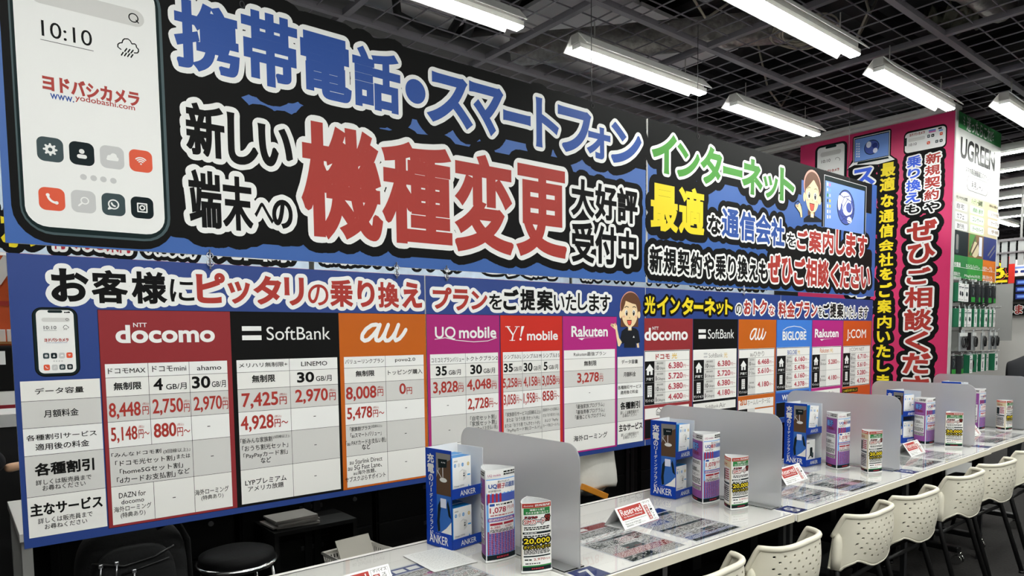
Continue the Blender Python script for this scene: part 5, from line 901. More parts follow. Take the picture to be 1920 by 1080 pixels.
# ------------------------------------------------------------------ hanging signs
M_foam = mat('foam_board_edge', 'd9d9d6', .7)
M_up = mat('sign_blue', '2f5ba2', .42, noise=.10, nscale=1.6)
M_lo = mat('sign_deep_blue', '233d80', .42, noise=.05, nscale=1.6)
M_steel = mat('hook_steel', 'b9b9bd', .3, metal=.9)
YB = 2.65
def sign(name, x0, x1, z0, z1, face, label, yb=YB, cat='sign'):
    base = ((x0 + x1) / 2, yb + .006, z0)
    t = thing(name, label, cat, base)
    m = MB(); m.box(x0 - base[0], x1 - base[0], -.0055, .0055, 0, z1 - z0, 0); m.add([(x0 - base[0], -.006, 0), (x1 - base[0], -.006, 0), (x1 - base[0], -.006, z1 - z0), (x0 - base[0], -.006, z1 - z0)], [(0, 1, 2, 3)], 1)
    m.build('panel', [M_foam, face], t)
    return t, base
def art(t, base, name, *keys, yb=YB, label=None, parent=None):
    a = Art((0, yb, H), (1, 0, 0), (0, 0, 1), (0, -1, 0))
    for k in keys: a.run(ART[k])
    o = a.build(name, parent or t, base)
    if label: o['label'] = label
    return o
def extra(a_ops, t, base, name, yb=YB, parent=None):
    a = Art((0, yb, H), (1, 0, 0), (0, 0, 1), (0, -1, 0)); a.run(a_ops); return a.build(name, parent or t, base)
def wire(t, base, x, ztop, zbot, y=YB + .006):
    m = MB(); m.tube([(x - base[0], y - base[1], ztop - base[2]), (x - base[0], y - base[1], zbot - base[2] - .01)], .0022, 6)
    m.tube([(x - base[0] + .008 * math.cos(q), y - base[1] - .008, zbot - base[2] - .02 + .012 * math.sin(q)) for q in [k * math.pi / 6 for k in range(12)]], .0018, 5, closed=True)
    m.build('suspension_wire', mat('dark_wire', '3c3c3e', .5), t)
def sling(t, base, x, z):
    m = MB(); R = .011
    for zz in (z + .014, z - .014): m.tube([(x - base[0] + R * math.cos(q), -.012 + .004 * math.sin(q), zz - base[2] + R * math.sin(q)) for q in [k * math.pi / 6 for k in range(12)]], .002, 5, closed=True)
    m.tube([(x - base[0], -.012, z + .035 - base[2]), (x - base[0], -.012, z - .035 - base[2])], .003, 6); m.build('hanging_hook', M_steel, t)

# upper left: phone picture and headline
UX0, UXM, UX1 = .152, 3.192, 6.21; UZ0, UZ1 = H + .305, H + 1.247
t, bs = sign('hanging_sign', UX0, UXM - .012, UZ0, UZ1, M_up, 'long blue and black hanging sign with the big phone picture and red kanji headline')
# black ground along the top and behind the slogan
extra([('R', UX0 + .62, UXM - .012, 1.14, UZ1 - H, 'k', .1), ('R', 1.06, 2.57, .37, .88, 'k', .1, .05), ('R', .60, 1.12, .36, .86, 'k', .1, .04), ('R', .60, UXM - .012, .95, 1.2, 'k', .1), ('R', .60, .69, .8, 1.0, 'k', .1), ('R', 2.5, 3.15, .36, .86, 'k', .1, .05)], t, bs, 'black_ground')
art(t, bs, 'headline', 'up1_head', label='blue phone and smartphone headline'); art(t, bs, 'lettering', 'up1_msg', label='black lettering outlined in white'); art(t, bs, 'slogan', 'up1_slogan', label='big red model change slogan')
ph = art(t, bs, 'phone_picture', 'up1_phone')
for q in ART['up1_icons']: extra([q], t, bs, 'app_icon', parent=ph)
for x in (.9, 2.74): wire(t, bs, x, GZ, UZ1)
t, bs = sign('hanging_sign', UXM + .008, UX1, UZ0, UZ1, M_up, 'blue and black hanging sign with green internet headline and yellow kanji')
extra([('R', UXM + .1, 4.95, 1.02, UZ1 - H, 'k', .1), ('R', UXM + .008, 5.5, 1.13, UZ1 - H, 'k', .1), ('R', 5.0, 6.12, 1.0, UZ1 - H, 'k', .1), ('R', 4.6, 6.15, .53, .70, 'k', .1, .04), ('R', 4.6, 6.1, .36, .62, 'k', .1, .05)], t, bs, 'black_ground')
art(t, bs, 'headline', 'up2_net', label='green internet headline'); art(t, bs, 'lettering', 'up2_msg'); art(t, bs, 'monitor_picture', 'up2_monitor'); art(t, bs, 'staff_picture', 'up2_woman')
for x in (3.68, 5.7): wire(t, bs, x, GZ, UZ1)

# lower boards
LZ1 = H + .274; LZ0 = H - .66
def lower(x0, x1, label, hooks=()):
    t, bs = sign('price_board', x0, x1, LZ0, LZ1, M_lo, label)
    for x in hooks: sling(t, bs, x, (UZ0 + LZ1) / 2)
    return t, bs
t, bs = lower(.152, 1.662, 'blue price board with red, black and orange carrier columns below the phone picture', (.75, 1.52))
art(t, bs, 'headline', 'lo1_head'); ph = art(t, bs, 'phone_picture', 'lo1_phone'); art(t, bs, 'row_labels', 'lo1_labels', label='white column of row headings')
art(t, bs, 'carrier_column', 'lo1_docomo', label='red carrier column with three plans'); art(t, bs, 'carrier_column', 'lo1_softbank', label='black carrier column with two plans'); art(t, bs, 'carrier_column', 'lo1_au', label='orange carrier column with two plans')
t, bs = lower(1.668, 3.178, 'blue price board with purple and red carrier columns and a cartoon staff woman', (1.78,))
art(t, bs, 'headline', 'lo2_head'); art(t, bs, 'carrier_column', 'lo2_uq', label='purple carrier column with two plans'); art(t, bs, 'carrier_column', 'lo2_ymobile', label='red carrier column with three plans'); art(t, bs, 'carrier_column', 'lo2_rakuten', label='magenta carrier column with one plan')
art(t, bs, 'row_labels', 'lo2_labels', label='white column of row headings'); art(t, bs, 'staff_picture', 'lo2_woman')
t, bs = lower(3.184, 4.683, 'blue internet price board with yellow headline and red, black and orange columns', (4.2,))
art(t, bs, 'headline', 'lo3_head')
for k, l in (('lo3_docomo', 'red'), ('lo3_softbank', 'black'), ('lo3_au', 'orange')): art(t, bs, 'carrier_column', k, label=l + ' internet carrier column')
t, bs = lower(4.688, 6.19, 'blue internet price board with light blue, magenta and orange columns beside the pink panel')
art(t, bs, 'headline', 'lo4_head')
for k, l in (('lo4_biglobe', 'light blue'), ('lo4_rakuten', 'magenta'), ('lo4_jcom', 'orange')): art(t, bs, 'carrier_column', k, label=l + ' internet carrier column')

# ------------------------------------------------------------------ pink panel, its beam, green poster
PXW = 6.6
M_pink = mat('pink_vinyl', 'c22d60', .42, noise=.05, nscale=2)
base = (PXW + .02, 2.83, 0)
t = thing('promotion_panel', 'tall pink panel with yellow, red and blue vertical lettering standing past the counter', 'sign panel', base)
MB().box(-.02, .02, -.63, .72, 0, H + 1.835, 0).build('panel', [M_pink], t)
MB().box(-.024, .022, -.641, -.631, 0, H + 1.835).build('edge_strip', M_lgrey, t)
def pink(name, *keys, label=None):
    a = Art((PXW, 0, H), (0, -1, 0), (0, 0, 1), (-1, 0, 0))
    for k in keys: a.run(ART[k])
    o = a.build(name, t, base)
    if label: o['label'] = label
pink('lettering', 'pink_big', label='big red vertical lettering'); pink('lettering', 'pink_yellow', label='yellow vertical lettering'); pink('lettering', 'pink_new', label='red and blue vertical lettering')
pink('lettering', 'pink_blue', label='blue vertical lettering half hidden behind the hanging sign'); pink('device_pictures', 'pink_pics', label='pictures of a phone, a laptop and a sideways phone')
m = MB(); m.box(PXW - .09, PXW + .12, 2.19, 4.2, H + 1.86, GZ - .01); m.box(PXW - .03, PXW + .05, 2.19, 4.2, H + 1.836, H + 1.86)
struct(m.build('trim_1', M_lgrey))
# green poster hanging on the rack front
t = thing('hanging_poster', 'tall white poster with green header hanging on the accessory rack end', 'poster', (7.2, 2.206, H + .46))
bs = (7.2, 2.206, H + .46)
MB().box(6.612 - bs[0], 7.80 - bs[0], .0025, .0045, 0, 1.855 - .46).build('sheet', mat('poster_vinyl', 'c6c7c4', .4), t)
a = Art((0, 2.2083, H), (1, 0, 0), (0, 0, 1), (0, -1, 0))
a.rect(6.612, 7.80, 1.72, 1.855, 'grn', 1)
X = [6.612, 7.03, 7.42, 7.77]
for k, (c, c2) in enumerate([('lgy', 'grn'), ('lgn', 'grn2'), ('tan', 'org')]):
    a.rect(X[k], X[k + 1], .865, 1.185, c, 1); a.rect(X[k], X[k + 1], .46, .655, c2, 1); a.rect(X[k], X[k + 1], .553, .556, 'w', 2)
a.rect(X[0], X[1], .655, .865, 'i2', 1); a.rect(6.72, 6.8, .67, .82, 'i1', 2, .02); a.rect(6.735, 6.785, .7, .83, 'g3', 3, .01)
a.rect(X[1], X[2], .655, .865, 'br', 1); a.rect(7.05, 7.22, .67, .86, 'gr2', 2, .03); a.ell(7.1, 7.3, .66, .8, 'tan', 3); a.rect(7.3, 7.38, .68, .85, 'w2', 3); a.stroke([(7.06, .68), (7.2, .84)], .012, 'br2', 4); a.stroke([(7.12, .68), (7.28, .8)], .01, 'br2', 4)
a.rect(X[2], X[3], .655, .865, 'nvy', 1); a.poly([(7.42, .655), (7.6, .865), (7.77, .865), (7.77, .7), (7.7, .655)], [(0, 1, 2, 3, 4)], 'sb4', 2); a.stroke([(7.55, .7), (7.72, .8)], .008, 'g3', 3); a.stroke([(7.6, .68), (7.74, .76)], .005, 'g3', 3)
a.run(ART['green']); a.build('print', t, bs)

# ------------------------------------------------------------------ banner of the far aisle, seen through the slit between the boards
M_ban = mat('banner_ice', 'c3d3e6', .5, noise=.3, nscale=9)
def banner(x0, x1, ops, label):
    t, bs = sign('aisle_banner', x0, x1, H + .60, H + 1.55, M_ban, label, 6.0)
    a = Art((0, 6.0, H), (1, 0, 0), (0, 0, 1), (0, -1, 0)); a.run(ops); a.build('lettering', t, bs)
    a = Art((0, 6.0, H), (1, 0, 0), (0, 0, 1), (0, -1, 0)); a.rect(x0, x1, .60, .622, 'o1', 1)
    for k in range(int((x1 - x0) / .22)): a.rect(x0 + .22 * k, x0 + .22 * k + .09, .601, .621, 'w', 2)
    a.build('edge_stripe', t, bs)
K_, WK_ = (('k', .045, 2),), (('k', .05, 1), ('w', .02, 2))
banner(-.6, 2.55, [('T', 'スマートフォン', -.5, .62, .66, .98, 'y', 3, K_), ('T', '何でもご案内', .62, 1.12, .665, .93, 'r2', 3, WK_), ('T', 'いたします', 1.22, 1.62, .665, .93, 'k', 3, WK_), ('T', '光回線', 1.75, 2.4, .665, .95, 'w', 3, K_)], 'far banner with yellow lettering seen through the slit under the phone picture')
banner(2.6, 5.8, [('T', '乗り換え', 2.68, 3.05, .69, .98, 'k', 3, WK_), ('T', 'スマートフォン', 3.1, 4.3, .69, .98, 'r', 3, WK_), ('T', 'ご契約', 4.5, 5.6, .68, .98, 'k', 3, WK_)], 'far banner with red lettering seen through the slit under the red slogan')
banner(5.85, 10.4, [('T', '新しいスマートフォンへの乗り換え', 6.0, 9.2, .675, .98, 'k', 3, WK_), ('T', 'ください', 9.3, 10.2, .675, .9, 'y', 3, K_)], 'far banner with black lettering seen through the slit under the internet sign')

# ------------------------------------------------------------------ counter tables
TZ = H - .746                                           # table top height .72
TX = [.25, 1.462, 2.668, 3.873, 5.075]; TW = 1.198
TY0 = [1.428, 1.428, 1.417, 1.425, 1.435]; TD = .71
ORD = ['nearest', 'second', 'third', 'fourth', 'fifth and farthest']
def make_table():
    t = thing('reception_table', 'x', 'table', group='white reception tables in a row'); w = TW / 2
    MB().box(-w, w, .004, TD, TZ - .03, TZ - .0005, 0, c=.003).build('tabletop', M_white, t)
    MB().box(-w, w, 0, .004, TZ - .031, TZ).build('front_edge', M_edge, t)
    MB().box(-w + .02, w - .02, TD - .05, TD - .03, .06, TZ - .03).build('dark_backing', M_black, t)  # black panel added to stand in for the shade under the counter
    for s in (-1, 1):
        MB().box(s * (w - .012) - .011, s * (w - .012) + .011, .035, .057, .0, TZ - .03).build('leg', mat('leg_grey', '2c2d2f', .4, metal=.4), t)
        MB().box(s * (w - .21) - .03, s * (w - .21) + .03, TD / 2 - .03, TD / 2 + .03, .1, TZ - .03).build('post', M_blackm, t)
        f = MB().box(s * (w - .21) - .03, s * (w - .21) + .03, .09, TD - .09, .075, .11, 0, c=.008).build('foot', M_blackm, t)
        for y in (.10, TD - .10):
            x = s * (w - .21); c = MB()
            for dx in (-.022, .022): c.tube([(x + dx - .009, y, .03), (x + dx + .009, y, .03)], .03, 14, 0)
            c.box(x - .012, x + .012, y - .018, y + .018, .035, .075, 1, c=.004)
            c.build('caster', [M_chrome, M_chrome], f)
    return t
tab0 = make_table()
for k in range(5):
    lab = ORD[k] + ' white table of the reception row, ' + ['under the memo sheet at the bottom edge', 'with number card 7', 'with number card 8', 'with number card 9', 'at the right edge of the photo'][k]
    loc = (TX[k] + TW / 2, TY0[k], 0)
    if k == 0: tab0.location = loc; tab0['label'] = lab
    else: copy_thing(tab0, loc, 0, lab)

# clear desk mats
def clear_mat():
    m = bpy.data.materials.new('clear_vinyl'); m.use_nodes = True; nt = m.node_tree; nt.nodes.clear()
    out = nt.nodes.new('ShaderNodeOutputMaterial'); mx = nt.nodes.new('ShaderNodeMixShader'); tr = nt.nodes.new('ShaderNodeBsdfTransparent'); gl = nt.nodes.new('ShaderNodeBsdfGlossy'); fr = nt.nodes.new('ShaderNodeFresnel')
    tr.inputs[0].default_value = (.98, .985, .985, 1); gl.inputs['Roughness'].default_value = .02; fr.inputs['IOR'].default_value = 1.36
    nt.links.new(fr.outputs[0], mx.inputs[0]); nt.links.new(tr.outputs[0], mx.inputs[1]); nt.links.new(gl.outputs[0], mx.inputs[2]); nt.links.new(mx.outputs[0], out.inputs[0]); return m
M_clear = clear_mat()
MATZ = TZ + .0022
for k in range(5):
    m = MB(); m.add([(-TW / 2 + .01, .012, .0018), (TW / 2 - .01, .012, .0018), (TW / 2 - .01, TD - .03, .0018), (-TW / 2 + .01, TD - .03, .0018)], [(0, 1, 2, 3)], 0)
    for a in ((-TW / 2 + .009, TW / 2 - .009, .0105, .0122), (-TW / 2 + .009, TW / 2 - .009, TD - .031, TD - .029)): m.box(*a, .0002, .0019, 1)
    o = m.build('desk_mat', [M_clear, mat('mat_edge', '5d605f', .4)], None, (TX[k] + TW / 2, TY0[k], TZ)); tag(o, 'clear glossy desk mat covering the %s reception table' % ORD[k], 'desk mat', 'clear desk mats')

# ------------------------------------------------------------------ flyers and number cards under the mats
def flyer(k, x, y, w, h, rz, seed, label):
    r = random.Random(seed); base = (x, y, TZ + .0002)
    t = thing('price_flyer', label, 'flyer', base, rz, 'price flyers under the desk mats')
    MB().box(-w / 2, w / 2, -h / 2, h / 2, 0, .0003).build('sheet', mat('flyer_paper', 'c9ccd3', .3), t)
    a = Art((0, 0, .0004), (1, 0, 0), (0, 1, 0), (0, 0, 1)); LGs = .00008
    W2 = w / 2 - .006; y0 = h / 2 - .008
    def rc(u0, u1, v0, v1, c, l): a.poly([(u0, v0), (u1, v0), (u1, v1), (u0, v1)], [(0, 1, 2, 3)], c, l * .25)
    rc(-W2, W2, y0 - .05, y0, ['bl', 'pd', 'dr'][seed % 3], 1)
    for q in range(5): rc(-W2 + .01 + q * (2 * W2 - .02) / 5, -W2 + .01 + (q + .8) * (2 * W2 - .02) / 5, y0 - .04, y0 - .012, 'w', 2)
    y = y0 - .058
    while y > -h / 2 + .03:
        rh = r.choice([.012, .018, .03, .045]); c = r.choice(['g3', 'w', 'g1', 'w', 'dr', 'g3', 'bl', 'pd', 'g2', 'g3', 'i1', 'br2'])
        n = r.choice([1, 2, 3, 4]); 
        for q in range(n):
            u0 = -W2 + 2 * W2 * q / n + .001; u1 = -W2 + 2 * W2 * (q + 1) / n - .001; cc = c if r.random() < .6 else r.choice(['w', 'g2', 'g3', 'pd', 'g3', 'mg', 'i1'])
            rc(u0, u1, y - rh, y, cc, 1); yy = y - .003
            while yy > y - rh + .003:
                u = u0 + .002
                while u < u1 - .004:
                    e = min(u1 - .002, u + r.uniform(.004, .02)); rc(u, e, yy - .0026, yy, 'w' if cc in ('dr', 'mg', 'bl', 'pd', 'g3') else r.choice(['pd', 'i1', 'pd', 'r2']), 2); u = e + r.uniform(.002, .005)
                yy -= .0052
        y -= rh + .003
    rc(-W2, W2, -h / 2 + .006, -h / 2 + .026, 'pd', 1)
    o = a.build('print', t, (0, 0, 0), .3)
    return t
A3 = (.287, .405)
TN = ['the nearest table', 'the number seven table', 'the number eight table', 'the number nine table', 'the farthest table']
flyer(0, .90, 1.70, *A3, 0, 12, 'dense blue topped price flyer at the bottom edge of the photo'); flyer(0, 1.135, 1.73, *A3, .02, 15, 'price flyer partly under the handwritten memo sheet')
for k, (x1, x2) in enumerate([(1.845, 2.19), (3.03, 3.385), (4.24, 4.59), (5.48, 5.83)]):
    flyer(k, x1, TY0[k + 1] + .243, *A3, 0, 20 + k, 'left one of two dense price flyers under the mat of ' + TN[k + 1]); flyer(k, x2, TY0[k + 1] + .24, *A3, 0, 30 + 2 * k, 'right one of two dense price flyers under the mat of ' + TN[k + 1])
for k, num in ((1, '7'), (2, '8'), (3, '9'), (4, '')):
    x = TX[k] + .057; y = TY0[k] + .062
    t = thing('number_card', ['', 'blue number card reading seven at the bottom edge of the photo', 'blue number card reading eight at the front edge of the counter', 'blue number card reading nine right of the third short tower', 'blue card without readable number at the farthest table corner'][k], 'number card', (x, y, TZ + .0003))
    MB().box(-.05, .05, -.046, .046, 0, .0004).build('card', ink('nvy', .3), t)
    if num:
        a = Art((0, 0, .0005), (1, 0, 0), (0, 1, 0), (0, 0, 1)); a.text(num, -.022, .022, -.036, .03, 'w', 2.2, (), 1); a.build('number', t, (0, 0, 0), .3)

# handwritten memo on top
t = thing('memo_sheet', 'white sheet of faint handwriting lying in front of the nearest charger stand', 'paper', (1.238, 1.91, MATZ + .001), -.04)
MB().box(-.083, .083, -.105, .105, 0, .0006).build('sheet', mat('memo_paper', 'e8e9e6', .6), t)
a = Art((0, 0, .0008), (1, 0, 0), (0, 1, 0), (0, 0, 1)); r = random.Random(5)
for q in range(15):
    u = -.07 + r.uniform(0, .012)
    while u < .062:
        e = u + r.uniform(.004, .016); v = .088 - q * .0125; a.stroke([(u, v), ((u + e) / 2, v + r.uniform(-.003, .003)), (e, v + r.uniform(-.002, .002))], .0005, 'g3', 1, 4); u = e + .003
a.build('handwriting', t)

# ------------------------------------------------------------------ frosted partitions
def frosted():
    m = bpy.data.materials.new('frosted_acrylic'); m.use_nodes = True; nt = m.node_tree; nt.nodes.clear()
    out = nt.nodes.new('ShaderNodeOutputMaterial'); N = nt.nodes.new
    gl = N('ShaderNodeBsdfRefraction'); gl.inputs['Color'].default_value = (.93, .94, .95, 1); gl.inputs['Roughness'].default_value = .42; gl.inputs['IOR'].default_value = 1.22
    df = N('ShaderNodeBsdfDiffuse'); df.inputs[0].default_value = (.62, .625, .64, 1)
    tl = N('ShaderNodeBsdfTranslucent'); tl.inputs[0].default_value = (.7, .7, .71, 1)
    m1 = N('ShaderNodeMixShader'); m1.inputs[0].default_value = .5; m2 = N('ShaderNodeMixShader'); m2.inputs[0].default_value = .55
    gs = N('ShaderNodeBsdfGlossy'); gs.inputs['Roughness'].default_value = .35; m3 = N('ShaderNodeMixShader'); m3.inputs[0].default_value = .04
    L = nt.links.new
    L(df.outputs[0], m1.inputs[1]); L(tl.outputs[0], m1.inputs[2]); L(m1.outputs[0], m2.inputs[1]); L(gl.outputs[0], m2.inputs[2]); L(m2.outputs[0], m3.inputs[1]); L(gs.outputs[0], m3.inputs[2]); L(m3.outputs[0], out.inputs[0])
    return m
M_frost = frosted()
M_acr = mat('clear_acrylic', 'eef2f2', .03, trans=1, ior=1.3)
def make_plate():
    t = thing('partition_screen', 'x', 'partition', group='frosted partition screens on the counter'); D = .645; h = .40; R = .055
    P = []
    for cx, cz, a0 in ((D - R, h - R, 0), (R, h - R, 90)):
        for k in range(9): a = math.radians(a0 + 90 * k / 8); P.append((cx + R * math.cos(a), cz + R * math.sin(a)))
    P += [(0, .004), (D, .004)]
    MB().prism(P, -.0025, .0025, 'x').build('screen', M_frost, t)
    MB().box(-.06, .03, .01, D - .01, 0, .004, 0, c=.001).build('base', M_acr, t)
    return t
PXL = [(1.518, 1.528), (2.707, 1.515), (3.92, 1.518), (5.095, 1.527), (6.235, 1.53)]
pl0 = make_plate()
for k, (x, y) in enumerate(PXL):
    lab = ['nearest frosted screen, right behind the big charger stand', 'frosted screen right of the number 7 table', 'frosted screen right of the number 8 table', 'frosted screen in front of the pink panel', 'farthest frosted screen, dark grey at the right edge'][k]
    if k == 0: pl0.location = (x, y, MATZ); pl0['label'] = lab
    else: copy_thing(pl0, (x, y, MATZ), 0, lab)

# ------------------------------------------------------------------ charger display stands and the boxes in them
M_sblue = mat('stand_blue', '0d3a9c', .35)
M_cardw = mat('card_white', 'e3e4e4', .5)
def make_stand():
    t = thing('display_stand', 'x', 'display stand', group='blue charger display stands'); W, D, h = .155, .135, .35
    MB().box(0, .002, 0, D, 0, h).build('side_panel', M_sblue, t); MB().box(W - .002, W, 0, D, 0, h * .98).build('side_panel', M_cardw, t)
    MB().box(.002, W - .002, D - .002, D, 0, h).build('back_panel', M_cardw, t)
    for z0 in (0, .178):
        tr = MB(); tr.box(.002, W - .002, .002, D - .002, z0 + .008, z0 + .011); tr.box(.001, W - .001, 0, .003, z0, z0 + .036); o = tr.build('tray', M_sblue, t)
        a = Art((0, -.0006, z0), (1, 0, 0), (0, 0, 1), (0, -1, 0)); a.text('ANKER', .04, .115, .008, .027, 'w', 1.8, (), 1); a.build('lettering', o)
    a = Art((-.0006, 0, 0), (0, -1, 0), (0, 0, 1), (-1, 0, 0))        # u = -y : rear edge -D ... front edge 0
    s = -D
    a.rect(s, 0, 0, h, 'anb', 1)
    x0, x1 = s + .058, -.002
    a.rect(x0, x1, .19, h - .012, 'br2', 2); a.poly([(x0, .25), (x0 + .03, .3), (x1, .32), (x1, h - .012), (x0, h - .012)], [(0, 1, 2, 3, 4)], 'g3', 3)
    a.poly([(x0, .19), (x1, .19), (x1, .225), (x0, .24)], [(0, 1, 2, 3)], 'br2', 3)
    a.poly([(x0 + .012, .285), (x0 + .055, .29), (x0 + .058, .318), (x0 + .010, .317)], [(0, 1, 2, 3)], 'i2', 4); a.stroke([(x0 + .035, .288), (x0 + .035, .25)], .0015, 'w', 4); a.ell(x0 + .018, x0 + .056, .236, .252, 'w3', 4); a.stroke([(x0 + .006, .275), (x0 + .03, .248)], .0012, 'w', 4)
    for q in (.03, .038, .046): a.disc((x0 + q, .306), .0022, 'w', 5)
    a.rect(x0, x1, .055, .19, 'bu', 2); a.rect(x0 + .02, x0 + .05, .145, .178, 'w2', 4, .002)
    a.poly([(x0, .09), (x0 + .006, .15), (x0 + .018, .17), (x0 + .022, .15), (x0 + .014, .1), (x0 + .016, .06), (x0 + .004, .055)], [tuple(range(7))], 'i2', 3); a.poly([(x1, .11), (x1 - .008, .15), (x1 - .016, .175), (x1 - .022, .16), (x1 - .014, .12)], [tuple(range(5))], 'i2', 3)
    a.poly([(x0 + .02, .055), (x1, .055), (x1, .1), (x0 + .05, .075)], [(0, 1, 2, 3)], 'w3', 3)
    a.rect(s, 0, 0, .055, 'anb', 3); a.text('ANKER', s + .016, s + .115, .012, .042, 'w', 2, (), 5); a.text('アンカー', s + .05, s + .075, .046, .05, 'w', 1, (), 5)
    c0, c1 = s + .011, s + .047; v = h - .018
    for ch, hh, wt in [('充', .034, 3), ('電', .034, 2.6), ('の', .026, 2.4), ('リ', .018, 2), ('|', .016, 2.4), ('デ', .018, 2), ('ィ', .013, 2), ('ン', .016, 2), ('グ', .018, 2), ('ブ', .018, 2), ('ラ', .017, 2), ('ン', .016, 2), ('ド', .018, 2)]:
        wd = (c1 - c0) if hh > .03 else hh * .95; cx = (c0 + c1) / 2
        if ch == '|': a.rect(cx - .0022, cx + .0022, v - hh + .001, v, 'w', 5)
        else: a.text(ch, cx - wd / 2, cx + wd / 2, v - hh, v, 'w', wt, (), 5)
        v -= hh + .0028
    a.build('side_print', t)
    return t
M_boxw = mat('box_white', 'e9ebea', .4); M_boxb = mat('box_blue', '1a86cc', .35)
def make_box(kind=0):
    t = thing('charger_box', 'x', 'box', group='small boxes in the charger stands'); w, d, h = .092, .045, .132
    m = MB(); m.box(-w / 2, w / 2, .0005, d, 0, h, 0); m.build('carton', M_boxb if kind < 2 else M_boxw, t)
    a = Art((0, 0, 0), (1, 0, 0), (0, 0, 1), (0, -1, 0)); a.rect(-w / 2, w / 2, 0, h, 'anc', .5)
    a.rect(-w / 2 + .004, w / 2, .008, h, 'w', 1)
    if kind < 2:
        a.text('ANKER', -.036, -.018, .116, .121, 'k', 1, (), 2)
        for x, c in ((-.03, 'anc'), (-.012, 'g2'), (.006, 'anc'), (.033, 'gld')): a.ell(x - .0055, x + .0055, .097, .11, c, 2); a.ring((x, .1035), .003, .0006, 'w', 3, 10)
        a.poly([(-.012, .05), (.008, .045), (.022, .055), (.024, .08), (.004, .088), (-.012, .078)], [tuple(range(6))], 'g1', 2); a.poly([(-.012, .05), (.008, .045), (.008, .084), (-.012, .078)], [(0, 1, 2, 3)], 'w3', 3)
        a.rect(.008, .015, .07, .073, 'i2', 4); a.rect(.008, .015, .061, .066, 'i2', 4); a.rect(.028, .042, .062, .067, 'anc', 2)
        a.text('Charger (32W)', -.036, .012, .026, .033, 'k', 1.2, (), 2); a.rect(-.036, .02, .019, .021, 'g2', 2); a.poly([(.026, .01), (.042, .01), (.034, .03)], [(0, 1, 2)], 'anc', 2)
    else:
        a.rect(-.036, -.01, .113, .119, 'g3', 2); a.rect(-.005, .02, .04, .09, 'i2', 2, .008); a.rect(.01, .03, .03, .06, 'i1', 3, .008); a.stroke([(-.02, .03), (0, .05), (.02, .035)], .003, 'i2', 3); a.rect(-.036, .02, .019, .022, 'g2', 2)
    a.build('front_print', t); return t
st0 = make_stand(); bx0 = make_box(0); bx2 = make_box(2)
SS = [((1.32, 1.955), .14), ((2.506, 1.91), .09), ((3.655, 1.902), -.06), ((4.90, 1.885), -.35), ((6.03, 1.91), 0)]
SN = ['nearest charger stand', 'charger stand before the second screen', 'charger stand before the third screen', 'charger stand behind the third screen', 'charger stand behind the fourth screen']
used = {}
def place(src, key, loc, rz, label, tilt=0):
    if key not in used: used[key] = 1; o = src; o.location = loc; o.rotation_euler = (0, 0, rz); o['label'] = label
    else: o = copy_thing(src, loc, rz, label)
    if tilt: o.rotation_euler = (0, tilt, rz)
    return o
for k, ((x, y), rz) in enumerate(SS):
    place(st0, 'st', (x, y, MATZ), rz, ('blue cardboard ' + SN[k]).replace('charger stand', 'charger display stand'))
    c, s = math.cos(rz), math.sin(rz)
    for tier, z in (('lower', .0125), ('upper', .1905)):
        for q, dy in (('front', .008), ('rear', .06)):
            if k >= 3 and q == 'rear': continue
            lx, ly = .055 + (.012 if q == 'rear' else 0), dy
            dark = (k == 2 and tier == 'lower' and q == 'front')
            tl = 0
            if tier == 'upper' and q == 'front' and k in (1, 2): tl = (.05, .1)[k - 1]; z += .006 + .004 * k; lx = .075
            place(bx2 if dark else bx0, 'b2' if dark else 'b0', (x + c * lx - s * ly, y + s * lx + c * ly, MATZ + z), rz, ('white box with black cable picture' if dark else 'white blue box') + ', %s, %s shelf, %s' % (q, tier, SN[k]), tl)

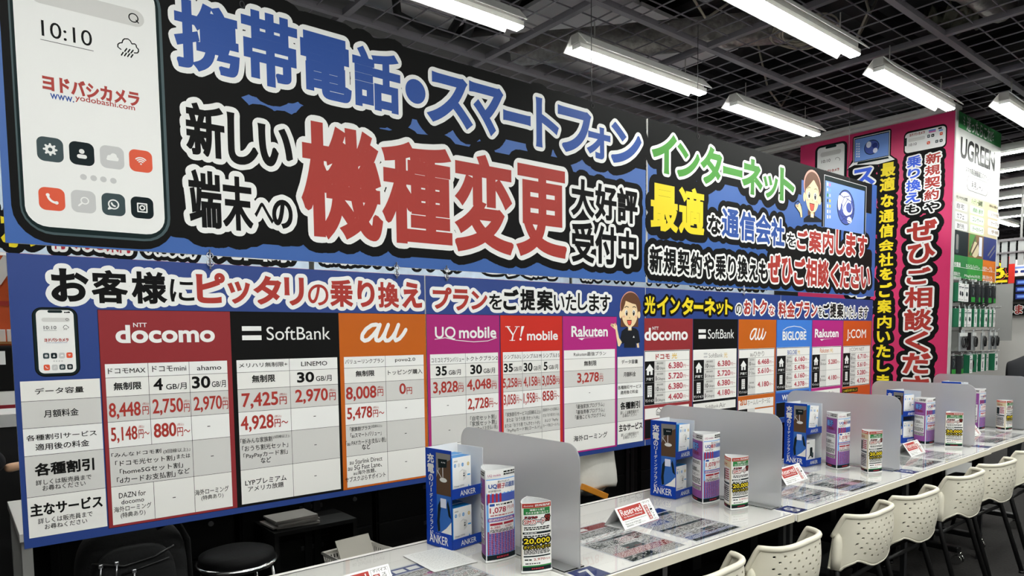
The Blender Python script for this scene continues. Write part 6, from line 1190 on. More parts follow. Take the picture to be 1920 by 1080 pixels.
# ------------------------------------------------------------------ three-sided leaflet towers
def tower(name, label, A, rz, W, hgt, kind, group):
    t = thing(name, label, 'leaflet stand', (A[0], A[1], MATZ), rz, group)
    hx = W * .5; hy = W * .866; th = .0018
    tri = [(0, 0), (W, 0), (hx, hy)]
    cx, cy = W / 2, hy / 3; z0 = .006; sag = W * .085; NB = 12
    def outline(k_, z):
        P = []
        for i in range(3):
            (ax, ay), (bx, by) = tri[i], tri[(i + 1) % 3]; L = math.hypot(bx - ax, by - ay); nx, ny = (by - ay) / L, -(bx - ax) / L
            for q in range(NB): u = q / NB; b_ = sag * 4 * u * (1 - u); P.append((ax + (bx - ax) * u + nx * b_, ay + (by - ay) * u + ny * b_))
        return [(cx + (a - cx) * k_, cy + (b - cy) * k_, z) for a, b in P]
    m = MB(); n = 3 * NB; kk = 1 - th * 3.46 * 1.4 / W
    vs = outline(1, z0) + outline(1, hgt) + outline(kk, hgt) + outline(kk, z0); fs = []
    for r_ in range(4):
        for i in range(n): j = (i + 1) % n; fs.append((r_ * n + i, r_ * n + j, (r_ + 1) % 4 * n + j, (r_ + 1) % 4 * n + i))
    m.add(vs, fs); m.build('sleeve', M_cardw, t)
    MB().prism([q[:2] for q in outline(1.05, 0)], 0, .0058, 'z').build('base', M_cardw, t)
    F = Art((0, 0, z0), (1, 0, 0), (0, 0, 1), (0, -1, 0)); n = Vector((-.866, .5, 0))
    S = Art((hx, hy, z0), Vector((-.5, -.866, 0)), (0, 0, 1), n)          # left face seen from outside: u from rear vertex to front vertex
    hh = hgt - z0
    for q in (F, S): q.bulge = (W, sag); q.lg = .0003
    for a, front in ((F, 1), (S, 0)):
        r = random.Random(3 + front); e = .003
        def R(u0, u1, v0, v1, c, l, rad=0): a.rect(u0 * W, u1 * W, v0 * hh, v1 * hh, c, l, rad)
        def T(st, u0, u1, v0, v1, c, w, o=()): a.text(st, u0 * W, u1 * W, v0 * hh, v1 * hh, c, w, o, 6)
        def lines(u0, u1, v0, v1, c, n_):
            for i in range(n_):
                v = v1 - (v1 - v0) * (i + .5) / n_; u = u0
                while u < u1 - .03:
                    w_ = min(u1, u + r.uniform(.03, .12)); R(u, w_, v - (v1 - v0) / n_ * .3, v + (v1 - v0) / n_ * .3, c, 4); u = w_ + .02
        if kind == 'uq':
            R(.02, .98, .03, .90, 'lil' if not front else 'sb2', 1); R(.02, .98, .905, .995, 'w', 1); R(.02, .98, 0, .055, 'i2', 2)
            lines(.3, .7, .01, .045, 'r2', 1)
            T('UQ mobile', .05, .45, .925, .955, 'mg', 1.4); lines(.55, .97, .93, .985, 'k', 2)
            if front:
                for i in range(9): R(.04 + i * .105, .075 + i * .105, .06, .32, 'r2', 2); 
                for i in range(9): R(.08 + i * .105, .125 + i * .105, .06, .32, 'sb3', 2)
                for i in range(12): lines(.06, .95, .07 + i * .02, .085 + i * .02, 'lil', 1)
                R(.02, .98, .76, .89, 'w', 2); 
                for i in range(7): a.ell((.02 + i * .137) * W, (.17 + i * .137) * W, .735 * hh, .785 * hh, 'w', 2)
                R(.02, .98, .62, .73, 'sb3', 2)
                for i in range(4): R(.05 + i * .12, .11 + i * .12, .63, .74, 'r2', 3)
                T('親も子もおトク', .35, .75, .855, .88, 'k', 1.6); T('UQ', .07, .33, .79, .845, 'b', 2.6); T('親子', .33, .6, .79, .85, 'r2', 2.4); T('応援割', .6, .95, .795, .855, 'b', 2.2); T('好評受付中', .07, .45, .755, .78, 'k', 1.6)
                R(.07, .95, .475, .64, 'w', 4, .004); T('1,078', .1, .62, .515, .585, 'r2', 2.6); T('円/月', .66, .93, .545, .585, 'r2', 1.6); R(.1, .25, .6, .628, 'b', 5, .003); lines(.3, .9, .6, .628, 'k', 1); lines(.12, .9, .487, .505, 'r2', 1)
                R(.05, .96, .43, .465, 'pur', 3); lines(.08, .9, .436, .46, 'w', 2)
                R(.09, .93, .30, .425, 'w', 3); R(.11, .5, .385, .41, 'r2', 4); R(.54, .91, .385, .41, 'r2', 4); T('6,380', .12, .42, .345, .375, 'r2', 1.6); T('4,060', .58, .82, .345, .375, 'r2', 1.6); lines(.11, .9, .305, .34, 'k', 3)
            else:
                R(.02, .98, .06, .90, 'pur', 2); T('親子', .2, .75, .75, .86, 'sb2', 3, (('b2', .003, 3),)); T('応援割', .2, .8, .69, .735, 'dr', 2); lines(.1, .9, .64, .68, 'lil', 2)
                R(.06, .92, .24, .62, 'w', 3, .003); lines(.12, .86, .55, .6, 'k', 3); T('15,000', .1, .66, .43, .5, 'k', 2.2); T('円', .68, .82, .43, .46, 'k', 1.6); T('プレゼント!', .16, .82, .37, .415, 'k', 1.6); lines(.1, .88, .26, .35, 'k', 5); R(.06, .92, .17, .225, 'g1', 3); lines(.1, .88, .175, .22, 'k', 3)
        else:
            R(.02, .98, .0, .995, 'tan', 1); R(.02, .98, .0, .06, 'i2', 2); lines(.3, .7, .015, .045, 'r2', 1); R(.02, .98, .93, .995, 'o1' if not front else 'r', 2); T('docomo', .06, .36, .95, .975, 'w', 1.6); lines(.42, .95, .945, .98, 'w', 2)
            if front:
                R(.03, .97, .08, .925, 'w', 2); R(.06, .94, .83, .925, 'grn', 3); T('機種から番号', .25, .75, .885, .915, 'w', 2); T('そのまま乗り換えで', .12, .88, .84, .875, 'w', 2)
                T('ドコモの', .1, .5, .775, .805, 'r2', 2.2, (('k', .0012, 4), )); T('SIMカード', .07, .75, .69, .765, 'r', 2.6, (('k', .004, 3), ('w', .002, 4))); T('だけ', .76, .94, .72, .81, 'r', 2, (('k', .003, 3),)); lines(.07, .94, .6, .655, 'k', 2)
                R(.03, .97, .545, .575, 'i2', 3); lines(.08, .5, .552, .57, 'w', 1); lines(.06, .95, .5, .53, 'k', 1); T('20,000', .06, .94, .39, .48, 'y', 2.6, (('k', .005, 3),)); T('ポイントプレゼント!', .06, .94, .325, .375, 'y', 1.6, (('k', .003, 3),)); lines(.06, .94, .245, .315, 'k', 4); R(.05, .95, .205, .225, 'i2', 3)
                T('2,970', .36, .75, .145, .185, 'r', 2); T('円/月', .77, .93, .145, .175, 'r', 1.4); lines(.08, .32, .15, .18, 'k', 1); lines(.1, .6, .095, .12, 'k', 1); R(.02, .98, .06, .08, 'grn', 3)
            else:
                R(.08, .92, .08, .9, 'w', 2); R(.08, .92, .8, .9, 'tan', 3); T('SIM', .2, .7, .82, .88, 'r', 2); R(.12, .45, .52, .75, 'i2', 3, .004); lines(.5, .88, .55, .78, 'r2', 5); R(.1, .9, .46, .5, 'i1', 3); lines(.12, .88, .12, .44, 'k', 8); T('2,728円〜', .14, .8, .33, .37, 'k', 1.8)
        a.build('front_print' if front else 'side_print', t)
    return t
for k, (A, rz) in enumerate([((1.332, 1.776), -.06), ((2.522, 1.778), -.04), ((3.706, 1.755), -.12), ((4.93, 1.757), -.1), ((5.95, 1.76), -.05)]):
    tower('leaflet_tower', 'tall purple and blue three sided leaflet tower ' + ['in front of the nearest screen', 'in front of the second screen', 'in front of the third screen', 'in front of the fourth screen', 'half hidden behind the fourth screen'][k], A, rz, .118, .306, 'uq', 'tall purple leaflet towers')
for k, (A, rz) in enumerate([((1.357, 1.624), -.36), ((2.523, 1.638), -.2), ((3.724, 1.598), -.3), ((4.948, 1.648), -.95), ((6.06, 1.62), -.15)]):
    tower('leaflet_tower', 'short red, green and yellow three sided leaflet tower ' + ['nearest to the viewer', 'in front of the second screen', 'in front of the third screen', 'in front of the fourth screen', 'at the right edge'][k], A, rz, .1, .222, 'doc', 'short leaflet towers')

# ------------------------------------------------------------------ reserved tent cards
M_tent = mat('tent_paper', 'd8d8d8', .6)
def make_card():
    t = thing('tent_card', 'x', 'sign card', group='reserved cards'); W, D, h = .235, .10, .074; th = .0012
    m = MB(); m.prism([(0, 0), (D, 0), (D / 2, h)], -W / 2, W / 2, 'x'); vs = list(m.v)
    m = MB()
    o_ = [(0, 0), (D, 0), (D / 2, h)]; i_ = [(.003, th), (D - .003, th), (D / 2, h - .003)]
    for i in range(3):
        j = (i + 1) % 3; m.prism([o_[i], o_[j], i_[j], i_[i]], -W / 2, W / 2, 'x')
    m.build('card', M_tent, t)
    L = math.hypot(D / 2, h); n = Vector((0, -h, D / 2)).normalized(); v = Vector((0, D / 2, h)).normalized()
    a = Art((-W / 2, 0, 0), (1, 0, 0), v, n); R = a.rect
    R(0, W, 0, L, 'w', 1); R(.012, .165, .035, L - .006, 'r', 2)
    a.text('Reserved', .02, .155, .052, .078, 'w', 1.6, (), 4); a.text('for Business Meetings', .028, .15, .040, .049, 'w', 1, (), 4)
    a.text('This area is reserved for business meetings only.', .018, .165, .024, .031, 'k', 1, (), 4); a.text('Please do not sit these seats.', .018, .12, .015, .022, 'k', 1, (), 4); a.text('商談専用席につきご遠慮ください。', .018, .15, .006, .0125, 'k', 1, (), 4)
    R(.171, W - .006, .004, L - .006, 'g3', 2); R(.172, W - .007, .005, L - .007, 'w', 3)
    a.text('デバイス', .178, .224, .073, .083, 'k', 1.8, (), 4); R(.175, .197, .008, .068, 'r', 4)
    for q, ch in enumerate('商談専用席'): a.text(ch, .179, .193, .056 - q * .0115, .066 - q * .0115, 'w', 1.6, (), 6)
    for q, ch in enumerate('スマートフォン'[:7]): a.text(ch, .203, .219, .060 - q * .0092, .068 - q * .0092, 'k', 1.6, (), 4)
    a.build('print', t); return t
tc = make_card(); CN = [((.86, 1.73), .05, 'white reserved card cut off by the bottom edge of the photo'), ((2.078, 1.742), .10, 'white and red reserved card on the flyers of the number 7 table'), ((3.25, 1.733), .06, 'white and red reserved card in front of the third charger stand'), ((4.52, 1.645), .03, 'white and red reserved card on the number 9 table'), ((5.64, 1.68), .02, 'reserved card poking out behind the fourth screen')]
for (x, y), rz, lab in CN: place(tc, 'tc', (x, y, MATZ), rz, lab)

# ------------------------------------------------------------------ chairs
M_cw = mat('chair_plastic', 'dfdac9', .38, spec=.45)
M_seat = mat('seat_vinyl', '080809', .65, spec=.15, bump=.1, nscale=90)
def make_chair():
    t = thing('stacking_chair', 'x', 'chair', group='white backed chairs along the counter')
    # shell: s along the U from left wing to right wing, v from bottom to top
    def curve(s):
        a = abs(s); sg = 1 if s > 0 else -1
        if a <= 1: return Vector((sg * .212 * math.sin(a * 1.35) / math.sin(1.35), .078 * a ** 3.2, 0))
        q = (a - 1) / .35; return Vector((sg * (.212 + .004 * q), .078 + .05 * q, 0))
    def top(s):
        a = abs(s)
        return .693 + .004 * (1 - min(1, a)) if a <= 1 else .693 - .10 * ((a - 1) / .35) ** 1.1
    def bot(s):
        a = abs(s)
        if a > 1.0: return .462
        if a > .72: return .462 + (.505 - .462) * (1 - ((a - .72) / .28)) ** .6
        return .470 + .038 * (.5 - .5 * math.cos(math.pi * min(1, a / .72))) ** 1.6
    NS, NV = 54, 18; S0 = 1.35; m = MB()
    Q = {}; SX = lambda v: .955 - .085 * v
    def pt(i, j):
        s = -S0 + 2 * S0 * i / NS; p = curve(s); v = j / NV; z = bot(s) + (top(s) - bot(s)) * v
        lean = -.018 * math.sin(math.pi * v * .9) ; p = p + Vector((0, lean * (1 - min(1, abs(s)) ** 2) - .01 * v, 0)); p.z = z; p.x *= SX(v)
        return p
    vs = []; fs = []
    for i in range(NS + 1):
        for j in range(NV + 1): vs.append(pt(i, j))
    idx = lambda i, j: i * (NV + 1) + j
    for i in range(NS):
        for j in range(NV):
            s = -S0 + 2 * S0 * (i + .5) / NS; hole = abs(s) < .86 and i % 4 in ((1, 2) if (j // 2) % 2 else (3, 4 % 4)) and j % 2 == 1 and 2 < j < NV - 1
            ctr = abs(s) < .86 and j % 2 == 1 and 2 < j < NV - 1 and ((i + (2 if (j // 2) % 2 else 0)) % 4 == 1)
            if ctr:
                q = [vs[idx(i, j)], vs[idx(i + 1, j)], vs[idx(i + 1, j + 1)], vs[idx(i, j + 1)]]
                c = (q[0] + q[1] + q[2] + q[3]) / 4; o = len(vs); n = 12
                ux = (q[1] - q[0] + q[2] - q[3]) / 2; uz = (q[3] - q[0] + q[2] - q[1]) / 2
                ring = [c + ux * .6 * math.cos(2 * math.pi * k / n) + uz * .36 * math.sin(2 * math.pi * k / n) for k in range(n)]
                vs += ring
                corner = [(idx(i + 1, j + 1), 1.5), (idx(i, j + 1), 4.5), (idx(i, j), 7.5), (idx(i + 1, j), 10.5)]
                for k in range(4):
                    ca = corner[k][0]; cb = corner[(k + 1) % 4][0]; a = [o + (1 + 3 * k + d) % n for d in range(4)]
                    fs.append((ca, cb, a[3], a[2], a[1], a[0]))
            else: fs.append((idx(i, j), idx(i + 1, j), idx(i + 1, j + 1), idx(i, j + 1)))
    m.add(vs, fs, 0, True)
    sh = m.build('backrest', M_cw, t); sd = sh.modifiers.new('thick', 'SOLIDIFY'); sd.thickness = .007; sd.offset = 0
    rim = MB(); pts = [pt(i, NV) + Vector((0, 0, 0)) for i in range(0, NS + 1)]
    rim.tube(pts, .0115, 10); rim.build('rim', M_cw, t)
    low = MB(); low.tube([pt(i, 0) for i in range(0, NS + 1)], .006, 8); low.build('lower_rim', M_cw, t)
    for sgn in (-1, 1):
        x = sgn * .197; MB().tube([(x, .098, .461), (x * .99, .096, .51), (x * .975, .094, .575), (x * .97, .092, .60), (x * .96, .09, .615)], [.023, .0235, .022, .016, .004], 14).build('tube_socket', M_cw, t)
        leg = MB(); leg.tube([(sgn * .197, .097, .48), (sgn * .2, .09, .42), (sgn * .222, -.03, .012)], .0125, 12); leg.tube([(sgn * .222, -.03, .0), (sgn * .222, -.03, .014)], .015, 12); leg.build('leg', M_blackm, t)
        leg = MB(); leg.tube([(sgn * .19, .46, .40), (sgn * .2, .50, .2), (sgn * .21, .535, .012)], .0125, 12); leg.tube([(sgn * .21, .535, 0), (sgn * .21, .535, .014)], .015, 12); leg.build('leg', M_blackm, t)
        MB().tube([(sgn * .207, .09, .405), (sgn * .19, .46, .40)], .011, 10).build('side_rail', M_blackm, t)
    s = MB(); s.box(-.205, .205, .115, .53, .405, .452, 0, c=.02); s.build('seat', M_seat, t)
    MB().tube([(-.207, .1, .385), (.207, .1, .385)], .01, 10).build('cross_bar', M_blackm, t)
    return t
ch0 = make_chair()
CH = [(1.915, 1.275, .06, 'nearest white backed chair, only its back edge showing at the bottom'), (2.41, 1.262, .03, 'second white backed chair, cut off by the bottom of the photo'), (3.075, 1.265, .04, 'third white backed chair, in front of the number 8 table'), (3.565, 1.262, -.02, 'fourth white backed chair, overlapped by the third one'), (4.235, 1.265, .0, 'fifth white backed chair, in front of the number 9 table'), (4.74, 1.258, -.06, 'sixth white backed chair, turned a little away'), (5.41, 1.268, .02, 'seventh and farthest white backed chair at the right edge')]
for x, y, rz, lab in CH: place(ch0, 'ch', (x, y, 0), rz, lab)

# ------------------------------------------------------------------ staff side behind the boards: second counter, drawers, stools, things
M_cab = mat('black_cabinet', '090909', .6, spec=.2)
M_plas = mat('pale_plastic', 'bdbab3', .5)
for k in range(5):
    x = .172 + 1.2 * k; t = thing('staff_table', 'white table behind the boards, ' + ['its bare corner showing at the left edge', 'hidden behind the left price board', 'hidden behind the purple price board', 'hidden behind the internet price boards', 'hidden behind the board next to the pink panel'][k], 'table', (x + .6, 3.6, 0), 0, 'white tables behind the boards')
    MB().box(-.6, .598, -.357, .357, TZ - .035, TZ, c=.003).build('tabletop', M_white, t)
    for sx in (-.575, .575):
        for sy in (-.30, .33): MB().box(sx - .018, sx + .018, sy - .02, sy + .02, 0, TZ - .035).build('leg', M_lgrey if k == 0 and sx < 0 else M_blackm, t)
    MB().box(-.54, .54, .2, .22, .05, TZ - .035).build('dark_backing', M_black, t)
M_label = mat('label_paper', '8a8984', .6)
for k in range(8):
    x0 = .30 + k * .72; t = thing('drawer_cabinet', 'black drawer cabinet under the rear tables, ' + ['behind the backpack', 'with a pale label', 'behind the white basket', 'right of the basket', 'behind the seated person', 'behind the second tower', 'near the third screen', 'near the pink panel'][k], 'cabinet', (x0 + .35, 3.31, 0), 0, 'black drawer cabinets')
    MB().box(-.348, .348, 0, .35, .04, .675).build('carcass', M_cab, t)
    for j, (z0, z1) in enumerate(((.05, .25), (.26, .46), (.47, .665))):
        d = MB().box(-.34, .34, -.016, -.001, z0, z1, c=.003).build('drawer', M_cab, t)
        MB().box(-.06, .06, -.022, -.016, z1 - .055, z1 - .035, c=.002).build('handle', mat('dark_handle', '2a2a2c', .4), d)
        if j == 2: MB().tube([(.24, -.022, z1 - .045), (.24, -.015, z1 - .045)], .012, 14).build('lock', mat('lock_metal', '6c6c6e', .35, metal=.8), d)
    if k == 1: MB().box(-.2, -.13, -.0175, -.0162, .54, .58).build('label_plate', M_label, t)
# shelf with leaflets
t = thing('low_shelf', 'black low shelf carrying a pile of leaflets below the left price board', 'shelf', (1.28, 3.15, 0))
for x in (-.20, .18): MB().box(x, x + .02, -.14, .13, 0, .58).build('side', M_cab, t)
for z in (.3, .58): MB().box(-.20, .20, -.14, .13, z, z + .018).build('board', M_cab, t)
r = random.Random(2)
for k in range(5):
    o = MB().box(-.1, .1, -.075, .075, 0, .0085).build('leaflet', mat('leaflet_paper', '7d7a76', .7), None, (1.20 + r.uniform(-.02, .02), 3.12 + r.uniform(-.012, .012), .5982 + k * .0088), r.uniform(-.1, .1))
    tag(o, 'pale leaflet stack, %s of five lying on the low black shelf' % ['lowest', 'second lowest', 'middle one', 'second highest', 'topmost'][k], 'leaflets', 'leaflets on the low shelf')
# basket on a stool with a white sheet
t = thing('stool', 'low black stool carrying the white basket', 'stool', (1.42, 2.80, 0))
MB().lathe([(0, .36), (.17, .36), (.18, .375), (.17, .395), (0, .395)], n=28).build('seat', M_seat, t)
for k in range(4):
    a = math.pi / 4 + k * math.pi / 2; MB().tube([(.13 * math.cos(a), .13 * math.sin(a), .36), (.18 * math.cos(a), .18 * math.sin(a), .01)], .011, 10).build('leg', M_blackm, t)
BX, BY, BZ = 1.38, 2.80, .396
t = thing('plastic_basket', 'white perforated plastic basket with red and black lettering under the orange price column', 'basket', (BX, BY, BZ), .12)
m = MB(); w, d, h = .125, .095, .11
def wall(p0, p1, q0, q1, n):
    for k in range(n):
        for j, (a, b) in enumerate(((0, .2), (.2, .42), (.42, .64), (.64, .86), (.86, 1))):
            f = lambda u, v: Vector(p0).lerp(Vector(p1), u).lerp(Vector(q0).lerp(Vector(q1), u), v)
            u0, u1 = k / n, (k + 1) / n; g = .28 / n
            if j in (1, 2, 3):
                m.add([f(u0, a), f(u0 + g, a), f(u0 + g, b), f(u0, b)], [(0, 1, 2, 3)]); m.add([f(u1 - g, a), f(u1, a), f(u1, b), f(u1 - g, b)], [(0, 1, 2, 3)])
                c_ = a + .05; m.add([f(u0 + g, a), f(u1 - g, a), f(u1 - g, c_), f(u0 + g, c_)], [(0, 1, 2, 3)])
            else: m.add([f(u0, a), f(u1, a), f(u1, b), f(u0, b)], [(0, 1, 2, 3)])
k_ = .86
Bm = [(-w * k_, -d * k_, .002), (w * k_, -d * k_, .002), (w * k_, d * k_, .002), (-w * k_, d * k_, .002)]; Tp = [(-w, -d, h), (w, -d, h), (w, d, h), (-w, d, h)]
for i in range(4): wall(Bm[i], Bm[(i + 1) % 4], Tp[i], Tp[(i + 1) % 4], 16 if i % 2 == 0 else 11)
m.add(Bm, [(0, 1, 2, 3)])
o = m.build('body', M_plas, t); sd = o.modifiers.new('thick', 'SOLIDIFY'); sd.thickness = .003
m = MB(); m.tube([Tp[0], Tp[1], Tp[2], Tp[3]], .007, 8, closed=True); m.build('rim', M_plas, t)
MB().box(-w * .95, w * .5, -d * .99 - .004, -d * .99 - .002, .035, .095).build('paper_sign', mat('sign_paper', 'b7b3ad', .7), t)
a = Art((0, -d * .99 - .0045, 0), (1, 0, 0), (0, 0, 1), (0, -1, 0)); a.text('アンケート', -w * .92, -.05, .05, .085, 'k', 2, (), 1); a.text('返却', -.04, .03, .04, .088, 'r', 2.4, (), 1); a.text('BOX', .035, .08, .05, .085, 'k', 2, (), 1); a.build('lettering', t)
M_sheet = mat('card_sheet', '97938b', .7)
o = MB().box(-.09, .09, -.002, .002, 0, .17).build('blank_sheet', M_sheet, None, (BX + .01, BY - .02, BZ + .012), .16); o.rotation_euler = (-.5, .02, .16); tag(o, 'blank white card leaning inside the white basket', 'card')
# round stool with chrome ring
def rstool(x, y, lab, hgt=.47, R=.155):
    t = thing('round_stool', lab, 'stool', (x, y, 0))
    MB().lathe([(0, hgt - .05), (R - .01, hgt - .05), (R, hgt - .035), (R - .005, hgt - .012), (R - .04, hgt), (0, hgt)], n=32).build('seat', M_seat, t)
    MB().tube([((R + .003) * math.cos(q), (R + .003) * math.sin(q), hgt - .05) for q in [k * math.pi / 16 for k in range(32)]], .011, 10, closed=True).build('chrome_ring', M_chrome, t)
    for k in range(4):
        q = math.pi / 4 + k * math.pi / 2; MB().tube([(.15 * math.cos(q), .15 * math.sin(q), hgt - .06), (.2 * math.cos(q), .2 * math.sin(q), .2), (.21 * math.cos(q), .21 * math.sin(q), .01)], .011, 10).build('leg', M_chrome, t)
rstool(.905, 2.98, 'round stool with shiny chrome ring, black seat, left of the white basket', .568)
rstool(1.93, 2.62, 'round black stool half hidden behind the nearest charger stand', .48)
# backpack
M_bag = mat('bag_fabric', '0d0e0f', .85, bump=.2, nscale=120)
t = thing('backpack', 'black backpack with dangling zip pulls below the red carrier column', 'bag', (.50, 2.93, .28))
def puff(m, x0, x1, y0, y1, z0, z1, p=3.2, n=20):
    vs = []; fs = []; c = ((x0 + x1) / 2, (y0 + y1) / 2, (z0 + z1) / 2); R = ((x1 - x0) / 2, (y1 - y0) / 2, (z1 - z0) / 2)
    sp = lambda v: math.copysign(abs(v) ** (2 / p), v)
    for i in range(n + 1):
        th = -math.pi / 2 + math.pi * i / n
        for k in range(2 * n):
            ph = math.pi * k / n; vs.append((c[0] + R[0] * sp(math.cos(th)) * sp(math.cos(ph)), c[1] + R[1] * sp(math.cos(th)) * sp(math.sin(ph)), c[2] + R[2] * sp(math.sin(th))))
    for i in range(n):
        for k in range(2 * n): fs.append((i * 2 * n + k, i * 2 * n + (k + 1) % (2 * n), (i + 1) * 2 * n + (k + 1) % (2 * n), (i + 1) * 2 * n + k))
    m.add(vs, fs, 0, True)
m = MB(); puff(m, -.19, .19, -.10, .10, 0, .50); m.build('body', M_bag, t)
m = MB(); puff(m, -.15, .13, -.145, -.06, .06, .43); m.build('front_pocket', M_bag, t)
m = MB(); m.tube([(-.15, -.138, .395), (-.05, -.147, .37), (.05, -.147, .385), (.12, -.135, .41)], .005, 6); m.tube([(-.06, -.146, .34), (.1, -.146, .37)], .004, 6); m.build('zip', M_blackm, t)
for x, z in ((-.125, .385), (-.075, .385), (-.02, .345)):
    m = MB(); m.box(x - .007, x + .007, -.156, -.146, z - .006, z + .008, c=.002); m.tube([(x, -.155, z - .004), (x - .005, -.158, z - .06)], .0028, 6); m.build('zip_pull', M_steel, t)
m = MB(); m.tube([(.07, -.1, .48), (.14, -.09, .50), (.19, -.04, .40), (.2, -.02, .2)], .012, 8); m.build('strap', M_bag, t)
t2 = thing('bag_stool', 'low black stool under the backpack', 'stool', (.50, 2.93, 0)); MB().box(-.19, .19, -.14, .14, .25, .279, c=.01).build('seat', M_seat, t2)
for sx in (-.16, .16):
    for sy in (-.11, .11): MB().box(sx - .012, sx + .012, sy - .012, sy + .012, 0, .25).build('leg', M_blackm, t2)

# ------------------------------------------------------------------ people
def skin(name, nodes, edges, m, parent=None, loc=(0, 0, 0), sub=2):
    me = bpy.data.meshes.new(name); me.from_pydata([n[0] for n in nodes], edges, []); o = bpy.data.objects.new(name, me); COL.objects.link(o); o.location = loc
    if parent: o.parent = parent
    sk = o.modifiers.new('skin', 'SKIN'); sk.use_smooth_shade = True
    for i, n in enumerate(nodes):
        rr = n[1] if isinstance(n[1], tuple) else (n[1], n[1]); me.skin_vertices[0].data[i].radius = rr
    me.skin_vertices[0].data[0].use_root = True
    sb = o.modifiers.new('sub', 'SUBSURF'); sb.levels = sub; sb.render_levels = sub
    me.materials.append(m); return o
M_skin = mat('skin', 'd8ad8c', .55); M_cloth = mat('black_cloth', '121318', .85); M_shirt = mat('white_shirt', 'cfcdc6', .75, bump=.25, nscale=14); M_hair = mat('dark_hair', '15110e', .6)
def hand(parent, w, d, up, loc, curl=.5, name='hand'):
    """five fingers + palm; w: wrist point, d: pointing dir, up: back-of-hand normal"""
    w = Vector(w); d = Vector(d).normalized(); up = Vector(up).normalized(); sd = d.cross(up).normalized()
    nodes = [(w, .022), (w + d * .045, (.034, .016)), (w + d * .085, (.036, .013))]; edges = [(0, 1), (1, 2)]
    o = skin(name, nodes, edges, M_skin, parent, loc, 2)
    for k, (off, L) in enumerate(((-.03, .062), (-.01, .075), (.01, .07), (.029, .055))):
        b = w + d * .08 + sd * off; p1 = b + d * L * .4 - up * L * .1 * curl; p2 = p1 + d * L * .33 - up * L * .35 * curl; p3 = p2 + d * L * .22 - up * L * .4 * curl
        skin('finger', [(b - d * .01, .0095), (b, .0092), (p1, .0088), (p2, .0082), (p3, .0065)], [(0, 1), (1, 2), (2, 3), (3, 4)], M_skin, o)
    b = w + d * .025 - sd * .03; p1 = b - sd * .025 + d * .025 - up * .008; p2 = p1 + d * .03 - sd * .006 - up * .006
    skin('thumb', [(b + sd * .012, .012), (b, .0115), (p1, .0105), (p2, .008)], [(0, 1), (1, 2), (2, 3)], M_skin, o)
    return o
def head(m_skin, c, f, r=.1):
    """shaped head mesh: skull, jaw, nose, ears, eyes, mouth; f: facing unit vector"""
    m = MB(); f = Vector(f).normalized(); s_ = Vector((f.y, -f.x, 0)); c = Vector(c); n = 18; vs = []; fs = []
    for i in range(n + 1):
        t = math.pi * i / n; z = math.cos(t); rr = math.sin(t)
        for k in range(2 * n):
            a = math.pi * k / n; x = rr * math.cos(a); y = rr * math.sin(a)
            jaw = 1 - .28 * max(0, -z) ** 1.3; fx = x * .095 * (1 + .05 * z); 
            fwd = fx + (.012 * max(0, x) * (1 if z < .1 else .4)); nose = .022 * math.exp(-((y / .16) ** 2) - ((z + .12) / .16) ** 2) if x > 0 else 0
            p = c + f * (fwd + nose) + s_ * (y * .076 * jaw) + Vector((0, 0, z * .118)); vs.append(p)
    for i in range(n):
        for k in range(2 * n): fs.append((i * 2 * n + k, (i + 1) * 2 * n + k, (i + 1) * 2 * n + (k + 1) % (2 * n), i * 2 * n + (k + 1) % (2 * n)))
    m.add(vs, fs, 0, True)
    for sg in (-1, 1): 
        p = c + s_ * sg * .076; m.sphere((p.x, p.y, p.z - .01), (.018, .018, .03), 8, 0)
        p = c + f * .083 + s_ * sg * .03 + Vector((0, 0, .012)); m.sphere(tuple(p), .011, 8, 1); p = p + f * .008; m.sphere(tuple(p), .0055, 6, 2)
    p = c + f * .088 + Vector((0, 0, -.058)); q = s_ * .022; m.tube([p - q, p, p + q], [.002, .005, .002], 8, 3)
    return m
def hair_cap(c, f, ln=.0):
    m = MB(); f = Vector(f).normalized(); c = Vector(c) - f * .008; n = 14; vs = []; fs = []
    s_ = Vector((f.y, -f.x, 0))
    for i in range(n + 1):
        t = math.pi * .62 * i / n
        for k in range(2 * n):
            a = math.pi * k / n; x = math.cos(a); y = math.sin(a); fr = max(0, x) ** 2
            tt = t * (1 - .42 * fr); vs.append(c + f * (x * math.sin(tt) * .107) + s_ * (y * math.sin(tt) * .088) + Vector((0, 0, math.cos(tt) * .13 + .004)))
    for i in range(n):
        for k in range(2 * n): fs.append((i * 2 * n + k, (i + 1) * 2 * n + k, (i + 1) * 2 * n + (k + 1) % (2 * n), i * 2 * n + (k + 1) % (2 * n)))
    m.add(vs, fs, 0, True); return m
M_eye = mat('eye_white', 'e8e6e2', .3); M_iris = mat('iris', '1c120c', .2); M_lip = mat('lip', 'b06a5c', .5)
def person(label, loc, body, bm, f, headc, hands=(), extras=()):
    t = thing('person', label, 'person', loc)
    skin('body', body[0], body[1], bm, t)
    head(M_skin, headc, f).build('head', [M_skin, M_eye, M_iris, M_lip], t); hair_cap(headc, f).build('hair', M_hair, t)
    for h in hands: hand(t, *h, (0, 0, 0))
    for nm, nodes, edges, mm in extras: skin(nm, nodes, edges, mm, t)
    return t
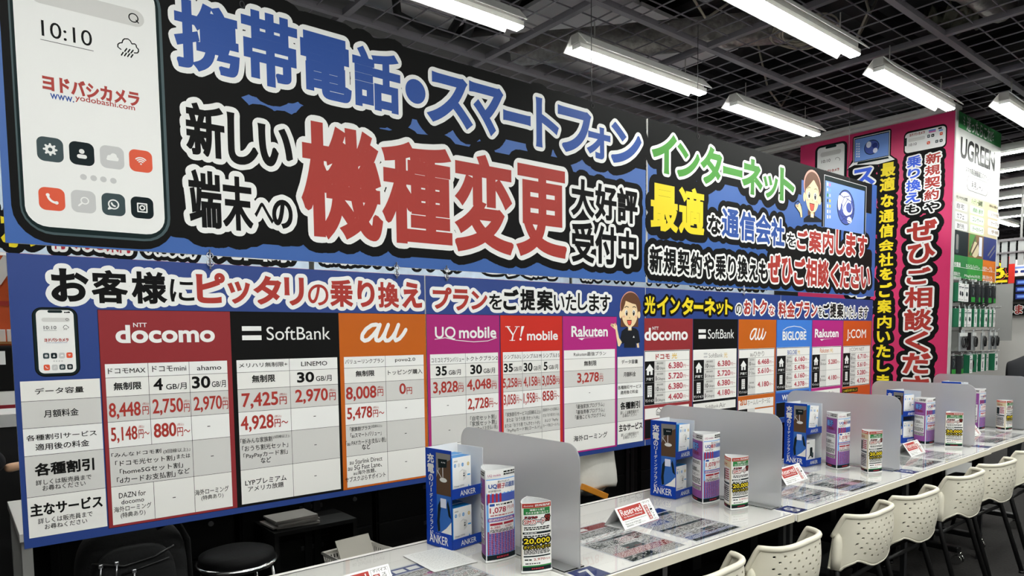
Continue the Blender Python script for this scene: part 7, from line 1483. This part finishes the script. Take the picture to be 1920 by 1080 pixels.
# seated staff member seen from behind under the purple board
person('person in a white untucked shirt and black trousers seated behind the purple price board', (2.90, 2.86, 0),
       ([((0, 0, .50), (.17, .13)), ((0, -.01, .68), (.155, .11)), ((0, 0, .86), (.165, .11)), ((0, .01, 1.0), (.15, .09)), ((0, .01, 1.07), .055), ((0, .02, 1.13), .05),
         ((.2, .02, .98), .055), ((.25, .09, .78), .045), ((.2, .28, .70), .035), ((-.2, .02, .98), .055), ((-.25, .09, .78), .045), ((-.2, .28, .70), .035)],
        [(0, 1), (1, 2), (2, 3), (3, 4), (4, 5), (3, 6), (6, 7), (7, 8), (3, 9), (9, 10), (10, 11)]), M_shirt, (0, 1, 0), (0, .05, 1.26),
       (((.2, .29, .70), (-.1, 1, .1), (0, 0, 1)), ((-.2, .29, .70), (.1, 1, .1), (0, 0, 1))),
       (('trousers', [((0, 0, .50), (.15, .11)), ((.1, .12, .49), .085), ((.13, .33, .47), .065), ((.14, .34, .25), .05), ((.14, .34, .06), .04), ((.14, .42, .04), .035), ((-.1, .12, .49), .085), ((-.13, .33, .47), .065), ((-.14, .34, .25), .05), ((-.14, .34, .06), .04), ((-.14, .42, .04), .035)],
         [(0, 1), (1, 2), (2, 3), (3, 4), (4, 5), (0, 6), (6, 7), (7, 8), (8, 9), (9, 10)], M_cloth),))
P_ = [o for o in bpy.data.objects if o.name.startswith('person')][0]
m = MB(); n = 44; vs = []; fs = []
for i, (z, rx, ry) in enumerate(((.575, .192, .135), (.60, .198, .14), (.66, .192, .135), (.74, .178, .125), (.84, .165, .115), (.92, .15, .1))):
    f_ = max(0, 1 - i / 5)
    for k in range(n):
        q = 2 * math.pi * k / n; w_ = 1 + f_ * (.035 * math.sin(5 * q + 1) + .02 * math.sin(9 * q)); vs.append((rx * w_ * math.cos(q), -.02 + ry * w_ * math.sin(q), z + f_ * .012 * math.sin(3 * q)))
for i in range(5):
    for k in range(n): fs.append((i * n + k, i * n + (k + 1) % n, (i + 1) * n + (k + 1) % n, (i + 1) * n + k))
m.add(vs, fs, 0, True); o = m.build('shirt_tail', M_shirt, P_); sd = o.modifiers.new('thick', 'SOLIDIFY'); sd.thickness = .004
rstool(2.90, 2.87, 'black stool under the seated staff member in the white shirt', .44)
o = MB().box(-.11, .11, -.012, .012, -.018, .018, c=.004).build('wooden_strip', mat('orange_wood', 'b9761f', .5), None, (2.80, 2.70, .577)); o.rotation_euler = (0, .42, 0); tag(o, 'orange brown wooden strip hanging below the white shirt', 'strip')
# person at the left edge
person('person in black leaning a hand on the rear table at the left edge', (-.055, 3.36, 0),
       ([((0, 0, .90), (.15, .12)), ((0, 0, 1.1), (.14, .10)), ((.02, 0, 1.28), (.15, .17)), ((.02, 0, 1.38), .1), ((.02, 0, 1.46), .05), ((.03, 0, 1.52), .048),
         ((.02, -.19, 1.33), .06), ((.08, -.21, 1.10), .055), ((.185, -.15, .985), .046), ((.02, .19, 1.33), .06), ((-.03, .24, 1.08), .05), ((-.06, .24, .86), .04),
         ((0, -.09, .82), .095), ((.01, -.1, .47), .068), ((.0, -.1, .1), .05), ((.1, -.1, .045), .042), ((0, .09, .82), .095), ((.01, .1, .47), .068), ((0, .1, .1), .05), ((.1, .1, .045), .042)],
        [(0, 1), (1, 2), (2, 3), (3, 4), (4, 5), (2, 6), (6, 7), (7, 8), (2, 9), (9, 10), (10, 11), (0, 12), (12, 13), (13, 14), (14, 15), (0, 16), (16, 17), (17, 18), (18, 19)]), M_cloth, (1, 0, 0), (.05, 0, 1.64),
       (((.19, -.15, .985), (1, .35, .1), (0, 0, 1)), ((-.06, .24, .86), (.1, 0, -1), (0, 1, 0))))
# customer at the right edge
RP = person('person in black with rounded back at the right edge, past the accessory rack', (8.3, 2.02, 0),
       ([((0, -.12, .80), (.17, .13)), ((0, .02, 1.0), (.17, .12)), ((0, .16, 1.14), (.19, .11)), ((0, .22, 1.2), .09), ((0, .28, 1.22), .05), ((0, .32, 1.24), .048),
         ((.2, .16, 1.1), .07), ((.24, .3, .88), .05), ((.18, .5, .86), .04), ((-.2, .16, 1.1), .07), ((-.24, .3, .88), .05), ((-.18, .5, .86), .04),
         ((.1, -.1, .72), .1), ((.11, 0, .44), .07), ((.11, -.06, .1), .05), ((.11, .04, .045), .042), ((-.1, -.1, .72), .1), ((-.11, 0, .44), .07), ((-.11, -.06, .1), .05), ((-.11, .04, .045), .042)],
        [(0, 1), (1, 2), (2, 3), (3, 4), (4, 5), (2, 6), (6, 7), (7, 8), (2, 9), (9, 10), (10, 11), (0, 12), (12, 13), (13, 14), (14, 15), (0, 16), (16, 17), (17, 18), (18, 19)]), M_cloth, (0, 1, 0), (0, .39, 1.28),
       (((.18, .51, .86), (-.1, 1, 0), (0, 0, 1)), ((-.18, .51, .86), (.1, 1, 0), (0, 0, 1))))

RP.rotation_euler.z = -math.pi / 2
# ------------------------------------------------------------------ accessory rack under the green poster
M_peg = mat('peg_board', 'a9a9a6', .6); M_hookm = mat('hook_wire', '9a9a9c', .3, metal=.9)
t = thing('accessory_rack', 'grey pegboard rack with rows of hooks between the pink panel and the far aisle', 'rack', (7.22, 2.50, 0))
MB().box(-.58, .57, -.0, .03, 0, H + 1.76).build('back_board', M_peg, t)
MB().box(-.58, .57, -.28, 0, .05, .16).build('base', M_grey, t)
for sx in (-.585, .565): MB().box(sx, sx + .02, -.02, .05, 0, H + 1.77).build('post', M_grey, t)
ROWS = [(.415, 9), (.195, 9), (-.015, 7), (-.215, 8)]
M_pgreen = mat('package_green', '1f6b4a', .45); M_pwhite = mat('package_white', 'd6d8d6', .4); M_pdark = mat('package_dark', '2b2d30', .35); M_pclear = mat('package_grey', '8d9092', .3)
def make_pack(kind):
    t = thing('hanging_package', 'x', 'package', group='packages on the accessory rack hooks'); h = .16; w = (.085, .075, .1, .07)[kind]; d = .05
    if kind == 2:
        MB().box(-w / 2, w / 2, 0, .012, -h, 0, c=.004).build('pouch', M_pclear, t)
        m = MB(); m.tube([(.03 * math.cos(q), -.012, -.08 + .045 * math.sin(q)) for q in [k * math.pi / 10 for k in range(20)]], .0045, 8, closed=True); m.tube([(.026 * math.cos(q) + .004, -.02, -.084 + .04 * math.sin(q)) for q in [k * math.pi / 10 for k in range(20)]], .004, 8, closed=True); m.build('cable', M_cableb, t)
        MB().box(-w / 2, w / 2, -.003, 0, -.03, 0).build('header_card', M_pwhite, t)
    else:
        MB().box(-w / 2, w / 2, 0, d, -h, 0, c=.003).build('carton', (M_pgreen, M_pdark, None, M_pgreen)[kind], t)
        a = Art((0, -.0004, 0), (1, 0, 0), (0, 0, 1), (0, -1, 0)); q = w / 2 - .002
        if kind in (0, 3):
            a.rect(-q, q, -h + .002, -.002, 'w', 1); a.rect(-q + .006, -q + .03, -.022, -.014, 'g3', 2); a.rect(-q + .006, q - .008, -.04, -.032, 'i1', 2); a.rect(-q + .006, q - .02, -.05, -.045, 'g2', 2)
            if kind == 0: a.poly([(-.012, -.1), (.012, -.115), (.028, -.1), (.02, -.075), (-.004, -.07)], [tuple(range(5))], 'i2', 2); a.poly([(-.012, -.1), (.004, -.108), (.002, -.08), (-.004, -.07)], [(0, 1, 2, 3)], 'i1', 3)
            else: a.rect(-.004, .006, -.13, -.065, 'i2', 2); a.rect(-.014, -.008, -.12, -.07, 'g3', 2)
            a.rect(-q + .006, q - .02, -h + .016, -h + .02, 'g3', 2)
        else:
            a.rect(-q, q, -h + .002, -h + .045, 'grn2', 1); a.rect(-.012, .012, -.1, -.035, 'i1', 2, .005); a.rect(-q + .004, q - .02, -.02, -.012, 'g3', 2); a.stroke([(-.01, -.04), (.014, -.06), (-.004, -.095)], .003, 'g3', 3)
        a.build('front_print', t)
    m = MB(); m.box(-.016, .016, .004, .006, -.002, .024); m.build('hang_tab', mat('tab_plastic', 'bfc4c6', .3), t)
    return t
PK = [make_pack(k) for k in range(4)]
RN = ['top', 'second', 'third', 'bottom']; ON = ['first', 'second', 'third', 'fourth', 'fifth', 'sixth', 'seventh', 'eighth', 'ninth']
KN = ['white fronted green box', 'dark box with green foot', 'clear pouch with a coiled black cable', 'narrow white fronted box with a cable picture']
PAT = [[0, 0, 0, 1, 1, 1, 1, 1, 0], [0, 0, 0, 3, 0, 0, 3, 3, 0], [2, 2, 2, 1, 2, 2, 2], [1, 1, 3, 2, 0, 3, 3, 0]]
rr = random.Random(9)
for i, (zt, n) in enumerate(ROWS):
    for j in range(n):
        x = 6.72 + (j + .2) * 1.06 / n; dep = rr.uniform(0, .06) ; z = H + zt
        hk = MB(); hk.tube([(x - 7.22, 0, z + .018), (x - 7.22, -.36, z + .018), (x - 7.22, -.375, z + .032)], .0028, 6); hk.build('hook', M_hookm, t)
        kd = PAT[i][j]; y = 2.14 + dep
        place(PK[kd], 'pk%d' % kd, (x, y, z), rr.uniform(-.12, .22), '%s, %s from left in the %s rack row' % (KN[kd], ON[j], RN[i]))
        if kd in (0, 3) and i in (0, 1, 3):
            place(PK[kd], 'pk%d' % kd, (x + .006, y + .075, z), rr.uniform(-.05, .1), '%s behind the %s from left, %s rack row' % (KN[kd], ON[j], RN[i]))

# ------------------------------------------------------------------ far aisle on the right
t = thing('far_partition', 'white wall panel of the far aisle behind the accessory rack', 'wall panel', (14.2, 3.0, 0)); MB().box(0, .1, -.8, 1.9, 0, H + .42).build('panel', M_wall, t)
t = thing('sale_sign', 'red and yellow sale sign with a big 3 beyond the accessory rack', 'sign', (12.98, 3.60, H + .74))
MB().box(0, .02, -.17, .17, 0, .42).build('panel', mat('sale_red', 'c0281f', .4), t)
a = Art((-.001, 0, 0), (0, -1, 0), (0, 0, 1), (-1, 0, 0)); a.rect(-.17, .09, .0, .42, 'k', 1); a.rect(-.16, .08, .02, .06, 'y', 2); a.text('3', -.12, .04, .08, .34, 'y', 3, (('k', .02, 3), ('r', .03, 2)), 5); a.text('%', .03, .09, .1, .16, 'y', 2, (), 5); a.build('print', t)
MB().box(.004, .02, -.16, .16, -.9, 0).build('post', M_grey, t)
t = thing('notice_sign', 'dark red and black sign with white lettering low on the far white wall', 'sign', (14.15, 3.66, H + .26)); MB().box(0, .02, -.22, .2, 0, .19).build('panel', M_black, t)
a = Art((-.001, 0, 0), (0, -1, 0), (0, 0, 1), (-1, 0, 0)); a.text('します', -.18, .2, .02, .17, 'r', 2.6, (('w', .012, 2),), 5); a.build('lettering', t)
t = thing('menu_screen', 'dark screen with rows of purple bars at the right edge', 'screen', (13.0, 3.32, H + .45)); MB().box(0, .05, -.35, .15, 0, .38, c=.004).build('housing', M_black, t)
a = Art((-.001, 0, 0), (0, -1, 0), (0, 0, 1), (-1, 0, 0))
for k in range(3): a.rect(-.09, .32, .04 + k * .11, .12 + k * .11, 'sb4', 1); a.rect(-.07, .2, .06 + k * .11, .10 + k * .11, 'sb', 2)
a.build('display', t); MB().box(.0, .05, -.12, -.08, -1.2, 0).build('post', M_black, t)
t = thing('phone_cases_sign', 'pale overhead sign with small dark car pictures at the right edge', 'sign', (13.2, 3.38, H + .86)); MB().box(0, .03, -.45, .2, 0, .26).build('panel', M_cardw, t)
a = Art((-.001, 0, 0), (0, -1, 0), (0, 0, 1), (-1, 0, 0))
for k in range(5): a.rect(-.15 + k * .12, -.06 + k * .12, .05, .09, 'nvy', 1, .015); a.rect(-.18 + k * .12, -.04 + k * .12, .12, .15, 'sb', 1)
a.build('print', t); MB().box(.005, .025, -.2, -.17, .26, 1.0).build('hanger', M_grey, t)
m = MB()
t = thing('overhead_rack', 'silver overhead rack with hanging glassy packages right of the green poster', 'rack', (10.2, 2.73, H + 1.0))
m.box(-.02, .02, -.5, .3, .1, .13); m.box(-.02, .02, -.5, .3, -.05, -.03); m.build('rail', M_hookm, t)
for k in range(9): MB().box(.0, .02, -.46 + k * .085, -.40 + k * .085, -.22 + .02 * (k % 3), .10).build('strip', mat('strip_silver', 'b5b9b8', .25, metal=.3), t)
MB().box(-.01, .01, -.1, -.08, .13, .8).build('hanger', M_grey, t)
# ------------------------------------------------------------------ camera corner glimpsed at the left edge
t = thing('orange_display_wall', 'orange display wall with a white swoosh glimpsed at the left edge', 'display wall', (.0, 7.2, 0))
MB().box(-.9, .8, 0, .1, 0, H + 1.45).build('panel', mat('orange_panel', 'c9531f', .5), t)
a = Art((0, 7.199 - 7.2, H), (1, 0, 0), (0, 0, 1), (0, -1, 0)); a.rect(-.9, .8, .9, 1.0, 'k', 1); a.rect(-.9, .8, 1.0, 1.3, 'r', 1); a.rect(-.9, .8, 1.3, 1.34, 'w', 2)
for k in range(14): a.rect(-.8 + k * .11, -.73 + k * .11, 1.05, 1.2, 'w', 2)
a.stroke([(-.2, .2), (.1, .34), (.32, .5), (.45, .72), (.5, .84)], .05, 'w', 3); a.rect(-.9, .8, .3, .34, 'r', 3)
a.build('print', t); MB().box(-.9, .8, -.3, 0, H - .02, H).build('shelf', mat('wood_shelf', 'a8743f', .5, noise=.2, nscale=30), t)
for k in range(4):
    o = MB().box(-.035, .035, -.03, .03, 0, .1, c=.003).build('product_box', M_cardw, None, (.17 + k * .08, 7.05, H)); tag(o, 'small white box on the wooden shelf of the orange wall, %s from the left' % ON[k], 'box', 'white boxes on the orange wall shelf')
t = thing('printer', 'black printer on the white counter at the left edge', 'printer', (.2, 6.55, H - .37)); MB().box(-.25, .22, -.2, .2, 0, .34, c=.02).build('body', M_black, t); MB().box(-.05, .12, -.205, -.2, .2, .3).build('label', M_cardw, t)
t = thing('display_counter', 'white display counter with a dark red stripe at the left edge', 'counter', (.1, 6.55, 0)); MB().box(-.9, .75, -.35, .35, H - .46, H - .37).build('top', M_white, t); MB().box(-.9, .75, -.352, .352, H - .5, H - .46).build('stripe', mat('dark_red', '8e2430', .4), t); MB().box(-.88, .73, -.34, .34, 0, H - .5).build('body', M_black, t)
t = thing('white_showcase', 'low white showcase standing before the display counter at the left edge', 'showcase', (.0, 4.9, 0)); MB().box(-.5, .36, -.2, .2, 0, H - .47).build('body', mat('dark_body', '1c1c1d', .5), t); MB().box(-.5, .36, -.22, .2, H - .47, H - .40).build('top', M_cardw, t)
